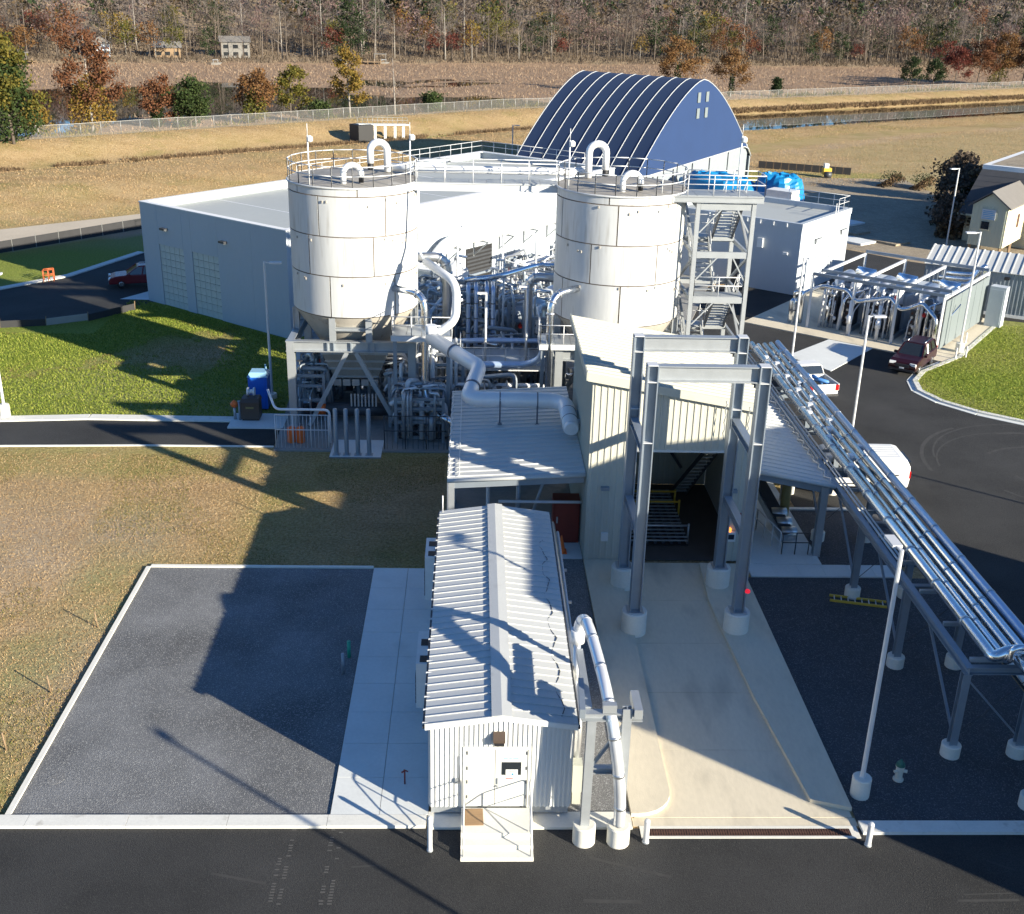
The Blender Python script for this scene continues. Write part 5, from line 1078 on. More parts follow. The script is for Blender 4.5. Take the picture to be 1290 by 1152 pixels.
# big transfer pipes at low level across the middle
tb = thing('transfer_pipe', 'long sky-tinted horizontal pipe crossing low between the silos', 'pipe', (2, 65, 0))
obj('pipe_run', MB().tube(bend([(-1.6, 66, 3.6), (.6, 66.1, 3.7), (5.2, 66.1, 3.7), (6.0, 65.6, 4.2), (6.0, 65.3, 5.4)], .6), .16, 12), 'sky_tint_pipe', tb)
tb = thing('transfer_pipe', 'fat sky-tinted horizontal pipe curving up beside the right silo platform', 'pipe', (2, 63, 0))
obj('pipe_run', MB().tube(bend([(-.4, 61.9, 3.4), (.6, 61.9, 3.5), (3.0, 61.9, 3.5), (3.9, 61.6, 4.0), (4.0, 61.4, 5.2)], .8, 8), .2, 14), 'sky_tint_pipe', tb)
tb = thing('header_pipe', 'pale header pipe running back from the four sky-tinted risers', 'pipe', (1, 70, 0))
obj('pipe_run', MB().tube(bend([(-.6, 69.6, 6.5), (1.6, 70.0, 6.7), (4.2, 72.5, 6.9), (5.6, 72.2, 6.9)], .8), .17, 12), 'alu', tb)
ff = thing('fence_panel', 'light mesh barrier left of the bollards at the silo base', 'barrier', (-9.3, 57.4, 0))
ffm = MB(); obj('frame', rail(MB(), [(-10.6, 57.3, .1), (-7.75, 57.3, .1)], 1.9, step=.95, r=.03), 'rail', ff)
for k in range(14): obj('bar', MB().tube([(-10.5+k*.2, 57.3, .1), (-10.5+k*.2, 57.3, 2.0)], .012, 4), 'rail', ff)
obj('top_pipe', MB().tube(bend([(-11.1, 58.5, 3.0), (-10.6, 57.6, 2.2), (-7.7, 57.6, 2.2), (-7.7, 57.6, .3)], .3), .07, 8), 'white_clad', ff)
ff = thing('fence_panel', 'light mesh barrier right of the bollards at the silo base', 'barrier', (-3.2, 57.3, 0))
obj('frame', rail(MB(), [(-4.75, 57.3, .1), (-1.35, 57.3, .1)], 1.9, step=1.1, r=.03), 'dark_steel', ff)
for k in range(12): obj('bar', MB().tube([(-4.6+k*.28, 57.3, .1), (-4.6+k*.28, 57.3, 2.0)], .012, 4), 'dark_steel', ff)
for i, x in enumerate((-7.25, -6.7, -6.1, -5.5)):
    t = thing('bollard', ('leftmost', 'second from left', 'third from left', 'rightmost')[i]+' of four tall grey steel bollards below the left silo', 'bollard', (x, 56.45, .08), 'tall bollards at the silo')
    obj('post', MB().lathe((x, 56.45, .08), [(.12, 0), (.12, 2.55), (.09, 2.62), (.02, 2.64)], 12), 'steel_blue', t); obj('base_plate', MB().box(x-.2, 56.25, .08, x+.2, 56.65, .11), 'galv', t)
cv = thing('screw_conveyor', 'dark blue screw conveyor lying under the left silo hopper', 'conveyor', (-6, 61, 0))
obj('trough', MB().tube([(-8.4, 61.6, .8), (-4.0, 61.6, .8)], .38, 16), 'dark_steel', cv); obj('drive', MB().tube([(-8.9, 61.6, .8), (-8.4, 61.6, .8)], .34, 14), 'orange', cv); obj('leg', MB().box(-8, 61.4, .08, -7.8, 61.8, .5).box(-4.6, 61.4, .08, -4.4, 61.8, .5), 'steel_blue', cv)
for i in range(8): obj('vent_slat', MB().cbox((-6.9+i*.2, 61.2, 1.5), (.09, .1, .75)), 'alu_dull', cv)
for x, lb in ((-9.9, 'orange drum behind the left mesh barrier, nearer the toilet'), (-9.4, 'orange drum behind the left mesh barrier, nearer the bollards')): solo('drum', MB().lathe((x, 58.2, .08), [(.22, 0), (.24, .05), (.22, .4), (.24, .44), (.22, .85), (.1, .9)], 14), 'orange', lb, 'drum')
# ================================================================ by the side road
to = thing('portable_toilet', 'bright blue portable toilet with pale roof by the side road', 'toilet', (-12.6, 63.9, 0))
obj('body', MB().box(-13.15, 63.35, .1, -12.05, 64.45, 2.05), 'toilet_blue', to); obj('roof', MB().hexa([(-13.2, 63.3, 2.05), (-12, 63.3, 2.05), (-12, 64.5, 2.05), (-13.2, 64.5, 2.05), (-13.05, 63.5, 2.3), (-12.15, 63.5, 2.3), (-12.15, 64.3, 2.3), (-13.05, 64.3, 2.3)]), 'toilet_roof', to)
obj('door', MB().box(-13.0, 63.31, .2, -12.2, 63.35, 1.95), 'toilet_blue', to); obj('skid', MB().box(-13.1, 63.4, 0, -12.1, 64.4, .1), 'dark', to); obj('vent', MB().cyl((-12.25, 64.3), .05, 2.1, 2.55, 8), 'toilet_roof', to)
bb = thing('pump_cabinet', 'brown metal cabinet with round hose reels on the small concrete pad', 'cabinet', (-12.8, 61.7, .1))
obj('body', MB().box(-13.25, 61.3, .2, -12.2, 62.2, 1.2), 'brown_box', bb); obj('lid', MB().hexa([(-13.28, 61.25, 1.2), (-12.17, 61.25, 1.2), (-12.17, 62.25, 1.2), (-13.28, 62.25, 1.2), (-13.2, 61.45, 1.4), (-12.25, 61.45, 1.4), (-12.25, 62.2, 1.4), (-13.2, 62.2, 1.4)]), 'brown_box', bb)
obj('handle', MB().box(-12.95, 61.27, .85, -12.5, 61.3, .95), 'ochre', bb); obj('skid', MB().box(-13.2, 61.4, .1, -12.25, 62.1, .2), 'dark', bb)
obj('hose_reel', MB().tube([(-12.95, 62.0, 1.65), (-12.85, 62, 1.65)], .24, 14).tube([(-12.6, 62.0, 1.65), (-12.5, 62, 1.65)], .24, 14).tube([(-12.85, 62, 1.65), (-12.6, 62, 1.65)], .13, 12), 'white_clad', bb)
oh = thing('hydrant_marker', 'orange valve head on a post beside the brown cabinet', 'valve', (-13.65, 61.6, .1)); obj('head', MB().lathe((-13.65, 61.6, .8), [(.08, 0), (.2, .1), (.24, .25), (.14, .36), (.05, .45)], 12), 'orange', oh); obj('post', MB().cyl((-13.65, 61.6), .08, .1, .8, 10), 'galv', oh)
solo('pipe_stub', MB().tube([(-13.35, 61.5, .1), (-13.35, 61.5, 1.2)], .07, 8).tube([(-13.35, 61.5, 1.2), (-13.35, 61.5, 1.25)], .09, 8), 'steel_blue', 'thin grey upright pipe between the orange valve and the brown cabinet', 'pipe')
# ================================================================ small things in the foreground
def bollard(x, y, h, label, r=.09):
    t = thing('bollard', label, 'bollard', (x, y, 0)); obj('post', MB().lathe((x, y, 0), [(r, 0), (r, h-.05), (r*.6, h), (.01, h+.01)], 12), 'rail', t); obj('collar', MB().cyl((x, y), r*1.25, 0, .06, 12), 'galv', t)
bollard(-1.1, 26.3, 1.25, 'tall pale steel post left of the entrance steps', .075)
bollard(5.3, 26.65, .85, 'short pale bollard at the left end of the trench drain')
bollard(11.95, 26.5, .85, 'short pale bollard at the right end of the trench drain')
hy = thing('fire_hydrant', 'pale fire hydrant with green bonnet in the shade-toned gravel', 'hydrant', (13.9, 29.5, .04))
obj('barrel', MB().lathe((13.9, 29.5, .04), [(.17, 0), (.17, .06), (.12, .08), (.12, .5), (.15, .52), (.15, .56)], 14), 'hydrant_white', hy); obj('bonnet', MB().lathe((13.9, 29.5, .6), [(.15, 0), (.13, .1), (.06, .17), (.03, .24)], 14), 'hydrant_green', hy)
obj('nozzle', MB().tube([(13.9, 29.5, .42), (14.12, 29.42, .42)], .06, 10), 'hydrant_white', hy); obj('nozzle', MB().tube([(13.9, 29.5, .42), (13.7, 29.42, .42)], .05, 10), 'hydrant_white', hy)
ld = thing('ladder', 'yellow and silver ladder lying on the gravel by the pipe rack', 'ladder', (16.2, 41, .05), None, math.atan2(-.5, 2.0))
for y in (-.22, .22): obj('side_rail', MB().box(-1.15, y-.03, 0, 1.15, y+.03, .09), 'yellow', ld)
for k in range(8): obj('rung', MB().box(-.98+k*.28, -.188, .03, -.94+k*.28, .188, .07), 'rail', ld)
gp = thing('marker_post', 'green capped pale pipe stub standing in the gravel yard', 'post', (-4.6, 35.6, .045)); obj('pipe', MB().cyl((-4.62, 35.5), .06, .045, .9, 8), 'steel_blue', gp); obj('cap', MB().cyl((-4.52, 36.6), .07, .045, .75, 8), 'green_cap', gp)
rp = thing('yard_hydrant', 'small dark red standpipe on the pavement left of the shed', 'standpipe', (-2.0, 29.2, .1)); obj('pipe', MB().tube(bend([(-2, 29.2, .1), (-2, 29.2, .6), (-2.1, 29.17, .56)], .06), .028, 6), 'red_door', rp); obj('handle', MB().tube([(-2.03, 29.2, .64), (-1.9, 29.22, .56)], .022, 6), 'red_door', rp)
pl = thing('utility_lid', 'small round pale lid set in the gravel corner', 'manhole', (-13.0, 29.5, .045)); obj('lid', MB().cyl((-13.0, 29.5), .28, .04, .052, 16), 'gravel_light', pl)
for i, (x, y) in enumerate(((-14.2, 38.6), (-14.5, 34.2), (-14.8, 30.9))): solo('stake', MB().tube([(x-.3, y+.1, 0), (x-.35, y+.1, .7)], .03, 5), 'wood', ('thin wooden stake by the gravel edge, farthest of three', 'thin wooden stake by the gravel edge, middle of three', 'thin wooden stake by the gravel edge, nearest of three')[i], 'stake', 'stakes along the gravel edge')
cn = thing('traffic_cone', 'orange traffic cone at the red door under the left lean-to roof', 'cone', (4.05, 45.3, .08)); obj('cone', MB().lathe((4.05, 45.3, .12), [(.2, 0), (.04, .75), (.02, .77)], 14), 'orange', cn); obj('base', MB().box(3.8, 45.05, .08, 4.3, 45.55, .12), 'orange', cn)
rd = thing('red_cabinet', 'dark red cabinet standing under the left lean-to roof', 'cabinet', (4.3, 46.6, .08)); obj('body', MB().box(3.7, 46.2, .08, 4.9, 47.0, 2.2), 'red_door', rd); obj('door', MB().box(3.75, 46.17, .2, 4.85, 46.2, 2.1), 'red_door', rd); obj('handle', MB().box(3.85, 46.12, 1.1, 3.92, 46.17, 1.4), 'galv', rd)
ub = thing('under_roof_piping', 'pale pipe and posts beneath the left lean-to roof', 'pipe', (2, 46, 0)); obj('pipe_run', MB().tube([(1.2, 45.6, 2.4), (4.9, 45.6, 2.4)], .07, 8), 'rail', ub); obj('post', MB().tube([(.75, 46.5, .1), (.75, 46.5, 3.7)], .09, 8), 'rail', ub); obj('post', MB().tube([(2.1, 46.2, .1), (2.1, 46.2, 3.8)], .11, 8), 'steel_blue', ub); obj('brace', MB().tube([(2.4, 46.2, .3), (3.4, 46.2, 3.8)], .07, 8), 'steel_blue', ub)
cbx = thing('concrete_wall', 'low concrete wall deep under the left lean-to roof', 'wall', (2, 54, 0)); obj('wall', MB().box(-.6, 54, .08, 4.8, 54.25, 2.4), 'concrete_grey', cbx)
# under the right canopy
yp = thing('crane_pillar', 'ochre steel pillar with wide foot under the right lean-to roof', 'pillar', (15.2, 48, .12)); obj('column', MB().cyl((14.75, 48), .22, .12, 2.9, 16), 'ochre', yp); obj('foot', MB().box(14.45, 47.7, .12, 15.05, 48.3, .18), 'ochre', yp)
for a in range(4): e = Vector((math.cos(a*1.57+.78), math.sin(a*1.57+.78), 0)); obj('gusset', MB().extr([(.2, 0), (.42, 0), (.2, .7)], (14.75, 48, .18), e, (0, 0, 1), e.cross(Vector((0, 0, 1)))*.04), 'ochre', yp)
obj('head', MB().box(14.4, 47.75, 2.9, 15.0, 48.25, 3.4), 'ochre', yp)
rb = thing('pit_railing', 'pale guard railing beside the sunken conveyor under the right lean-to', 'railing', (13.4, 46, .12)); obj('guard_rail', rail(MB(), [(12.3, 47.6, .12), (13.4, 47.6, .12), (13.9, 45.2, .12)], step=.8), 'rail', rb); obj('guard_rail', rail(MB(), [(14.0, 45.15, .12), (15.2, 45.15, .12)], step=.6), 'dark_steel', rb)
cv = thing('inclined_conveyor', 'grey inclined conveyor with chain cover under the right lean-to roof', 'conveyor', (14, 50, .12)); obj('trough', MB().beam((14.5, 46, .5), (13.0, 53.5, 3.0), .7, .35), 'galv', cv); obj('cover', MB().beam((14.5, 46, .72), (13.0, 53.5, 3.22), .6, .06), 'dark_steel', cv)
for i in range(3): obj('hood', MB().tube([(14.2-.1*i, 46.3+i*.6, .6+.2*i), (14.9-.1*i, 46.3+i*.6, .6+.2*i)], .33, 12), 'alu_dull', cv)
obj('leg', MB().box(13.4, 51, .12, 13.5, 51.1, 2.2).box(14.3, 47.6, .12, 14.4, 47.7, .8), 'steel_blue', cv)
solo('floor_lamp_bulb', MB().lathe((12.6, 49.0, 2.0), [(.05, 0), (.14, .1), (.1, .3), (.05, .34)], 10), 'ochre', 'small amber wall lamp under the right lean-to roof', 'lamp')
# ================================================================ vehicles
def bevel(o, w_=.06, s=2):
    m = o.modifiers.new('bevel', 'BEVEL'); m.width = w_; m.segments = s; m.limit_method = 'ANGLE'; m.angle_limit = .5; return o
def wheels(t, xs_, hw, r):
    for x in xs_:
        for s in (-1, 1):
            w_ = obj('wheel', MB().tube([(x, s*(hw-.24), r), (x, s*(hw-.2), r), (x, s*(hw-.03), r), (x, s*hw, r)], [r*.85, r, r, r*.85], 18), 'tyre', t)
            obj('rim', MB().tube([(x, s*hw, r), (x, s*(hw+.012), r)], [r*.62, r*.5], 14), 'chrome', w_)
def suv(label, loc, rz, paint, group='parked cars'):
    t = thing('parked_car', label, 'car', loc, group, rz); hw = .93
    b = bevel(obj('body', MB().extr([(-2.3, .38), (-2.4, .6), (-2.38, .98), (-2.3, 1.06), (.95, 1.08), (1.85, 1.0), (2.28, .86), (2.4, .62), (2.36, .36)], (0, -hw, 0), (1, 0, 0), (0, 0, 1), (0, 2*hw, 0)), paint, t), .09, 3)
    g = [(-2.22, -.84, 1.04), (1.0, -.84, 1.05), (1.0, .84, 1.05), (-2.22, .84, 1.04), (-1.98, -.66, 1.66), (.1, -.66, 1.68), (.1, .66, 1.68), (-1.98, .66, 1.66)]
    obj('windows', MB().hexa(g), 'glass', t)
    r_ = bevel(obj('roof', MB().hexa([(-2.05, -.69, 1.63), (.12, -.69, 1.65), (.12, .69, 1.65), (-2.05, .69, 1.63), (-1.95, -.62, 1.74), (.0, -.62, 1.74), (.0, .62, 1.74), (-1.95, .62, 1.74)]), paint, t), .04)
    for s in (-1, 1):
        for a, e in (((-2.24, s*.86, 1.03), (-2.0, s*.68, 1.66)), ((-1.25, s*.86, 1.04), (-1.2, s*.68, 1.66)), ((-.25, s*.86, 1.05), (-.4, s*.68, 1.67)), ((1.02, s*.86, 1.05), (.12, s*.68, 1.67))): obj('pillar', MB().beam(a, e, .09, .06), paint, t)
        obj('roof_rail', MB().tube([(-1.8, s*.58, 1.78), (-.1, s*.58, 1.78)], .025, 6), 'chrome', r_)
        obj('headlight', MB().cbox((2.28, s*.68, .8), (.16, .42, .16), s*-.25), 'lens_clear', t); obj('taillight', MB().cbox((-2.36, s*.8, .98), (.12, .2, .32)), 'lens_red', t)
        obj('mirror', MB().cbox((.75, s*1.02, 1.12), (.14, .2, .14)), paint, t)
    obj('grille', MB().box(2.36, -.45, .55, 2.42, .45, .78), 'car_trim', t); obj('number_plate', MB().box(2.42, -.16, .48, 2.44, .16, .58), 'paper', t)
    obj('bumper', MB().box(2.3, -.85, .32, 2.43, .85, .46), 'car_trim', t)
    wheels(t, (-1.42, 1.42), .93, .36); return t
suv('dark red sport utility car parked on the asphalt at the lawn kerb', (30.2, 73.6, .008), math.atan2(-.797, -.604), 'car_red')
mat('car_wine', (.16, .015, .022), .25, .2, 2, .04, 10, .02)
suv('dark red car half hidden behind the corner of the long white building', (-27.6, 92.9, .008), math.atan2(-.28, -.96), 'car_wine')
# pickup truck
t = thing('pickup_truck', 'white pickup truck with blue bags in its open bed behind the pipe rack', 'truck', (21.35, 68.7, .008), 'parked cars', math.atan2(.985, -.17))
bevel(obj('body', MB().extr([(-2.75, .5), (-2.8, .62), (-2.78, .75), (2.2, .8), (2.6, .75), (2.7, .5), (2.65, .4)], (0, -.95, 0), (1, 0, 0), (0, 0, 1), (0, 1.9, 0)), 'car_white', t), .05)
bevel(obj('hood', MB().hexa([(1.0, -.94, .78), (2.65, -.9, .72), (2.65, .9, .72), (1.0, .94, .78), (1.0, -.9, 1.15), (2.55, -.84, 1.02), (2.55, .84, 1.02), (1.0, .9, 1.15)]), 'car_white', t), .06)
bevel(obj('cab', MB().hexa([(-.75, -.94, .78), (1.1, -.94, .78), (1.1, .94, .78), (-.75, .94, .78), (-.75, -.92, 1.2), (1.1, -.92, 1.2), (1.1, .92, 1.2), (-.75, .92, 1.2)]), 'car_white', t), .03)
obj('windows', MB().hexa([(-.74, -.9, 1.2), (1.05, -.9, 1.2), (1.05, .9, 1.2), (-.74, .9, 1.2), (-.55, -.72, 1.72), (.4, -.72, 1.74), (.4, .72, 1.74), (-.55, .72, 1.72)]), 'glass', t)
bevel(obj('roof', MB().hexa([(-.62, -.75, 1.7), (.42, -.75, 1.72), (.42, .75, 1.72), (-.62, .75, 1.7), (-.52, -.68, 1.8), (.3, -.68, 1.8), (.3, .68, 1.8), (-.52, .68, 1.8)]), 'car_white', t), .04)
for s in (-1, 1):
    for a, e in (((-.75, s*.9, 1.2), (-.58, s*.73, 1.72)), ((1.06, s*.9, 1.2), (.42, s*.73, 1.73)), ((.2, s*.91, 1.2), (.0, s*.74, 1.72))): obj('pillar', MB().beam(a, e, .08, .06), 'car_white', t)
    obj('bed_side', MB().box(-2.78, s*.95-.04, .76, -.78, s*.95+.04 if s < 0 else s*.95, 1.2), 'car_white', t)
    obj('taillight', MB().box(-2.82, s*.86-.1, .8, -2.76, s*.86+.1, 1.15), 'lens_red', t); obj('headlight', MB().box(2.6, s*.7-.2, .8, 2.68, s*.7+.2, .98), 'lens_clear', t)
obj('tailgate', MB().box(-2.79, -.75, .77, -2.72, .75, 1.18), 'car_white', t); obj('bed_floor', MB().box(-2.7, -.9, .77, -.78, .9, .8), 'dark', t); obj('bumper', MB().box(-2.95, -.9, .45, -2.8, .9, .62), 'chrome', t); obj('bed_front', MB().box(-.86, -.9, .8, -.78, .9, 1.2), 'car_white', t)
wheels(t, (-1.75, 1.75), .96, .38)
for i, (x, y, a) in enumerate(((-1.5, -.1, .4), (-1.1, .35, -.3), (-1.9, -.3, 1.2))):
    mb = MB().tube([(x-.5*math.cos(a), y-.4*math.sin(a), .95), (x-.3*math.cos(a), y-.3*math.sin(a), 1.05), (x+.3*math.cos(a), y+.3*math.sin(a), 1.2), (x+.5*math.cos(a), y+.4*math.sin(a), 1.25)], [.04, .13, .13, .04], 10)
    R_ = Matrix.Rotation(math.atan2(.985, -.17), 3, 'Z'); mb.v = [tuple(R_@Vector(q)+Vector((21.35, 68.7, .008))) for q in mb.v]
    solo('bag', mb, 'bag_blue', ('blue bag in the pickup bed, middle one', 'blue bag in the pickup bed, nearest its cab', 'blue bag in the pickup bed, nearest its tailgate')[i], 'bag', 'bags in the pickup bed')
# cargo van
t = thing('cargo_van', 'white van parked behind the pipe rack, its rear showing past the pipes', 'van', (19.4, 53.2, .008), 'parked cars', math.pi-.04)
bevel(obj('body', MB().extr([(-2.85, .35), (-2.9, .8), (-2.85, 1.5), (-2.6, 1.92), (-2.3, 2.0), (1.0, 1.98), (1.4, 1.85), (2.05, 1.15), (2.75, .98), (2.95, .7), (2.9, .35)], (0, -.98, 0), (1, 0, 0), (0, 0, 1), (0, 1.96, 0)), 'car_white', t), .08, 3)
obj('windscreen', MB().hexa([(1.46, -.8, 1.8), (2.03, -.88, 1.22), (2.03, .88, 1.22), (1.46, .8, 1.8), (1.5, -.8, 1.83), (2.07, -.88, 1.25), (2.07, .88, 1.25), (1.5, .8, 1.83)]), 'glass', t)
for s in (-1, 1):
    obj('side_window', MB().box(.7, s*.985-.008, 1.2, 1.5, s*.985+.008, 1.7), 'glass', t); obj('taillight', MB().box(-2.91, s*.88-.06, .9, -2.84, s*.88+.105, 1.25), 'lens_red', t); obj('headlight', MB().box(2.8, s*.7-.2, .75, 2.92, s*.7+.2, .92), 'lens_clear', t); obj('side_trim', MB().box(-2.5, s*.99-.01, .5, 2.4, s*.99+.01, .56), 'car_trim', t); obj('cargo_window', MB().box(-2.45, s*.985-.008, 1.3, -1.1, s*.985+.008, 1.72), 'glass', t) if s > 9 else None; obj('door_handle', MB().box(-2.3, s*.99-.015, 1.02, -1.95, s*.99+.015, 1.08), 'car_trim', t)
obj('bumper', MB().box(-2.98, -.9, .38, -2.88, .9, .58), 'car_trim', t); obj('rear_window', MB().box(-2.9, -.7, 1.35, -2.78, .7, 1.7), 'glass', t)
for k in range(5): obj('roof_groove', MB().box(-2.2, -.62+k*.3, 1.99, .9, -.56+k*.3, 2.012), 'car_white', t)
wheels(t, (-1.85, 1.85), .99, .36)
# ================================================================ equipment frame on the right
fx0, fx1, fy0, fy1, fh = 4.4, 14.2, 1.9, 12.6, 4.1
def L2(a, b, z=0): return uv(E0, a, b, z)
ef = thing('equipment_frame', 'galvanised frame with panelled right side around the generator skids', 'frame', tuple(L2(9, 7)))
for x in (fx0, (fx0+fx1)/2-1.6, (fx0+fx1)/2+1.6, fx1):
    for y in (fy0, fy1): obj('post', MB().beam(L2(x, y, .09), L2(x, y, fh), .16, .16), 'rail', ef)
    obj('roof_beam', MB().beam(L2(x, fy0+.1, fh-.1), L2(x, fy1-.1, fh-.1), .14, .2), 'rail', ef)
for y in (fy0, fy0+1.6, fy1): obj('roof_beam', MB().beam(L2(fx0, y, fh+.12), L2(fx1, y, fh+.12), .16, .22), 'steel_blue', ef)
for k in range(6): obj('side_panel', MB().hexa([L2(a, b, z) for z in (.3, fh-.3) for a, b in ((fx1+.1, fy0+.2+k*1.75), (fx1+.16, fy0+.2+k*1.75), (fx1+.16, fy0+1.9+k*1.75), (fx1+.1, fy0+1.9+k*1.75))]), 'housing', ef)
for i in range(3):
    a0 = fx0+.5+i*3.25; nm = ('left', 'middle', 'right')[i]
    t = thing('generator_skid', nm+' of three piped generator skids inside the galvanised frame', 'generator', tuple(L2(a0+1.2, 6)), 'generator skids'); r = random.Random(20+i)
    def B(mb, a, b, c, d, z0, z1): return mb.hexa([L2(x, y, z) for z in (z0, z1) for x, y in ((a, b), (c, b), (c, d), (a, d))])
    obj('skid_base', B(MB(), a0, 3, a0+2.6, 11.5, .09, .4), 'steel_blue', t)
    bevel(obj('enclosure', B(MB(), a0+.2, 5.2, a0+2.4, 11.2, .4, 2.9), 'container', t), .05)
    for k in range(2): obj('duct', MB().tube(bend([L2(a0+.6+k*1.3, 4.6, 1.6), L2(a0+.6+k*1.3, 4.6, 3.5), L2(a0+.6+k*1.3, 6.8, 3.5), L2(a0+.6+k*1.3, 6.8, 2.9)], .6, 6), .42, 14), 'white_clad' if k else 'alu_dull', t)
    obj('muffler', MB().tube([L2(a0+.5, 8.2, 3.4), L2(a0+.55, 8.3, 3.4), L2(a0+2.0, 8.3, 3.4), L2(a0+2.05, 8.3, 3.4)], [.2, .42, .42, .2], 16), 'alu', t)
    for cc in (0, 1.35):
        ck = obj('coil_stack', B(MB(), a0+.2+cc, 3.2, a0+1.15+cc, 4.2, .5, 2.5), 'dark_steel', t)
        for q in range(3):
            for z in range(6): obj('coil_cap', MB().tube([L2(a0+.36+cc+q*.3, 3.2, .75+z*.3), L2(a0+.36+cc+q*.3, 3.13, .75+z*.3)], .095, 8), 'rust' if (q+z) % 2 else 'alu_dull', ck)
    for k in range(13): x = a0+r.uniform(.0, 2.6); obj('pipe_run', MB().tube(bend([L2(x, 3.0-r.uniform(0, .5), .1), L2(x, 3.0, r.uniform(1.5, 3.4)), L2(x+r.uniform(-.8, .8), 4.4, 3.2)], .2), r.choice((.05, .07, .1)), 8), r.choice(('alu', 'rail', 'rail', 'white_clad')), t)
    for k in range(8): obj('valve', MB().lathe(tuple(L2(a0+r.uniform(.1, 2.5), r.uniform(2.5, 3.1), r.uniform(.8, 3.2))), [(.06, 0), (.13, .08), (.13, .22), (.04, .3)], 8), r.choice(('alu', 'alu_dull', 'red' if k == 3 else 'rail')), t)
hd = thing('header_pipe', 'zigzag silver header pipe along the front of the generator skids', 'pipe', tuple(L2(9, 2.2)))
pts = [L2(fx0-.6, 1.9, .3), L2(fx0-.6, 1.9, 2.6), L2(fx0+.6, 2.4, 3.3)]
for i in range(2): a0 = fx0+.6+i*3.3; pts += [L2(a0+2.0, 2.4, 3.3), L2(a0+2.9, 1.9, 2.7), L2(a0+3.4, 2.2, 2.8)]
pts += [L2(fx1-1.6, 2.4, 3.3), L2(fx1-.3, 1.8, 2.5), L2(fx1-.2, 1.6, .4)]
obj('pipe_run', MB().tube(bend(pts, .3), .15, 12), 'alu', hd)
for i, a0 in enumerate((fx0+3.2, fx0+5.4)): obj('drop_leg', MB().tube([L2(a0, 1.9, 2.7), L2(a0, 1.9, .12)], .12, 10).tube([L2(a0, 1.9, 1.6), L2(a0, 1.9, 1.0)], .2, 10), 'white_clad', hd)
tank_v('small upright silver filter at the left end of the generator skids', *L2(3.0, 2.2)[:2], .3, .5, 1.8, 'alu')
ex = thing('exhaust_stack', 'twin silver exhaust pipes at the rear of the generator frame', 'pipe', tuple(L2(13, 13.5)))
for k in range(3): obj('pipe_run', MB().tube(bend([L2(10.0+k*.3, 12.9+k*.5, 2.6+k*.3), L2(12.8, 12.9+k*.5, 2.8+k*.3), L2(13.6, 13.2+k*.3, 4.4), L2(13.6, 13.2+k*.3, .3)], .4), .16, 12), 'alu', ex)
cab = thing('switch_cabinet', 'pale switch cabinet at the rear right corner of the generator frame', 'cabinet', tuple(L2(15, 12.3))); obj('body', MB().hexa([L2(a, b, z) for z in (.09, 3.2) for a, b in ((14.7, 11.8), (15.9, 11.8), (15.9, 12.7), (14.7, 12.7))]), 'container', cab); obj('door', MB().hexa([L2(a, b, z) for z in (.3, 3.0) for a, b in ((14.8, 11.76), (15.8, 11.76), (15.8, 11.8), (14.8, 11.8))]), 'container', cab)
# ================================================================ grey metal shed at right
GA = Vector((36.9, 90.5, 0)); gd = Vector((.86, -.51, 0)); gn = Vector((.51, .86, 0))
gs = thing('grey_metal_shed', 'long grey ribbed metal shed with pale roof behind the generator frame', 'shed', tuple(GA))
obj('front_wall', MB().corr(GA, gd, 15, (0, 0, 1), 3.5, -gn, .3, .04, .06), 'steel_blue', gs)
obj('end_wall', MB().add([GA+gn*.07, GA+gn*7, GA+gn*7+Vector((0, 0, 3.5)), GA+gn*3.5+Vector((0, 0, 4.35)), GA+gn*.07+Vector((0, 0, 3.5))], [(0, 1, 2, 3, 4)][::1]), 'siding_white', gs)
rf = obj('roof', MB().add([GA-gn*.2-gd*.1+Vector((0, 0, 3.5)), GA-gn*.2+gd*15+Vector((0, 0, 3.5)), GA+gn*3.5+gd*15+Vector((0, 0, 4.4)), GA+gn*3.5-gd*.1+Vector((0, 0, 4.4)), GA+gn*7.2-gd*.1+Vector((0, 0, 3.5)), GA+gn*7.2+gd*15+Vector((0, 0, 3.5))], [(0, 1, 2, 3), (3, 2, 5, 4)]), 'roof_light', gs)
for k in range(23):
    for s in (0, 1):
        p = GA+gd*(-.1+k*.655)+gn*(-.25 if s == 0 else 7.25)+Vector((0, 0, 3.52)); e = GA+gd*(-.1+k*.655)+gn*3.5+Vector((0, 0, 4.42)); d_ = gd*.63; up = Vector((0, 0, .03)); rb_ = gd*.08; u2 = Vector((0, 0, .09))
        obj('roof_panel', MB().hexa([p, p+d_, e+d_, e, p+up, p+d_+up, e+d_+up, e+up] if s == 0 else [e, e+d_, p+d_, p, e+up, e+d_+up, p+d_+up, p+up]).hexa([p+up, p+rb_+up, e+rb_+up, e+up, p+u2, p+rb_+u2, e+rb_+u2, e+u2] if s == 0 else [e+up, e+rb_+up, p+rb_+up, p+up, e+u2, e+rb_+u2, p+rb_+u2, p+u2]), 'roof_light', rf)
obj('wall_light', MB().cbox(GA+gd*6.3-gn*.15+Vector((0, 0, 3.1)), (.4, .25, .2), -.53), 'dark', gs)
obj('plinth', MB().hexa([GA+gd*a+gn*b+Vector((0, 0, z)) for z in (0, .25) for a, b in ((0, -.1), (15, -.1), (15, -.051), (0, -.051))]), 'concrete_grey', gs)
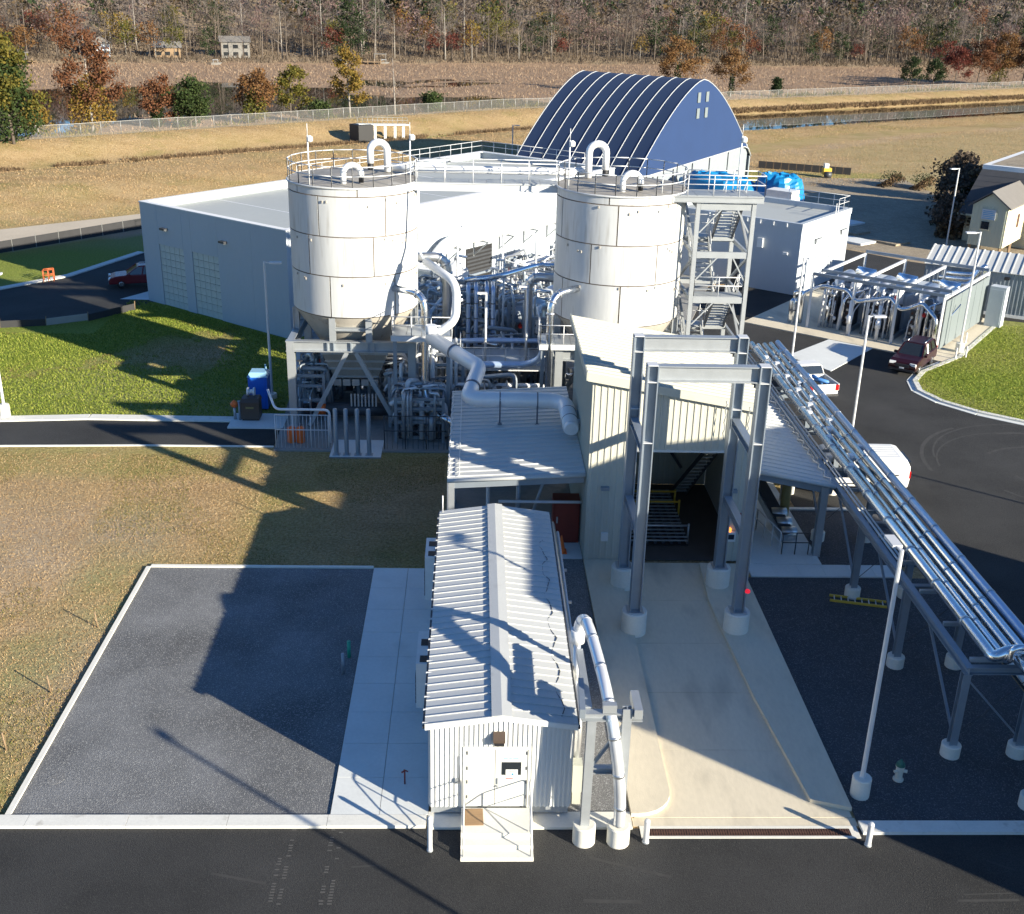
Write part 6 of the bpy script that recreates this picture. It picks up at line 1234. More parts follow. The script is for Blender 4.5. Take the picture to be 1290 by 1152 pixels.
# ================================================================ raised house and its neighbour
HA = Vector((48.8, 110.5, 0)); HW, HL = 3.3, 16
def hp_(a, b, z): return HA+U*a+V_*b+Vector((0, 0, z))
ho = thing('raised_house', 'narrow pale green house on stilts with gable and shuttered window', 'house', tuple(HA))
obj('wall', MB().hexa([hp_(a, b, z) for z in (1.1, 5) for a, b in ((0, 0), (HW, 0), (HW, HL), (0, HL))]).extr([(0, 5), (HW, 5), (HW/2, 6.2)], hp_(0, .01, 0), U, (0, 0, 1), V_*HL), 'house_green', ho)
for k in range(9): obj('batten', MB().hexa([hp_(a, b, z) for z in (1.12, 4.95) for a, b in ((.15+k*.37, -.05), (.21+k*.37, -.05), (.21+k*.37, 0), (.15+k*.37, 0))]), 'house_green', ho)
obj('side_cladding', MB().hexa([hp_(a, b, z) for z in (1.1, 4.95) for a, b in ((HW, 0), (HW+.04, 0), (HW+.04, HL), (HW, HL))]), 'house_trim', ho)
for s in (0, 1):
    x0, x1 = (-.35, HW/2) if s == 0 else (HW/2, HW+.35); z0, z1 = (4.85, 6.3) if s == 0 else (6.3, 4.85)
    obj('roof', MB().hexa([hp_(x0, -.4, z0), hp_(x1, -.4, z1), hp_(x1, HL, z1), hp_(x0, HL, z0), hp_(x0, -.4, z0+.16), hp_(x1, -.4, z1+.16), hp_(x1, HL, z1+.16), hp_(x0, HL, z0+.16)]), 'shingle_light' if s else 'shingle', ho)  # sunward slope lighter, far slope darker: light and shade painted on one roof
sg = obj('wall_sign', MB().hexa([hp_(a, b, z) for z in (3.7, 4.7) for a, b in ((.95, -.12), (2.25, -.12), (2.25, -.05), (.95, -.05))]), 'container', ho)
for k in range(5): obj('sign_line', MB().hexa([hp_(a, b, z) for z in (3.8+k*.17, 3.86+k*.17) for a, b in ((1.05, -.13), (2.15-.1*(k % 2), -.13), (2.15-.1*(k % 2), -.12), (1.05, -.12))]), 'ink_blue', sg)
wn = obj('window', MB().hexa([hp_(a, b, z) for z in (2.75, 3.5) for a, b in ((1.05, -.09), (1.8, -.09), (1.8, -.05), (1.05, -.05))]), 'glass', ho); obj('frame', MB().hexa([hp_(a, b, z) for z in (2.68, 2.75) for a, b in ((1.0, -.12), (1.85, -.12), (1.85, -.05), (1.0, -.05))]), 'house_trim', wn)
for b in (4, 8, 12): obj('window', MB().hexa([hp_(a, q, z) for z in (2.6, 3.9) for a, q in ((HW+.04, b), (HW+.08, b), (HW+.08, b+.7), (HW+.04, b+.7))]), 'rust', ho)
for a in (.2, HW-.2):
    for b in (.3, 4, 8, 12, 15.6): obj('stilt', MB().beam(hp_(a, b, 0), hp_(a, b, 1.1), .22, .22), 'wood', ho)
MA = Vector((50.6, 117.8, 0))
def mp_(a, b, z): return MA+U*a+V_*b+Vector((0, 0, z))
ma = thing('dark_roofed_building', 'building with steep dark shingle roof and white edged flat top at the right edge', 'building', tuple(MA))
obj('wall', MB().hexa([mp_(a, b, z) for z in (0, 3) for a, b in ((.6, .6), (19, .6), (19, 22), (.6, 22))]), 'house_trim', ma)
n_ = 8
for k in range(n_):
    f0, f1 = k/n_, (k+1)/n_; z0, z1 = 2.9+4.2*f0, 2.9+4.2*f1+.05
    obj('shingle_course', MB().hexa([mp_(a, b, z) for z, i in ((z0, f0*3.0-.08), (z1, f1*3.0-.02)) for a, b in ((i*.27, i), (20-i, i), (20-i, 23-i), (i*.27, 23-i))]), 'shingle', ma)
obj('parapet', MB().hexa([mp_(a, b, z) for z in (7.1, 7.6) for a, b in ((.8, 3), (17, 3), (17, 20), (.8, 20))]), 'parapet', ma); obj('flat_roof', MB().hexa([mp_(a, b, z) for z in (7.6, 7.63) for a, b in ((1.5, 3.7), (16.4, 3.7), (16.4, 19.4), (1.5, 19.4))]), 'dirt', ma)
obj('eave_board', MB().hexa([mp_(a, b, z) for z in (2.7, 2.9) for a, b in ((-.1, -.1), (20.1, -.1), (20.1, 23.1), (-.1, 23.1))]), 'house_trim', ma); obj('roof_vent', MB().cyl(mp_(7, 5, 0)[:2], .12, 7.6, 9, 8), 'galv', ma)
# ================================================================ far yard
tr = thing('tarp_covered_pile', 'heap under bright blue tarpaulin on a trailer behind the stair tower', 'tarp', (32, 137, 0))
def heap(cx, cy, a, b, h, seed, m, n=14, k=26):
    vs_ = []; r = random.Random(seed)
    for i in range(n+1):
        f = i/n
        for j in range(k):
            an = 2*math.pi*j/k; R_ = 1+.16*noise.noise(Vector((math.cos(an)*2, math.sin(an)*2, seed+f*2))); q = math.sin(f*math.pi/2)**.55 if i else 0
            vs_.append((cx+a*R_*math.cos(an)*q*U.x+b*R_*math.sin(an)*q*V_.x, cy+a*R_*math.cos(an)*q*U.y+b*R_*math.sin(an)*q*V_.y, h*max(0, math.cos(f*math.pi/2))**.6*(1+.15*noise.noise(Vector((i*.7, j*.5, seed))))))
    return MB().add(vs_, [(i*k+j, i*k+(j+1) % k, (i+1)*k+(j+1) % k, (i+1)*k+j)[::-1] for i in range(n) for j in range(k)], False)
obj('tarpaulin', heap(36.0, 135.5, 3.2, 2.6, 3.9, 2, 'tarp'), 'tarp', tr); obj('tarpaulin', heap(29.4, 138.5, 5.4, 2.4, 3.4, 5, 'tarp'), 'tarp', tr)
obj('trailer_body', MB().hexa([uv((33, 130), a, b, z) for z in (.8, 2.2) for a, b in ((-4, 0), (3.4, 0), (3.4, 2.3), (-4, 2.3))]), 'container', tr); obj('trailer_roof', MB().hexa([uv((33, 130), a, b, z) for z in (2.2, 3.0) for a, b in ((.2, 0.1), (3.3, 0.1), (3.3, 2.2), (.2, 2.2))]), 'white_paint', tr)
for q in (-3, -2, 2.4): obj('wheel', MB().tube([uv((33, 130), q, -.1, .45), uv((33, 130), q, .2, .45)], .45, 14), 'tyre', tr)
sf = thing('silt_fence', 'long low black silt fence across the far yard', 'fence', (46, 166, 0)); n_ = 12
for k in range(n_):
    p = Vector((41.5, 168.5, 0))+(Vector((53.5, 163, 0))-Vector((41.5, 168.5, 0)))*k/n_; q = p+(Vector((53.5, 163, 0))-Vector((41.5, 168.5, 0)))/n_*.98
    obj('fabric_panel', MB().beam(p+Vector((0, 0, .5)), q+Vector((0, 0, .5)), .06, 1.0), 'silt', sf); obj('stake', MB().beam(p, p+Vector((0, 0, 1.2)), .06, .06), 'wood', sf)
ym = thing('compactor', 'small yellow and white machine beside the black silt fence', 'machine', (49.2, 160.5, 0)); obj('body', MB().box(48.7, 160, .4, 49.8, 161, 1.3), 'yellow', ym); obj('hood', MB().box(48.8, 160.1, 1.3, 49.4, 160.9, 1.9), 'white_paint', ym); obj('drum', MB().tube([(48.8, 159.8, .45), (49.7, 159.8, .45)], .42, 14), 'dark_steel', ym)
for i in (0, 1, 3, 6): solo('curing_slab', MB().cbox((39.5+(i % 3)*3.6+1.1*(i//3), 116+(i//3)*5.2, .1), (2.6, 3.2, .2), .65), 'dirt' if i % 2 else 'concrete_grey', ('pale precast slab in the dirt yard, first of the near row', 'pale precast slab in the dirt yard, second of the near row', 'pale precast slab in the dirt yard, third of the near row', 'pale precast slab in the dirt yard, first of the middle row', 'pale precast slab in the dirt yard, second of the middle row', 'pale precast slab in the dirt yard, third of the middle row', 'pale precast slab alone in the far row of the dirt yard')[i], 'slab', 'slabs in the dirt yard')
# left: black silt fence, orange barrier, concrete pier
bf = thing('wire_fence', 'dark meshed wire fence along the pale path at the left', 'fence', (-40, 108, 0)); A_, B_ = Vector((-60, 82, 0)), Vector((-33.5, 116, 0)); n_ = 18
for k in range(n_):
    p = A_+(B_-A_)*k/n_; q = A_+(B_-A_)*(k+1)/n_; obj('post', MB().beam(p, p+Vector((0, 0, 1.25)), .05, .05), 'fence_post', bf); obj('mesh_panel', MB().beam(p+Vector((0, 0, .58))+(q-p)*.02, q+Vector((0, 0, .58))-(q-p)*.02, .03, 1.05), 'silt', bf)
ob = thing('orange_barrier', 'orange slatted barrier frame at the left road edge', 'barrier', (-35.2, 93.6, 0)); obj('frame', rail(MB(), [(-35.6, 93.3, 0), (-34.9, 93.7, 0)], 1.0, step=.35, r=.04), 'barrier_orange', ob); obj('frame', rail(MB(), [(-35.7, 93.8, 0), (-35.0, 94.2, 0)], 1.0, step=.35, r=.04), 'barrier_orange', ob)
sf = thing('silt_fence', 'sagging black and grey silt fence below the left asphalt', 'fence', (-31, 81.3, 0)); pts = [Vector(p) for p in ((-60, 79.2, 0), (-38, 79.4, 0), (-34, 79.8, 0), (-31, 80.6, 0), (-28.4, 81.9, 0), (-25.9, 85.2, 0))]
for i, (p, q) in enumerate(zip(pts, pts[1:])):
    obj('fabric_panel', MB().beam(p+Vector((0, 0, .25)), q+Vector((0, 0, .25+.08*(i % 2))), .05, .5), 'fence_post' if i == 3 else 'silt', sf); obj('stake', MB().beam(q, q+Vector((.05, 0, .7)), .05, .05), 'wood', sf)
struct('parking_slab', MB().prism([(-27.9, 88.3), (-25.6, 88.2), (-22, 93), (-24.5, 94)], 0, .02), 'concrete_grey')
pi = thing('outfall_pier', 'concrete outfall with railed footbridge on the levee slope', 'pier', (-18, 190, 0))
pb = Vector((-18.6, 185.5, 0)); pe = Vector((-11.0, 190.0, 0)); zb = 1.9
obj('wall', MB().cbox(pb+Vector((.6, .2, zb-.4)), (2.6, 3, 3.2), .6), 'dark', pi); obj('deck', MB().beam(pb+Vector((0, 0, zb+1.2)), pe+Vector((0, 0, zb+.8)), 1.2, .2), 'concrete_grey', pi); obj('guard_rail', rail(MB(), [pb+Vector((0, 0, zb+1.3)), pe+Vector((0, 0, zb+.9))], 1.0, step=.9, r=.035), 'fence_post', pi)
for k in (.35, .55, .75, .92): p = pb+(pe-pb)*k; obj('pier_column', MB().beam((p.x, p.y, zt(p.x, p.y)-.3), (p.x, p.y, zb+.9), .4, .4), 'concrete_grey', pi)
for i, (px_, py_) in enumerate(((36.2, 79.2), (34.8, 75.7), (33.9, 75.3))): solo('lawn_marker', MB().lathe((px_, py_, .1), [(.06, 0), (.06, .75), (.03, .8)], 8), 'white_paint', ('white utility marker on the right lawn, farthest one', 'white utility marker on the right lawn, right of the near pair', 'white utility marker on the right lawn, left of the near pair')[i], 'marker', 'lawn markers')
# tyre tracks of dried mud on the front road
for i, x in enumerate((-5.3, -3.9)): 
    mb = MB()
    for k in range(34):
        for s in (-.12, .12):
          if rnd.random() < .75-.018*k: mb.box(x+s-.06+rnd.uniform(-.015, .015), 24.2+k*.11, .0065, x+s+.06, 24.2+k*.11+.045, .0095)
    o = obj('mud_track', mb, 'mud'); o['kind'] = 'stuff'; tag(o, ('left strip of chevron mud marks on the front road', 'right strip of chevron mud marks on the front road')[i], 'mud')
# ================================================================ vegetation
def quads(name, C, size, asp, rng, upright=0.):
    """many little leaf faces: centres C (n,3); size (n,) half-length; random facing"""
    n = len(C); d = rng.normal(size=(n, 3)); d[:, 2] = d[:, 2]*(1-upright)+upright*2.5; d /= np.linalg.norm(d, axis=1)[:, None]
    a = rng.normal(size=(n, 3)); a -= d*(a*d).sum(1)[:, None]; a /= np.linalg.norm(a, axis=1)[:, None]
    d = d*size[:, None]; a = a*(size*asp)[:, None]
    return np.stack([C-d-a*.6, C-d*.2+a, C+d+a*.3, C+d*.1-a], 1).reshape(-1, 3)
def np_mesh(name, V, k=4):
    n = len(V)//k; me = bpy.data.meshes.new(name); me.vertices.add(n*k); me.vertices.foreach_set('co', V.astype(np.float32).ravel())
    me.loops.add(n*k); me.loops.foreach_set('vertex_index', np.arange(n*k, dtype=np.int32)); me.polygons.add(n)
    me.polygons.foreach_set('loop_start', np.arange(0, n*k, k, dtype=np.int32)); me.update(calc_edges=True); me.validate(); return me
def limbs(seed, H, spread, base, lean=.06, n1=9, pale=False):
    r = random.Random(seed); T = MB(); tips = []; top = Vector((r.uniform(-1, 1)*lean*H, r.uniform(-1, 1)*lean*H, H*.9))
    tr = [Vector((0, 0, -.3)), Vector((top.x*.2, top.y*.15, H*.25)), Vector((top.x*.5, top.y*.6, H*.55)), top]
    R0 = H*(.017 if H < 10 else .0125); T.tube(tr, [R0*1.3, R0, R0*.65, R0*.15], 6)
    def on(f):
        f *= 3; i = min(2, int(f)); return tr[i].lerp(tr[i+1], f-i)
    for i in range(n1):
        f = base+(.95-base)*(i+r.random()*.6)/n1; p = on(f); a = i*2.4+r.uniform(-.5, .5); k = (1-f)**.6+.25; L_ = spread*k*r.uniform(.7, 1.15); up = r.uniform(.45, 1.0)
        q = p+Vector((math.cos(a)*L_*.5, math.sin(a)*L_*.5, L_*up*.45)); e = p+Vector((math.cos(a+.2)*L_, math.sin(a+.2)*L_, L_*up)); rr = R0*.42*(1.15-f)
        T.tube([p, q, e], [rr, rr*.6, rr*.12], 4); tips += [q, e, (q+e)/2]
        for j in range(3):
            b = q.lerp(e, .2+.3*j); a2 = a+r.choice((-1, 1))*r.uniform(.5, 1.1); l2 = L_*r.uniform(.3, .5); e2 = b+Vector((math.cos(a2)*l2, math.sin(a2)*l2, l2*r.uniform(.2, .9)))
            T.tube([b, e2], [rr*.4, rr*.08], 3); tips += [e2, (b+e2)/2]
    return T, tips+[top]
def make_tree(name, label, cat, kind, H, spread, seed, nleaf, lsz, base=.3, loc=(0, 0, 0), group=None, bark='bark', leaf='leaf_green', cl=1.1, twigs=0, n1=9):
    t = thing(name, label, cat, loc, group, 1e-6); rng = np.random.default_rng(seed); T, tips = limbs(seed, H, spread, base, n1=n1)
    obj('trunk', T, bark, t); P = np.array([list(q) for q in tips]); V = []
    if twigs:
        c = P[rng.integers(0, len(P), twigs)]+rng.normal(size=(twigs, 3))*spread*.16; V.append(quads('', c, rng.uniform(.3, .8, twigs)*H*.035, .07, rng, .45))
    if nleaf:
        w_ = rng.uniform(.2, 1., len(P)); w_ /= w_.sum(); i = rng.choice(len(P), nleaf, p=w_); c = P[i]+rng.normal(size=(nleaf, 3))*cl*np.array([1, 1, .75])
        c[:, 2] = np.maximum(c[:, 2], H*.06); V.append(quads('', c, rng.uniform(.6, 1.3, nleaf)*lsz, .75, rng))
    o = obj('crown', np_mesh('crown', np.concatenate(V)), leaf, t); return t
def add_leaves(t, name, leaf, seed, n, zlo, zhi, rad, lsz):
    rng = np.random.default_rng(seed); z = rng.uniform(zlo, zhi, n); a = rng.uniform(0, 6.283, n); r = rad*np.sqrt(rng.uniform(0, 1, n))*(1.1-.5*(z-zlo)/(zhi-zlo)); c = np.stack([r*np.cos(a), r*np.sin(a), z], 1)
    c += .35*rad*np.sin(c[:, [1, 2, 0]]*2.3/rad); obj(name, np_mesh(name, quads('', c, rng.uniform(.6, 1.3, n)*lsz, .75, rng)), leaf, t)
# trees along the levee, seen one by one
LV = [  # x, y, height, spread, leaf, bark, label, extra
 (-62.5, 160, 16, 4.6, 'leaf_yellowgreen', 'bark', 'tall ivy-clad green and yellow tree at the left edge', ('leaf_green', 2600, .5, 11, 3.6)),
 (-62.5, 193.5, 18, 5.4, 'leaf_rust', 'bark_pale', 'tallest levee tree, rust and yellow leaves with pale bare top limbs', ('leaf_yellow', 1600, .8, 9, 3.4)),
 (-69.5, 188, 5.2, 2.4, 'leaf_yellow', 'bark', 'small yellow and orange bush left of the tallest levee tree', None),
 (-55.2, 206, 9.2, 3.2, 'leaf_rust', 'bark', 'rust coloured tree with dark ivy-wrapped trunk on the levee', ('leaf_dark', 700, .2, 4.5, 1.2)),
 (-49.8, 207, 9, 3.9, 'leaf_green', 'bark', 'round full green tree on the levee', ('leaf_green', 900, .6, 6, 3.2)),
 (-40, 215, 10.2, 3.8, 'leaf_orange', 'bark', 'yellow and orange tree with green lower leaves on the levee', ('leaf_yellowgreen', 800, .3, 6, 2.4)),
 (-34.2, 219, 11, 3.4, 'leaf_yellowgreen', 'bark', 'thin olive yellow tree right of the orange one on the levee', None),
 (-28.6, 217.5, 4.2, 2.0, 'leaf_green', 'bark', 'low green bush on the levee left of the footbridge', None),
 (-23.4, 221, 15, 3.2, 'leaf_yellow', 'bark_pale', 'tall sparse yellow tree with pale trunk behind the left silo', None),
 (-16, 235, 13.5, 2.6, 'twig_grey', 'bark_pale', 'bare pale tree on the levee behind the footbridge', None),
 (-8.8, 239, 5, 2.6, 'leaf_green', 'bark', 'low rounded green bush on the levee above the white roof', None),
 (33.5, 268, 4.2, 1.4, 'leaf_dark', 'bark', 'narrow dark green bush at the left shoulder of the blue arched building', None),
 (49.5, 292, 14.5, 5.6, 'leaf_orange', 'bark', 'wide orange tree rising behind the blue arched building', ('leaf_green', 300, .5, 8, 1.2)),
 (64, 296, 12.5, 4.6, 'leaf_orange', 'bark_pale', 'pale orange tree right of the blue arched building', ('leaf_dark', 250, .5, 6, 1.)),
 (76.5, 300, 5, 1.2, 'leaf_dark', 'bark', 'narrow ivy-covered stump on the levee right of the blue building', None),
 (125, 340, 9.5, 3.0, 'leaf_dark', 'bark', 'left one of two dark evergreens on the right levee', None),
 (133.5, 344, 9, 3.0, 'leaf_dark', 'bark', 'right one of two dark evergreens on the right levee', None),
 (142, 349, 12, 4.6, 'leaf_red', 'bark', 'reddish tree right of the two dark evergreens', None),
 (150, 352, 14.5, 5.2, 'leaf_rust', 'bark', 'rust brown tree right of the reddish one on the right levee', None),
 (158, 356, 17, 5.6, 'leaf_orange', 'bark', 'large orange tree near the right edge on the levee', ('leaf_yellowgreen', 600, .5, 7, 4)),
 (166, 357, 15, 5.4, 'leaf_rust', 'bark', 'rust brown tree at the right edge on the levee', None),
 (172, 350, 18, 5.2, 'leaf_orange', 'bark', 'rightmost orange tree on the levee', ('leaf_yellowgreen', 600, .5, 6, 4))]
for i, (x, y, H_, sp2, lf, bk, lb, ex_) in enumerate(LV):
    bare = lf.startswith('twig'); n = int(600+H_*sp2*20); sp2 *= .82; t = make_tree('levee_tree', lb, 'tree', '', H_*.95, sp2, 100+i, 0 if bare else n*2, .20, .12 if H_ < 10 else .25, pt(x, y), 'trees on the levee', bk, lf, (.25+sp2*.1), 900 if bare else 150, 12)
    if ex_: add_leaves(t, 'lower_crown', ex_[0], 300+i, int(ex_[1]*1.8), ex_[2], ex_[3], ex_[4]*.85, .2)
# dark shrubs by the raised house
for i, (x, y, H_, r_, lb) in enumerate(((51.2, 119.5, 4.6, 1.5, 'dark leafy shrub nearest the raised house'), (53.8, 126, 5.6, 1.8, 'dark leafy shrub in the middle behind the thin pole'), (57.5, 134, 6.4, 2.0, 'dark leafy shrub farthest back beside the steep dark roof'), (60.5, 142, 6., 2.2, 'brown bare shrub behind the steep dark roof'))):
    t = make_tree('shrub', lb, 'shrub', '', H_, r_, 200+i, 2200, .2, .05, pt(x, y), 'shrubs by the raised house', 'bark', 'twig_brown', .45, 500, 12)
    add_leaves(t, 'lower_crown', ('ditch', 'leaf_dark', 'ditch', 'twig_brown')[i], 400+i, 3000, .1, H_*.75, r_*1.25, .16)
for i, (x, y, lb) in enumerate(((55.8, 153.5, 'dark brush heap in the far dirt yard, left one'), (59.5, 151.5, 'dark brush heap in the far dirt yard, right one'))):
    t = make_tree('brush_pile', lb, 'brush', '', 1.6, 1.3, 230+i, 300, .1, .05, pt(x, y), 'brush heaps', 'bark', 'leaf_dark', .3, 300, 14); add_leaves(t, 'lower_crown', 'ditch', 440+i, 1500, 0, .9, 2.2, .12)
# wood on the far bank: prototypes, then copies
PROTO = []
specs = [('twig_grey', 'bark', 18, 6, 0, 800, 'bare grey tree'), ('twig_grey', 'bark_pale', 20, 5.2, 0, 800, 'bare pale tree'), ('twig_brown', 'bark', 17, 6, 0, 850, 'bare brown tree'), ('twig_red', 'bark', 17, 6, 200, 700, 'reddish bare tree'), ('twig_red', 'bark_pale', 19, 6.2, 160, 700, 'pale-trunked reddish tree'),
         ('leaf_rust', 'bark', 17, 5, 380, 150, 'rust leaved tree'), ('leaf_orange', 'bark', 15, 4.6, 420, 80, 'orange leaved tree'), ('leaf_yellow', 'bark_pale', 15, 4, 300, 100, 'yellow leaved tree'), ('leaf_dark', 'bark', 18, 4.6, 650, 0, 'dark evergreen tree'), ('leaf_red', 'bark', 12, 4, 360, 60, 'red leaved tree'), ('leaf_yellowgreen', 'bark', 16, 4.6, 420, 60, 'olive yellow tree')]
for i, (lf, bk, H_, sp2, n, tw, lb) in enumerate(specs):
    PROTO.append(make_tree('bank_tree', lb, 'tree', '', H_, sp2, 500+i, int(n*1.5), .32, .35 if tw else .15, (0, 0, 0), 'trees on the far bank', bk, lf, 1.0, tw, 9))
rb2 = random.Random(5); spots = []
wts = [30, 8, 24, 9, 4, 4, 2, 3, 9, 1, 5]
for k in range(300):
    row = k % 3; x = -185+(k//3)*4.35+rb2.uniform(-2.2, 2.2); y = ybank(x)+(4, 13, 24)[row]+rb2.uniform(-4, 4); i = rb2.choices(range(len(specs)), wts)[0]
    if row == 0 and rb2.random() < .3: i = rb2.choice((0, 2, 2, 5, 6, 7, 9, 10))
    spots.append((x, y, i, rb2.uniform(.72, 1.15)*(.8 if row == 0 else 1)))
HOUSES = [(-117, 378), (-98, 384), (-78, 391)]
rk = ('front row', 'middle row', 'rear row'); used = set(); same = {}
for k, (x, y, i, s) in enumerate(spots):
    if any(abs(x-hx) < 7 and y < hy+2 for hx, hy in HOUSES) and k % 3 < 2 and rb2.random() < .25: y = hyy if (hyy := ybank(x)+30) else y
    o = PROTO[i] if i not in used else copy_tree(PROTO[i]); used.add(i)
    o.location = (x, y, zt(x, y)); o.rotation_euler = (0, 0, rb2.uniform(0, 6.28)); o.scale = (s, s, s*rb2.uniform(.9, 1.12))
    an = math.degrees(math.atan2(x, y)); sec = ('at the left edge', 'near far houses', 'left of left silo', 'above left silo', 'above white roof', 'left of blue building', 'behind blue building', 'right of blue building', 'above the canal', 'at the right edge')[max(0, min(9, int((an+24)/5)))]
    same.setdefault(('smaller ' if s < .85 else 'large ' if s > 1.03 else '')+specs[i][6]+', '+rk[k % 3]+' of far wood, '+sec, []).append((x, o))
ordn = ('first', 'second', 'third', 'fourth', 'fifth', 'sixth', 'seventh', 'eighth', 'ninth', 'tenth')
for lb, L_ in same.items():
    L_.sort(key=lambda q: q[0])
    for j, (_, o) in enumerate(L_): o['label'] = lb if len(L_) == 1 else lb+', '+ordn[min(j, 9)]+' from left'
# the wood behind them, one mass
rng = np.random.default_rng(9); N = 2600
fx = rng.uniform(-330, 430, N); fe = 34+rng.uniform(0, 1, N)**1.3*260; fy = np.array([ybank(a) for a in fx])+fe; fz = np.array([zt(a, b) for a, b in zip(fx, fy)]); fh = rng.uniform(13, 21, N)
kinds = np.where(fe < 120, rng.choice(5, N, p=[.38, .28, .10, .18, .06]), rng.choice(5, N, p=[.16, .15, .07, .44, .18])); lm = ['twig_grey', 'twig_brown', 'twig_red', 'leaf_dark', 'leaf_far']
for kd in range(5):
    ii = np.where(kinds == kd)[0]; n = 90 if kd < 3 else 90; c = np.repeat(np.stack([fx[ii], fy[ii], fz[ii]], 1), n, 0); hh = np.repeat(fh[ii], n); m = len(hh)
    a = rng.uniform(0, 6.283, m); zz_ = rng.uniform(.25, 1., m); rr = 4.4*np.sqrt(rng.uniform(0, 1, m))*np.sin(np.clip((zz_-.1)*3.3, .3, 2.9))
    c = c+np.stack([rr*np.cos(a), rr*np.sin(a), zz_*hh], 1); sz = rng.uniform(.6, 1.3, m)*(1.15 if kd < 3 else .75)
    V = quads('', c, sz, .16 if kd < 3 else .7, rng, .35 if kd < 3 else 0)
    if kd < 3:
        b = np.stack([fx[ii], fy[ii], fz[ii]], 1); h = fh[ii][:, None]; e = np.array([[.1, 0, 0]]); up = np.array([[0, 0, 1.]]); V = np.concatenate([V, np.stack([b-e, b+e, b+e*.3+up*h*.9, b-e*.3+up*h*.9], 1).reshape(-1, 3)])
    o = obj('far_wood', np_mesh('far_wood', V), lm[kd]); o['kind'] = 'stuff'; tag(o, ('grey bare wood', 'brown bare wood', 'reddish bare wood', 'dark evergreen wood', 'orange leaved wood')[kd]+' rising on the far hillside', 'wood')
# houses, docks and boats on the far bank
for i, (x, y) in enumerate(HOUSES):
    z = zt(x, y); t = thing('lakeside_house', ('small grey gabled house, left of the three on the far bank', 'low brown house in the middle of the three on the far bank', 'two storey white house, right of the three on the far bank')[i], 'house', (x, y, z), 'houses on the far bank', .3)
    w_, d_, h = ((5.6, 5, 4.0), (8, 4.5, 3.0), (9, 5, 4.8))[i]; obj('wall', MB().box(-w_/2, -d_/2, 0, w_/2, d_/2, h), ('container', 'wood', 'far_white')[i], t)
    rf = obj('roof', MB().extr([(-w_/2-.5, h), (w_/2+.5, h), (0, h+2.2)], (0, -d_/2-.5, 0), (1, 0, 0), (0, 0, 1), (0, d_+1, 0)) if i == 0 else MB().extr([(-d_/2-.5, h), (d_/2+.5, h), (0, h+1.8)], (-w_/2-.5, 0, 0), (0, 1, 0), (0, 0, 1), (w_+1, 0, 0)), 'shingle_light', t)
    for k in range(3):
        for zf in (.7, 2.9)[:1 if h < 4.5 else 2]:
            wn = obj('window', MB().box(-w_/2+w_*(k+.5)/3-.8, -d_/2-.06, zf, -w_/2+w_*(k+.5)/3+.8, -d_/2, zf+1.1), 'glass', t)
for i, (x, y, w_) in enumerate(((-137, 356, 16), (-35, 391, 9))):
    t = thing('boat_dock', ('long wooden dock at the far left bank', 'short wooden dock at the far bank left of centre')[i], 'dock', (x, y, -.6)); obj('deck', MB().box(x-w_/2, y-3, .4, x+w_/2, y, .6), 'wood', t)
    for k in range(5): obj('pile', MB().cyl((x-w_/2+.4+k*(w_-.8)/4, y-2.8), .15, -1, 1.4, 6), 'wood', t)
    obj('shelter', MB().box(x+2, y-2.5, 2.8, x+6, y-.3, 3.0).box(x+2.1, y-2.4, .6, x+2.3, y-2.2, 2.8).box(x+5.7, y-2.4, .6, x+5.9, y-2.2, 2.8), 'far_white', t)
for i, (x, y) in enumerate(((-80, 371), (-43, 385), (-30, 392))):
    t = thing('moored_boat', ('white boat on the far shore below the white house', 'white boat on the far shore, left of the short dock', 'white boat on the far shore, right by the short dock')[i], 'boat', (x, y, -.4), 'boats on the far shore', .3)
    t.scale = (.65, .65, .65); obj('hull', MB().hexa([(-2.2, -.6, 0), (1.6, -.6, 0), (1.6, .6, 0), (-2.2, .6, 0), (-2.4, -.9, 1), (2.8, -.3, 1.1), (2.8, .3, 1.1), (-2.4, .9, 1)]), 'far_white', t); obj('canopy', MB().box(-1.5, -.8, 2.2, 1, .8, 2.3).box(-1.4, -.7, 1, -1.3, -.6, 2.2).box(.8, -.7, 1, .9, -.6, 2.2), 'container', t)
# chain link fence on the levee crest
cf = thing('chain_link_fence', 'long chain link fence on the crest of the far levee', 'fence', (0, 218, 2.4))
pts = []
for k in range(0, 150):
    t_ = -20+k*3.0; s_ = 165-.15*max(0, t_-200); x, y = .76*t_-.65*s_, .65*t_+.76*s_; pts.append(Vector((x, y, zt(x, y))))
pm = MB().tube([(0, 0, 0), (0, 0, 1.9)], .05, 5).mesh('post')
for p in pts: o = obj('post', pm, 'fence_post', cf); o.location = p-Vector((0, 218, 2.4))
for p, q in zip(pts, pts[1:]): obj('net_panel', MB().add([p+Vector((0, 0, .05)), q+Vector((0, 0, .05)), q+Vector((0, 0, 1.8)), p+Vector((0, 0, 1.8))], [(0, 1, 2, 3)]), 'chainlink', cf)
mb = MB()
for p, q in zip(pts, pts[1:]): mb.beam(p+Vector((0, 0, 1.84)), q+Vector((0, 0, 1.84)), .05, .05)
obj('top_rail', mb, 'fence_post', cf)
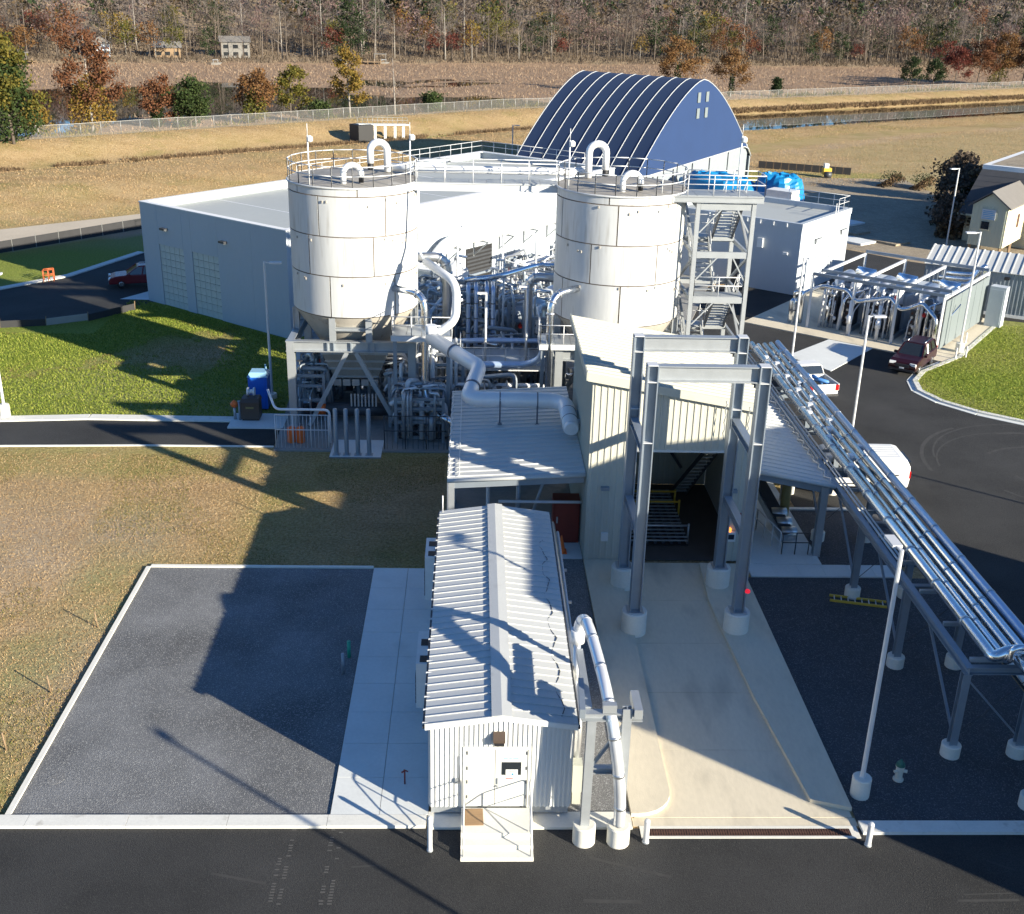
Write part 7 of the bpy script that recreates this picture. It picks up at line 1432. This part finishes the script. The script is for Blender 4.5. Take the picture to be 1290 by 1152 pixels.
# ---------------------------------------------------------------- grass, reeds, ditch growth: uncountable
def scatter(name, label, m, n, fn, h, wd, seed, k=3):
    rng = np.random.default_rng(seed); P = fn(rng, n); n = len(P); a = rng.uniform(0, 6.283, n); hh = h*rng.uniform(.5, 1.3, n); ww = wd*rng.uniform(.6, 1.4, n)
    e = np.stack([np.cos(a)*ww, np.sin(a)*ww, np.zeros(n)], 1); tip = np.stack([rng.normal(size=n)*hh*.5, rng.normal(size=n)*hh*.5, hh], 1)
    V = np.stack([P-e, P+e, P+tip], 1).reshape(-1, 3); o = obj(name, np_mesh(name, V, 3), m); o['kind'] = 'stuff'; tag(o, label, 'grass'); return o
def noi(x, y, sc, sd=0.): return np.array([noise.noise(Vector((a*sc, b*sc, sd))) for a, b in zip(x, y)])
def rect(x0, x1, y0, y1, keep=None, z=0.):
    def f(rng, n):
        x = rng.uniform(x0, x1, n); y = rng.uniform(y0, y1, n); m = keep(x, y) if keep else np.ones(n, bool); x, y = x[m], y[m]; return np.stack([x, y, np.full(len(x), z)], 1)
    return f
front = lambda x, y: ~((x > -13.95) & (y < 43.85)) & (y < 56.4) & ((x < -1.4)) & (x > -.62*y-2)
scatter('dry_grass', 'short dry straw grass on the front left lawn', 'blade_dry', 150000, rect(-38, -1.3, 27.8, 56.6, front), .05, .018, 31)
scatter('mixed_grass', 'olive grass tufts among the dry front lawn', 'blade_mixed', 110000, rect(-38, -1.3, 27.8, 57, lambda x, y: front(x, y) & (noi(x, y, .16, 3) > .12)), .06, .02, 32)
back = lambda x, y: (y-88.1 < (x+25.6)*-.80-.3) & ~((y > 78.6) & (x < -27)) & (y > 62.3)
scatter('green_grass', 'thick green grass on the back left lawn', 'blade_green', 100000, rect(-42, -11.2, 62.2, 88, lambda x, y: back(x, y) & (noi(x, y, .1, 11)+.35*noi(x, y, .7, 4) < .1+.5*(x > -17))), .1, .03, 33)
scatter('dry_grass', 'dry straw patches in the back left lawn', 'blade_mixed', 60000, rect(-42, -11.2, 62.2, 88, lambda x, y: back(x, y) & (noi(x, y, .1, 11)+.35*noi(x, y, .7, 4) > .02+.5*(x > -17))), .08, .025, 35)
scatter('green_grass', 'thick green grass on the right lawn by the kerb', 'blade_green', 60000, rect(29, 50, 55, 84, lambda x, y: np.array([inpoly(a, b, LK+[(60, 78), (75, 66)]) for a, b in zip(x, y)]), .1), .08, .028, 34)
def st_area(s0, s1, t0, t1, keep=None):
    def f(rng, n):
        s = rng.uniform(s0, s1, n); t = rng.uniform(t0, t1, n); s2 = s-.15*np.maximum(0, t-200); x = .76*t-.65*s2; y = .65*t+.76*s2
        if keep is not None: m = keep(x, y, s, t); x, y = x[m], y[m]
        return np.stack([x, y, np.array([zt(a, b) for a, b in zip(x, y)])-.02], 1)
    return f
scatter('levee_grass', 'rough dry grass on the levee slopes', 'blade_dry', 130000, st_area(118, 146, -10, 320, lambda x, y, s, t: (t < 150) | (s < 130)), .16, .035, 41)
scatter('levee_grass', 'rough dry grass on the far levee bank', 'blade_dry', 50000, st_area(155, 170, -10, 360), .16, .035, 42)
scatter('field_grass', 'dry field grass beyond the far dirt yard', 'blade_dry', 50000, st_area(84, 112, 130, 300, lambda x, y, s, t: y > 152), .16, .035, 48)
scatter('ditch_growth', 'dark reddish brush along the levee ditch', 'ditch', 26000, st_area(149.2, 153.6, -10, 175, lambda x, y, s, t: noi(x, y, .12, 6)+.5*noi(x, y, .6, 2) > -.05), .55, .1, 43)
scatter('bank_growth', 'brown brush on the far canal bank', 'ditch', 9000, st_area(156.5, 159, 170, 360), .6, .14, 44)
scatter('fence_growth', 'mixed low bushes behind the levee fence', 'leaf_yellowgreen', 9000, st_area(169, 177, -10, 380, lambda x, y, s, t: noi(x, y, .11, 8) > .1), 1.1, .22, 45)
def marsh(rng, n):
    x = rng.uniform(-230, 260, n); y = rng.uniform(150, 470, n); k = []
    for a, b in zip(x, y):
        s, t = sc_(a, b); k.append(s > 178 and b < ybank(a)+2)
    k = np.array(k); x, y = x[k], y[k]; z = np.array([zt(a, b) for a, b in zip(x, y)]); m = z > -.75; return np.stack([x[m], y[m], z[m]-.05], 1)
scatter('marsh_reeds', 'tan reeds covering the marsh', 'reed', 120000, marsh, .6, .09, 46)
scatter('bank_scrub', 'brown scrub at the foot of the far wood', 'twig_brown', 30000, lambda rng, n: np.array([(a, b, zt(a, b)) for a, b in zip(rng.uniform(-230, 300, n), rng.uniform(-4, 60, n)) for b in (b+ybank(a),)]), 1.6, .16, 47)
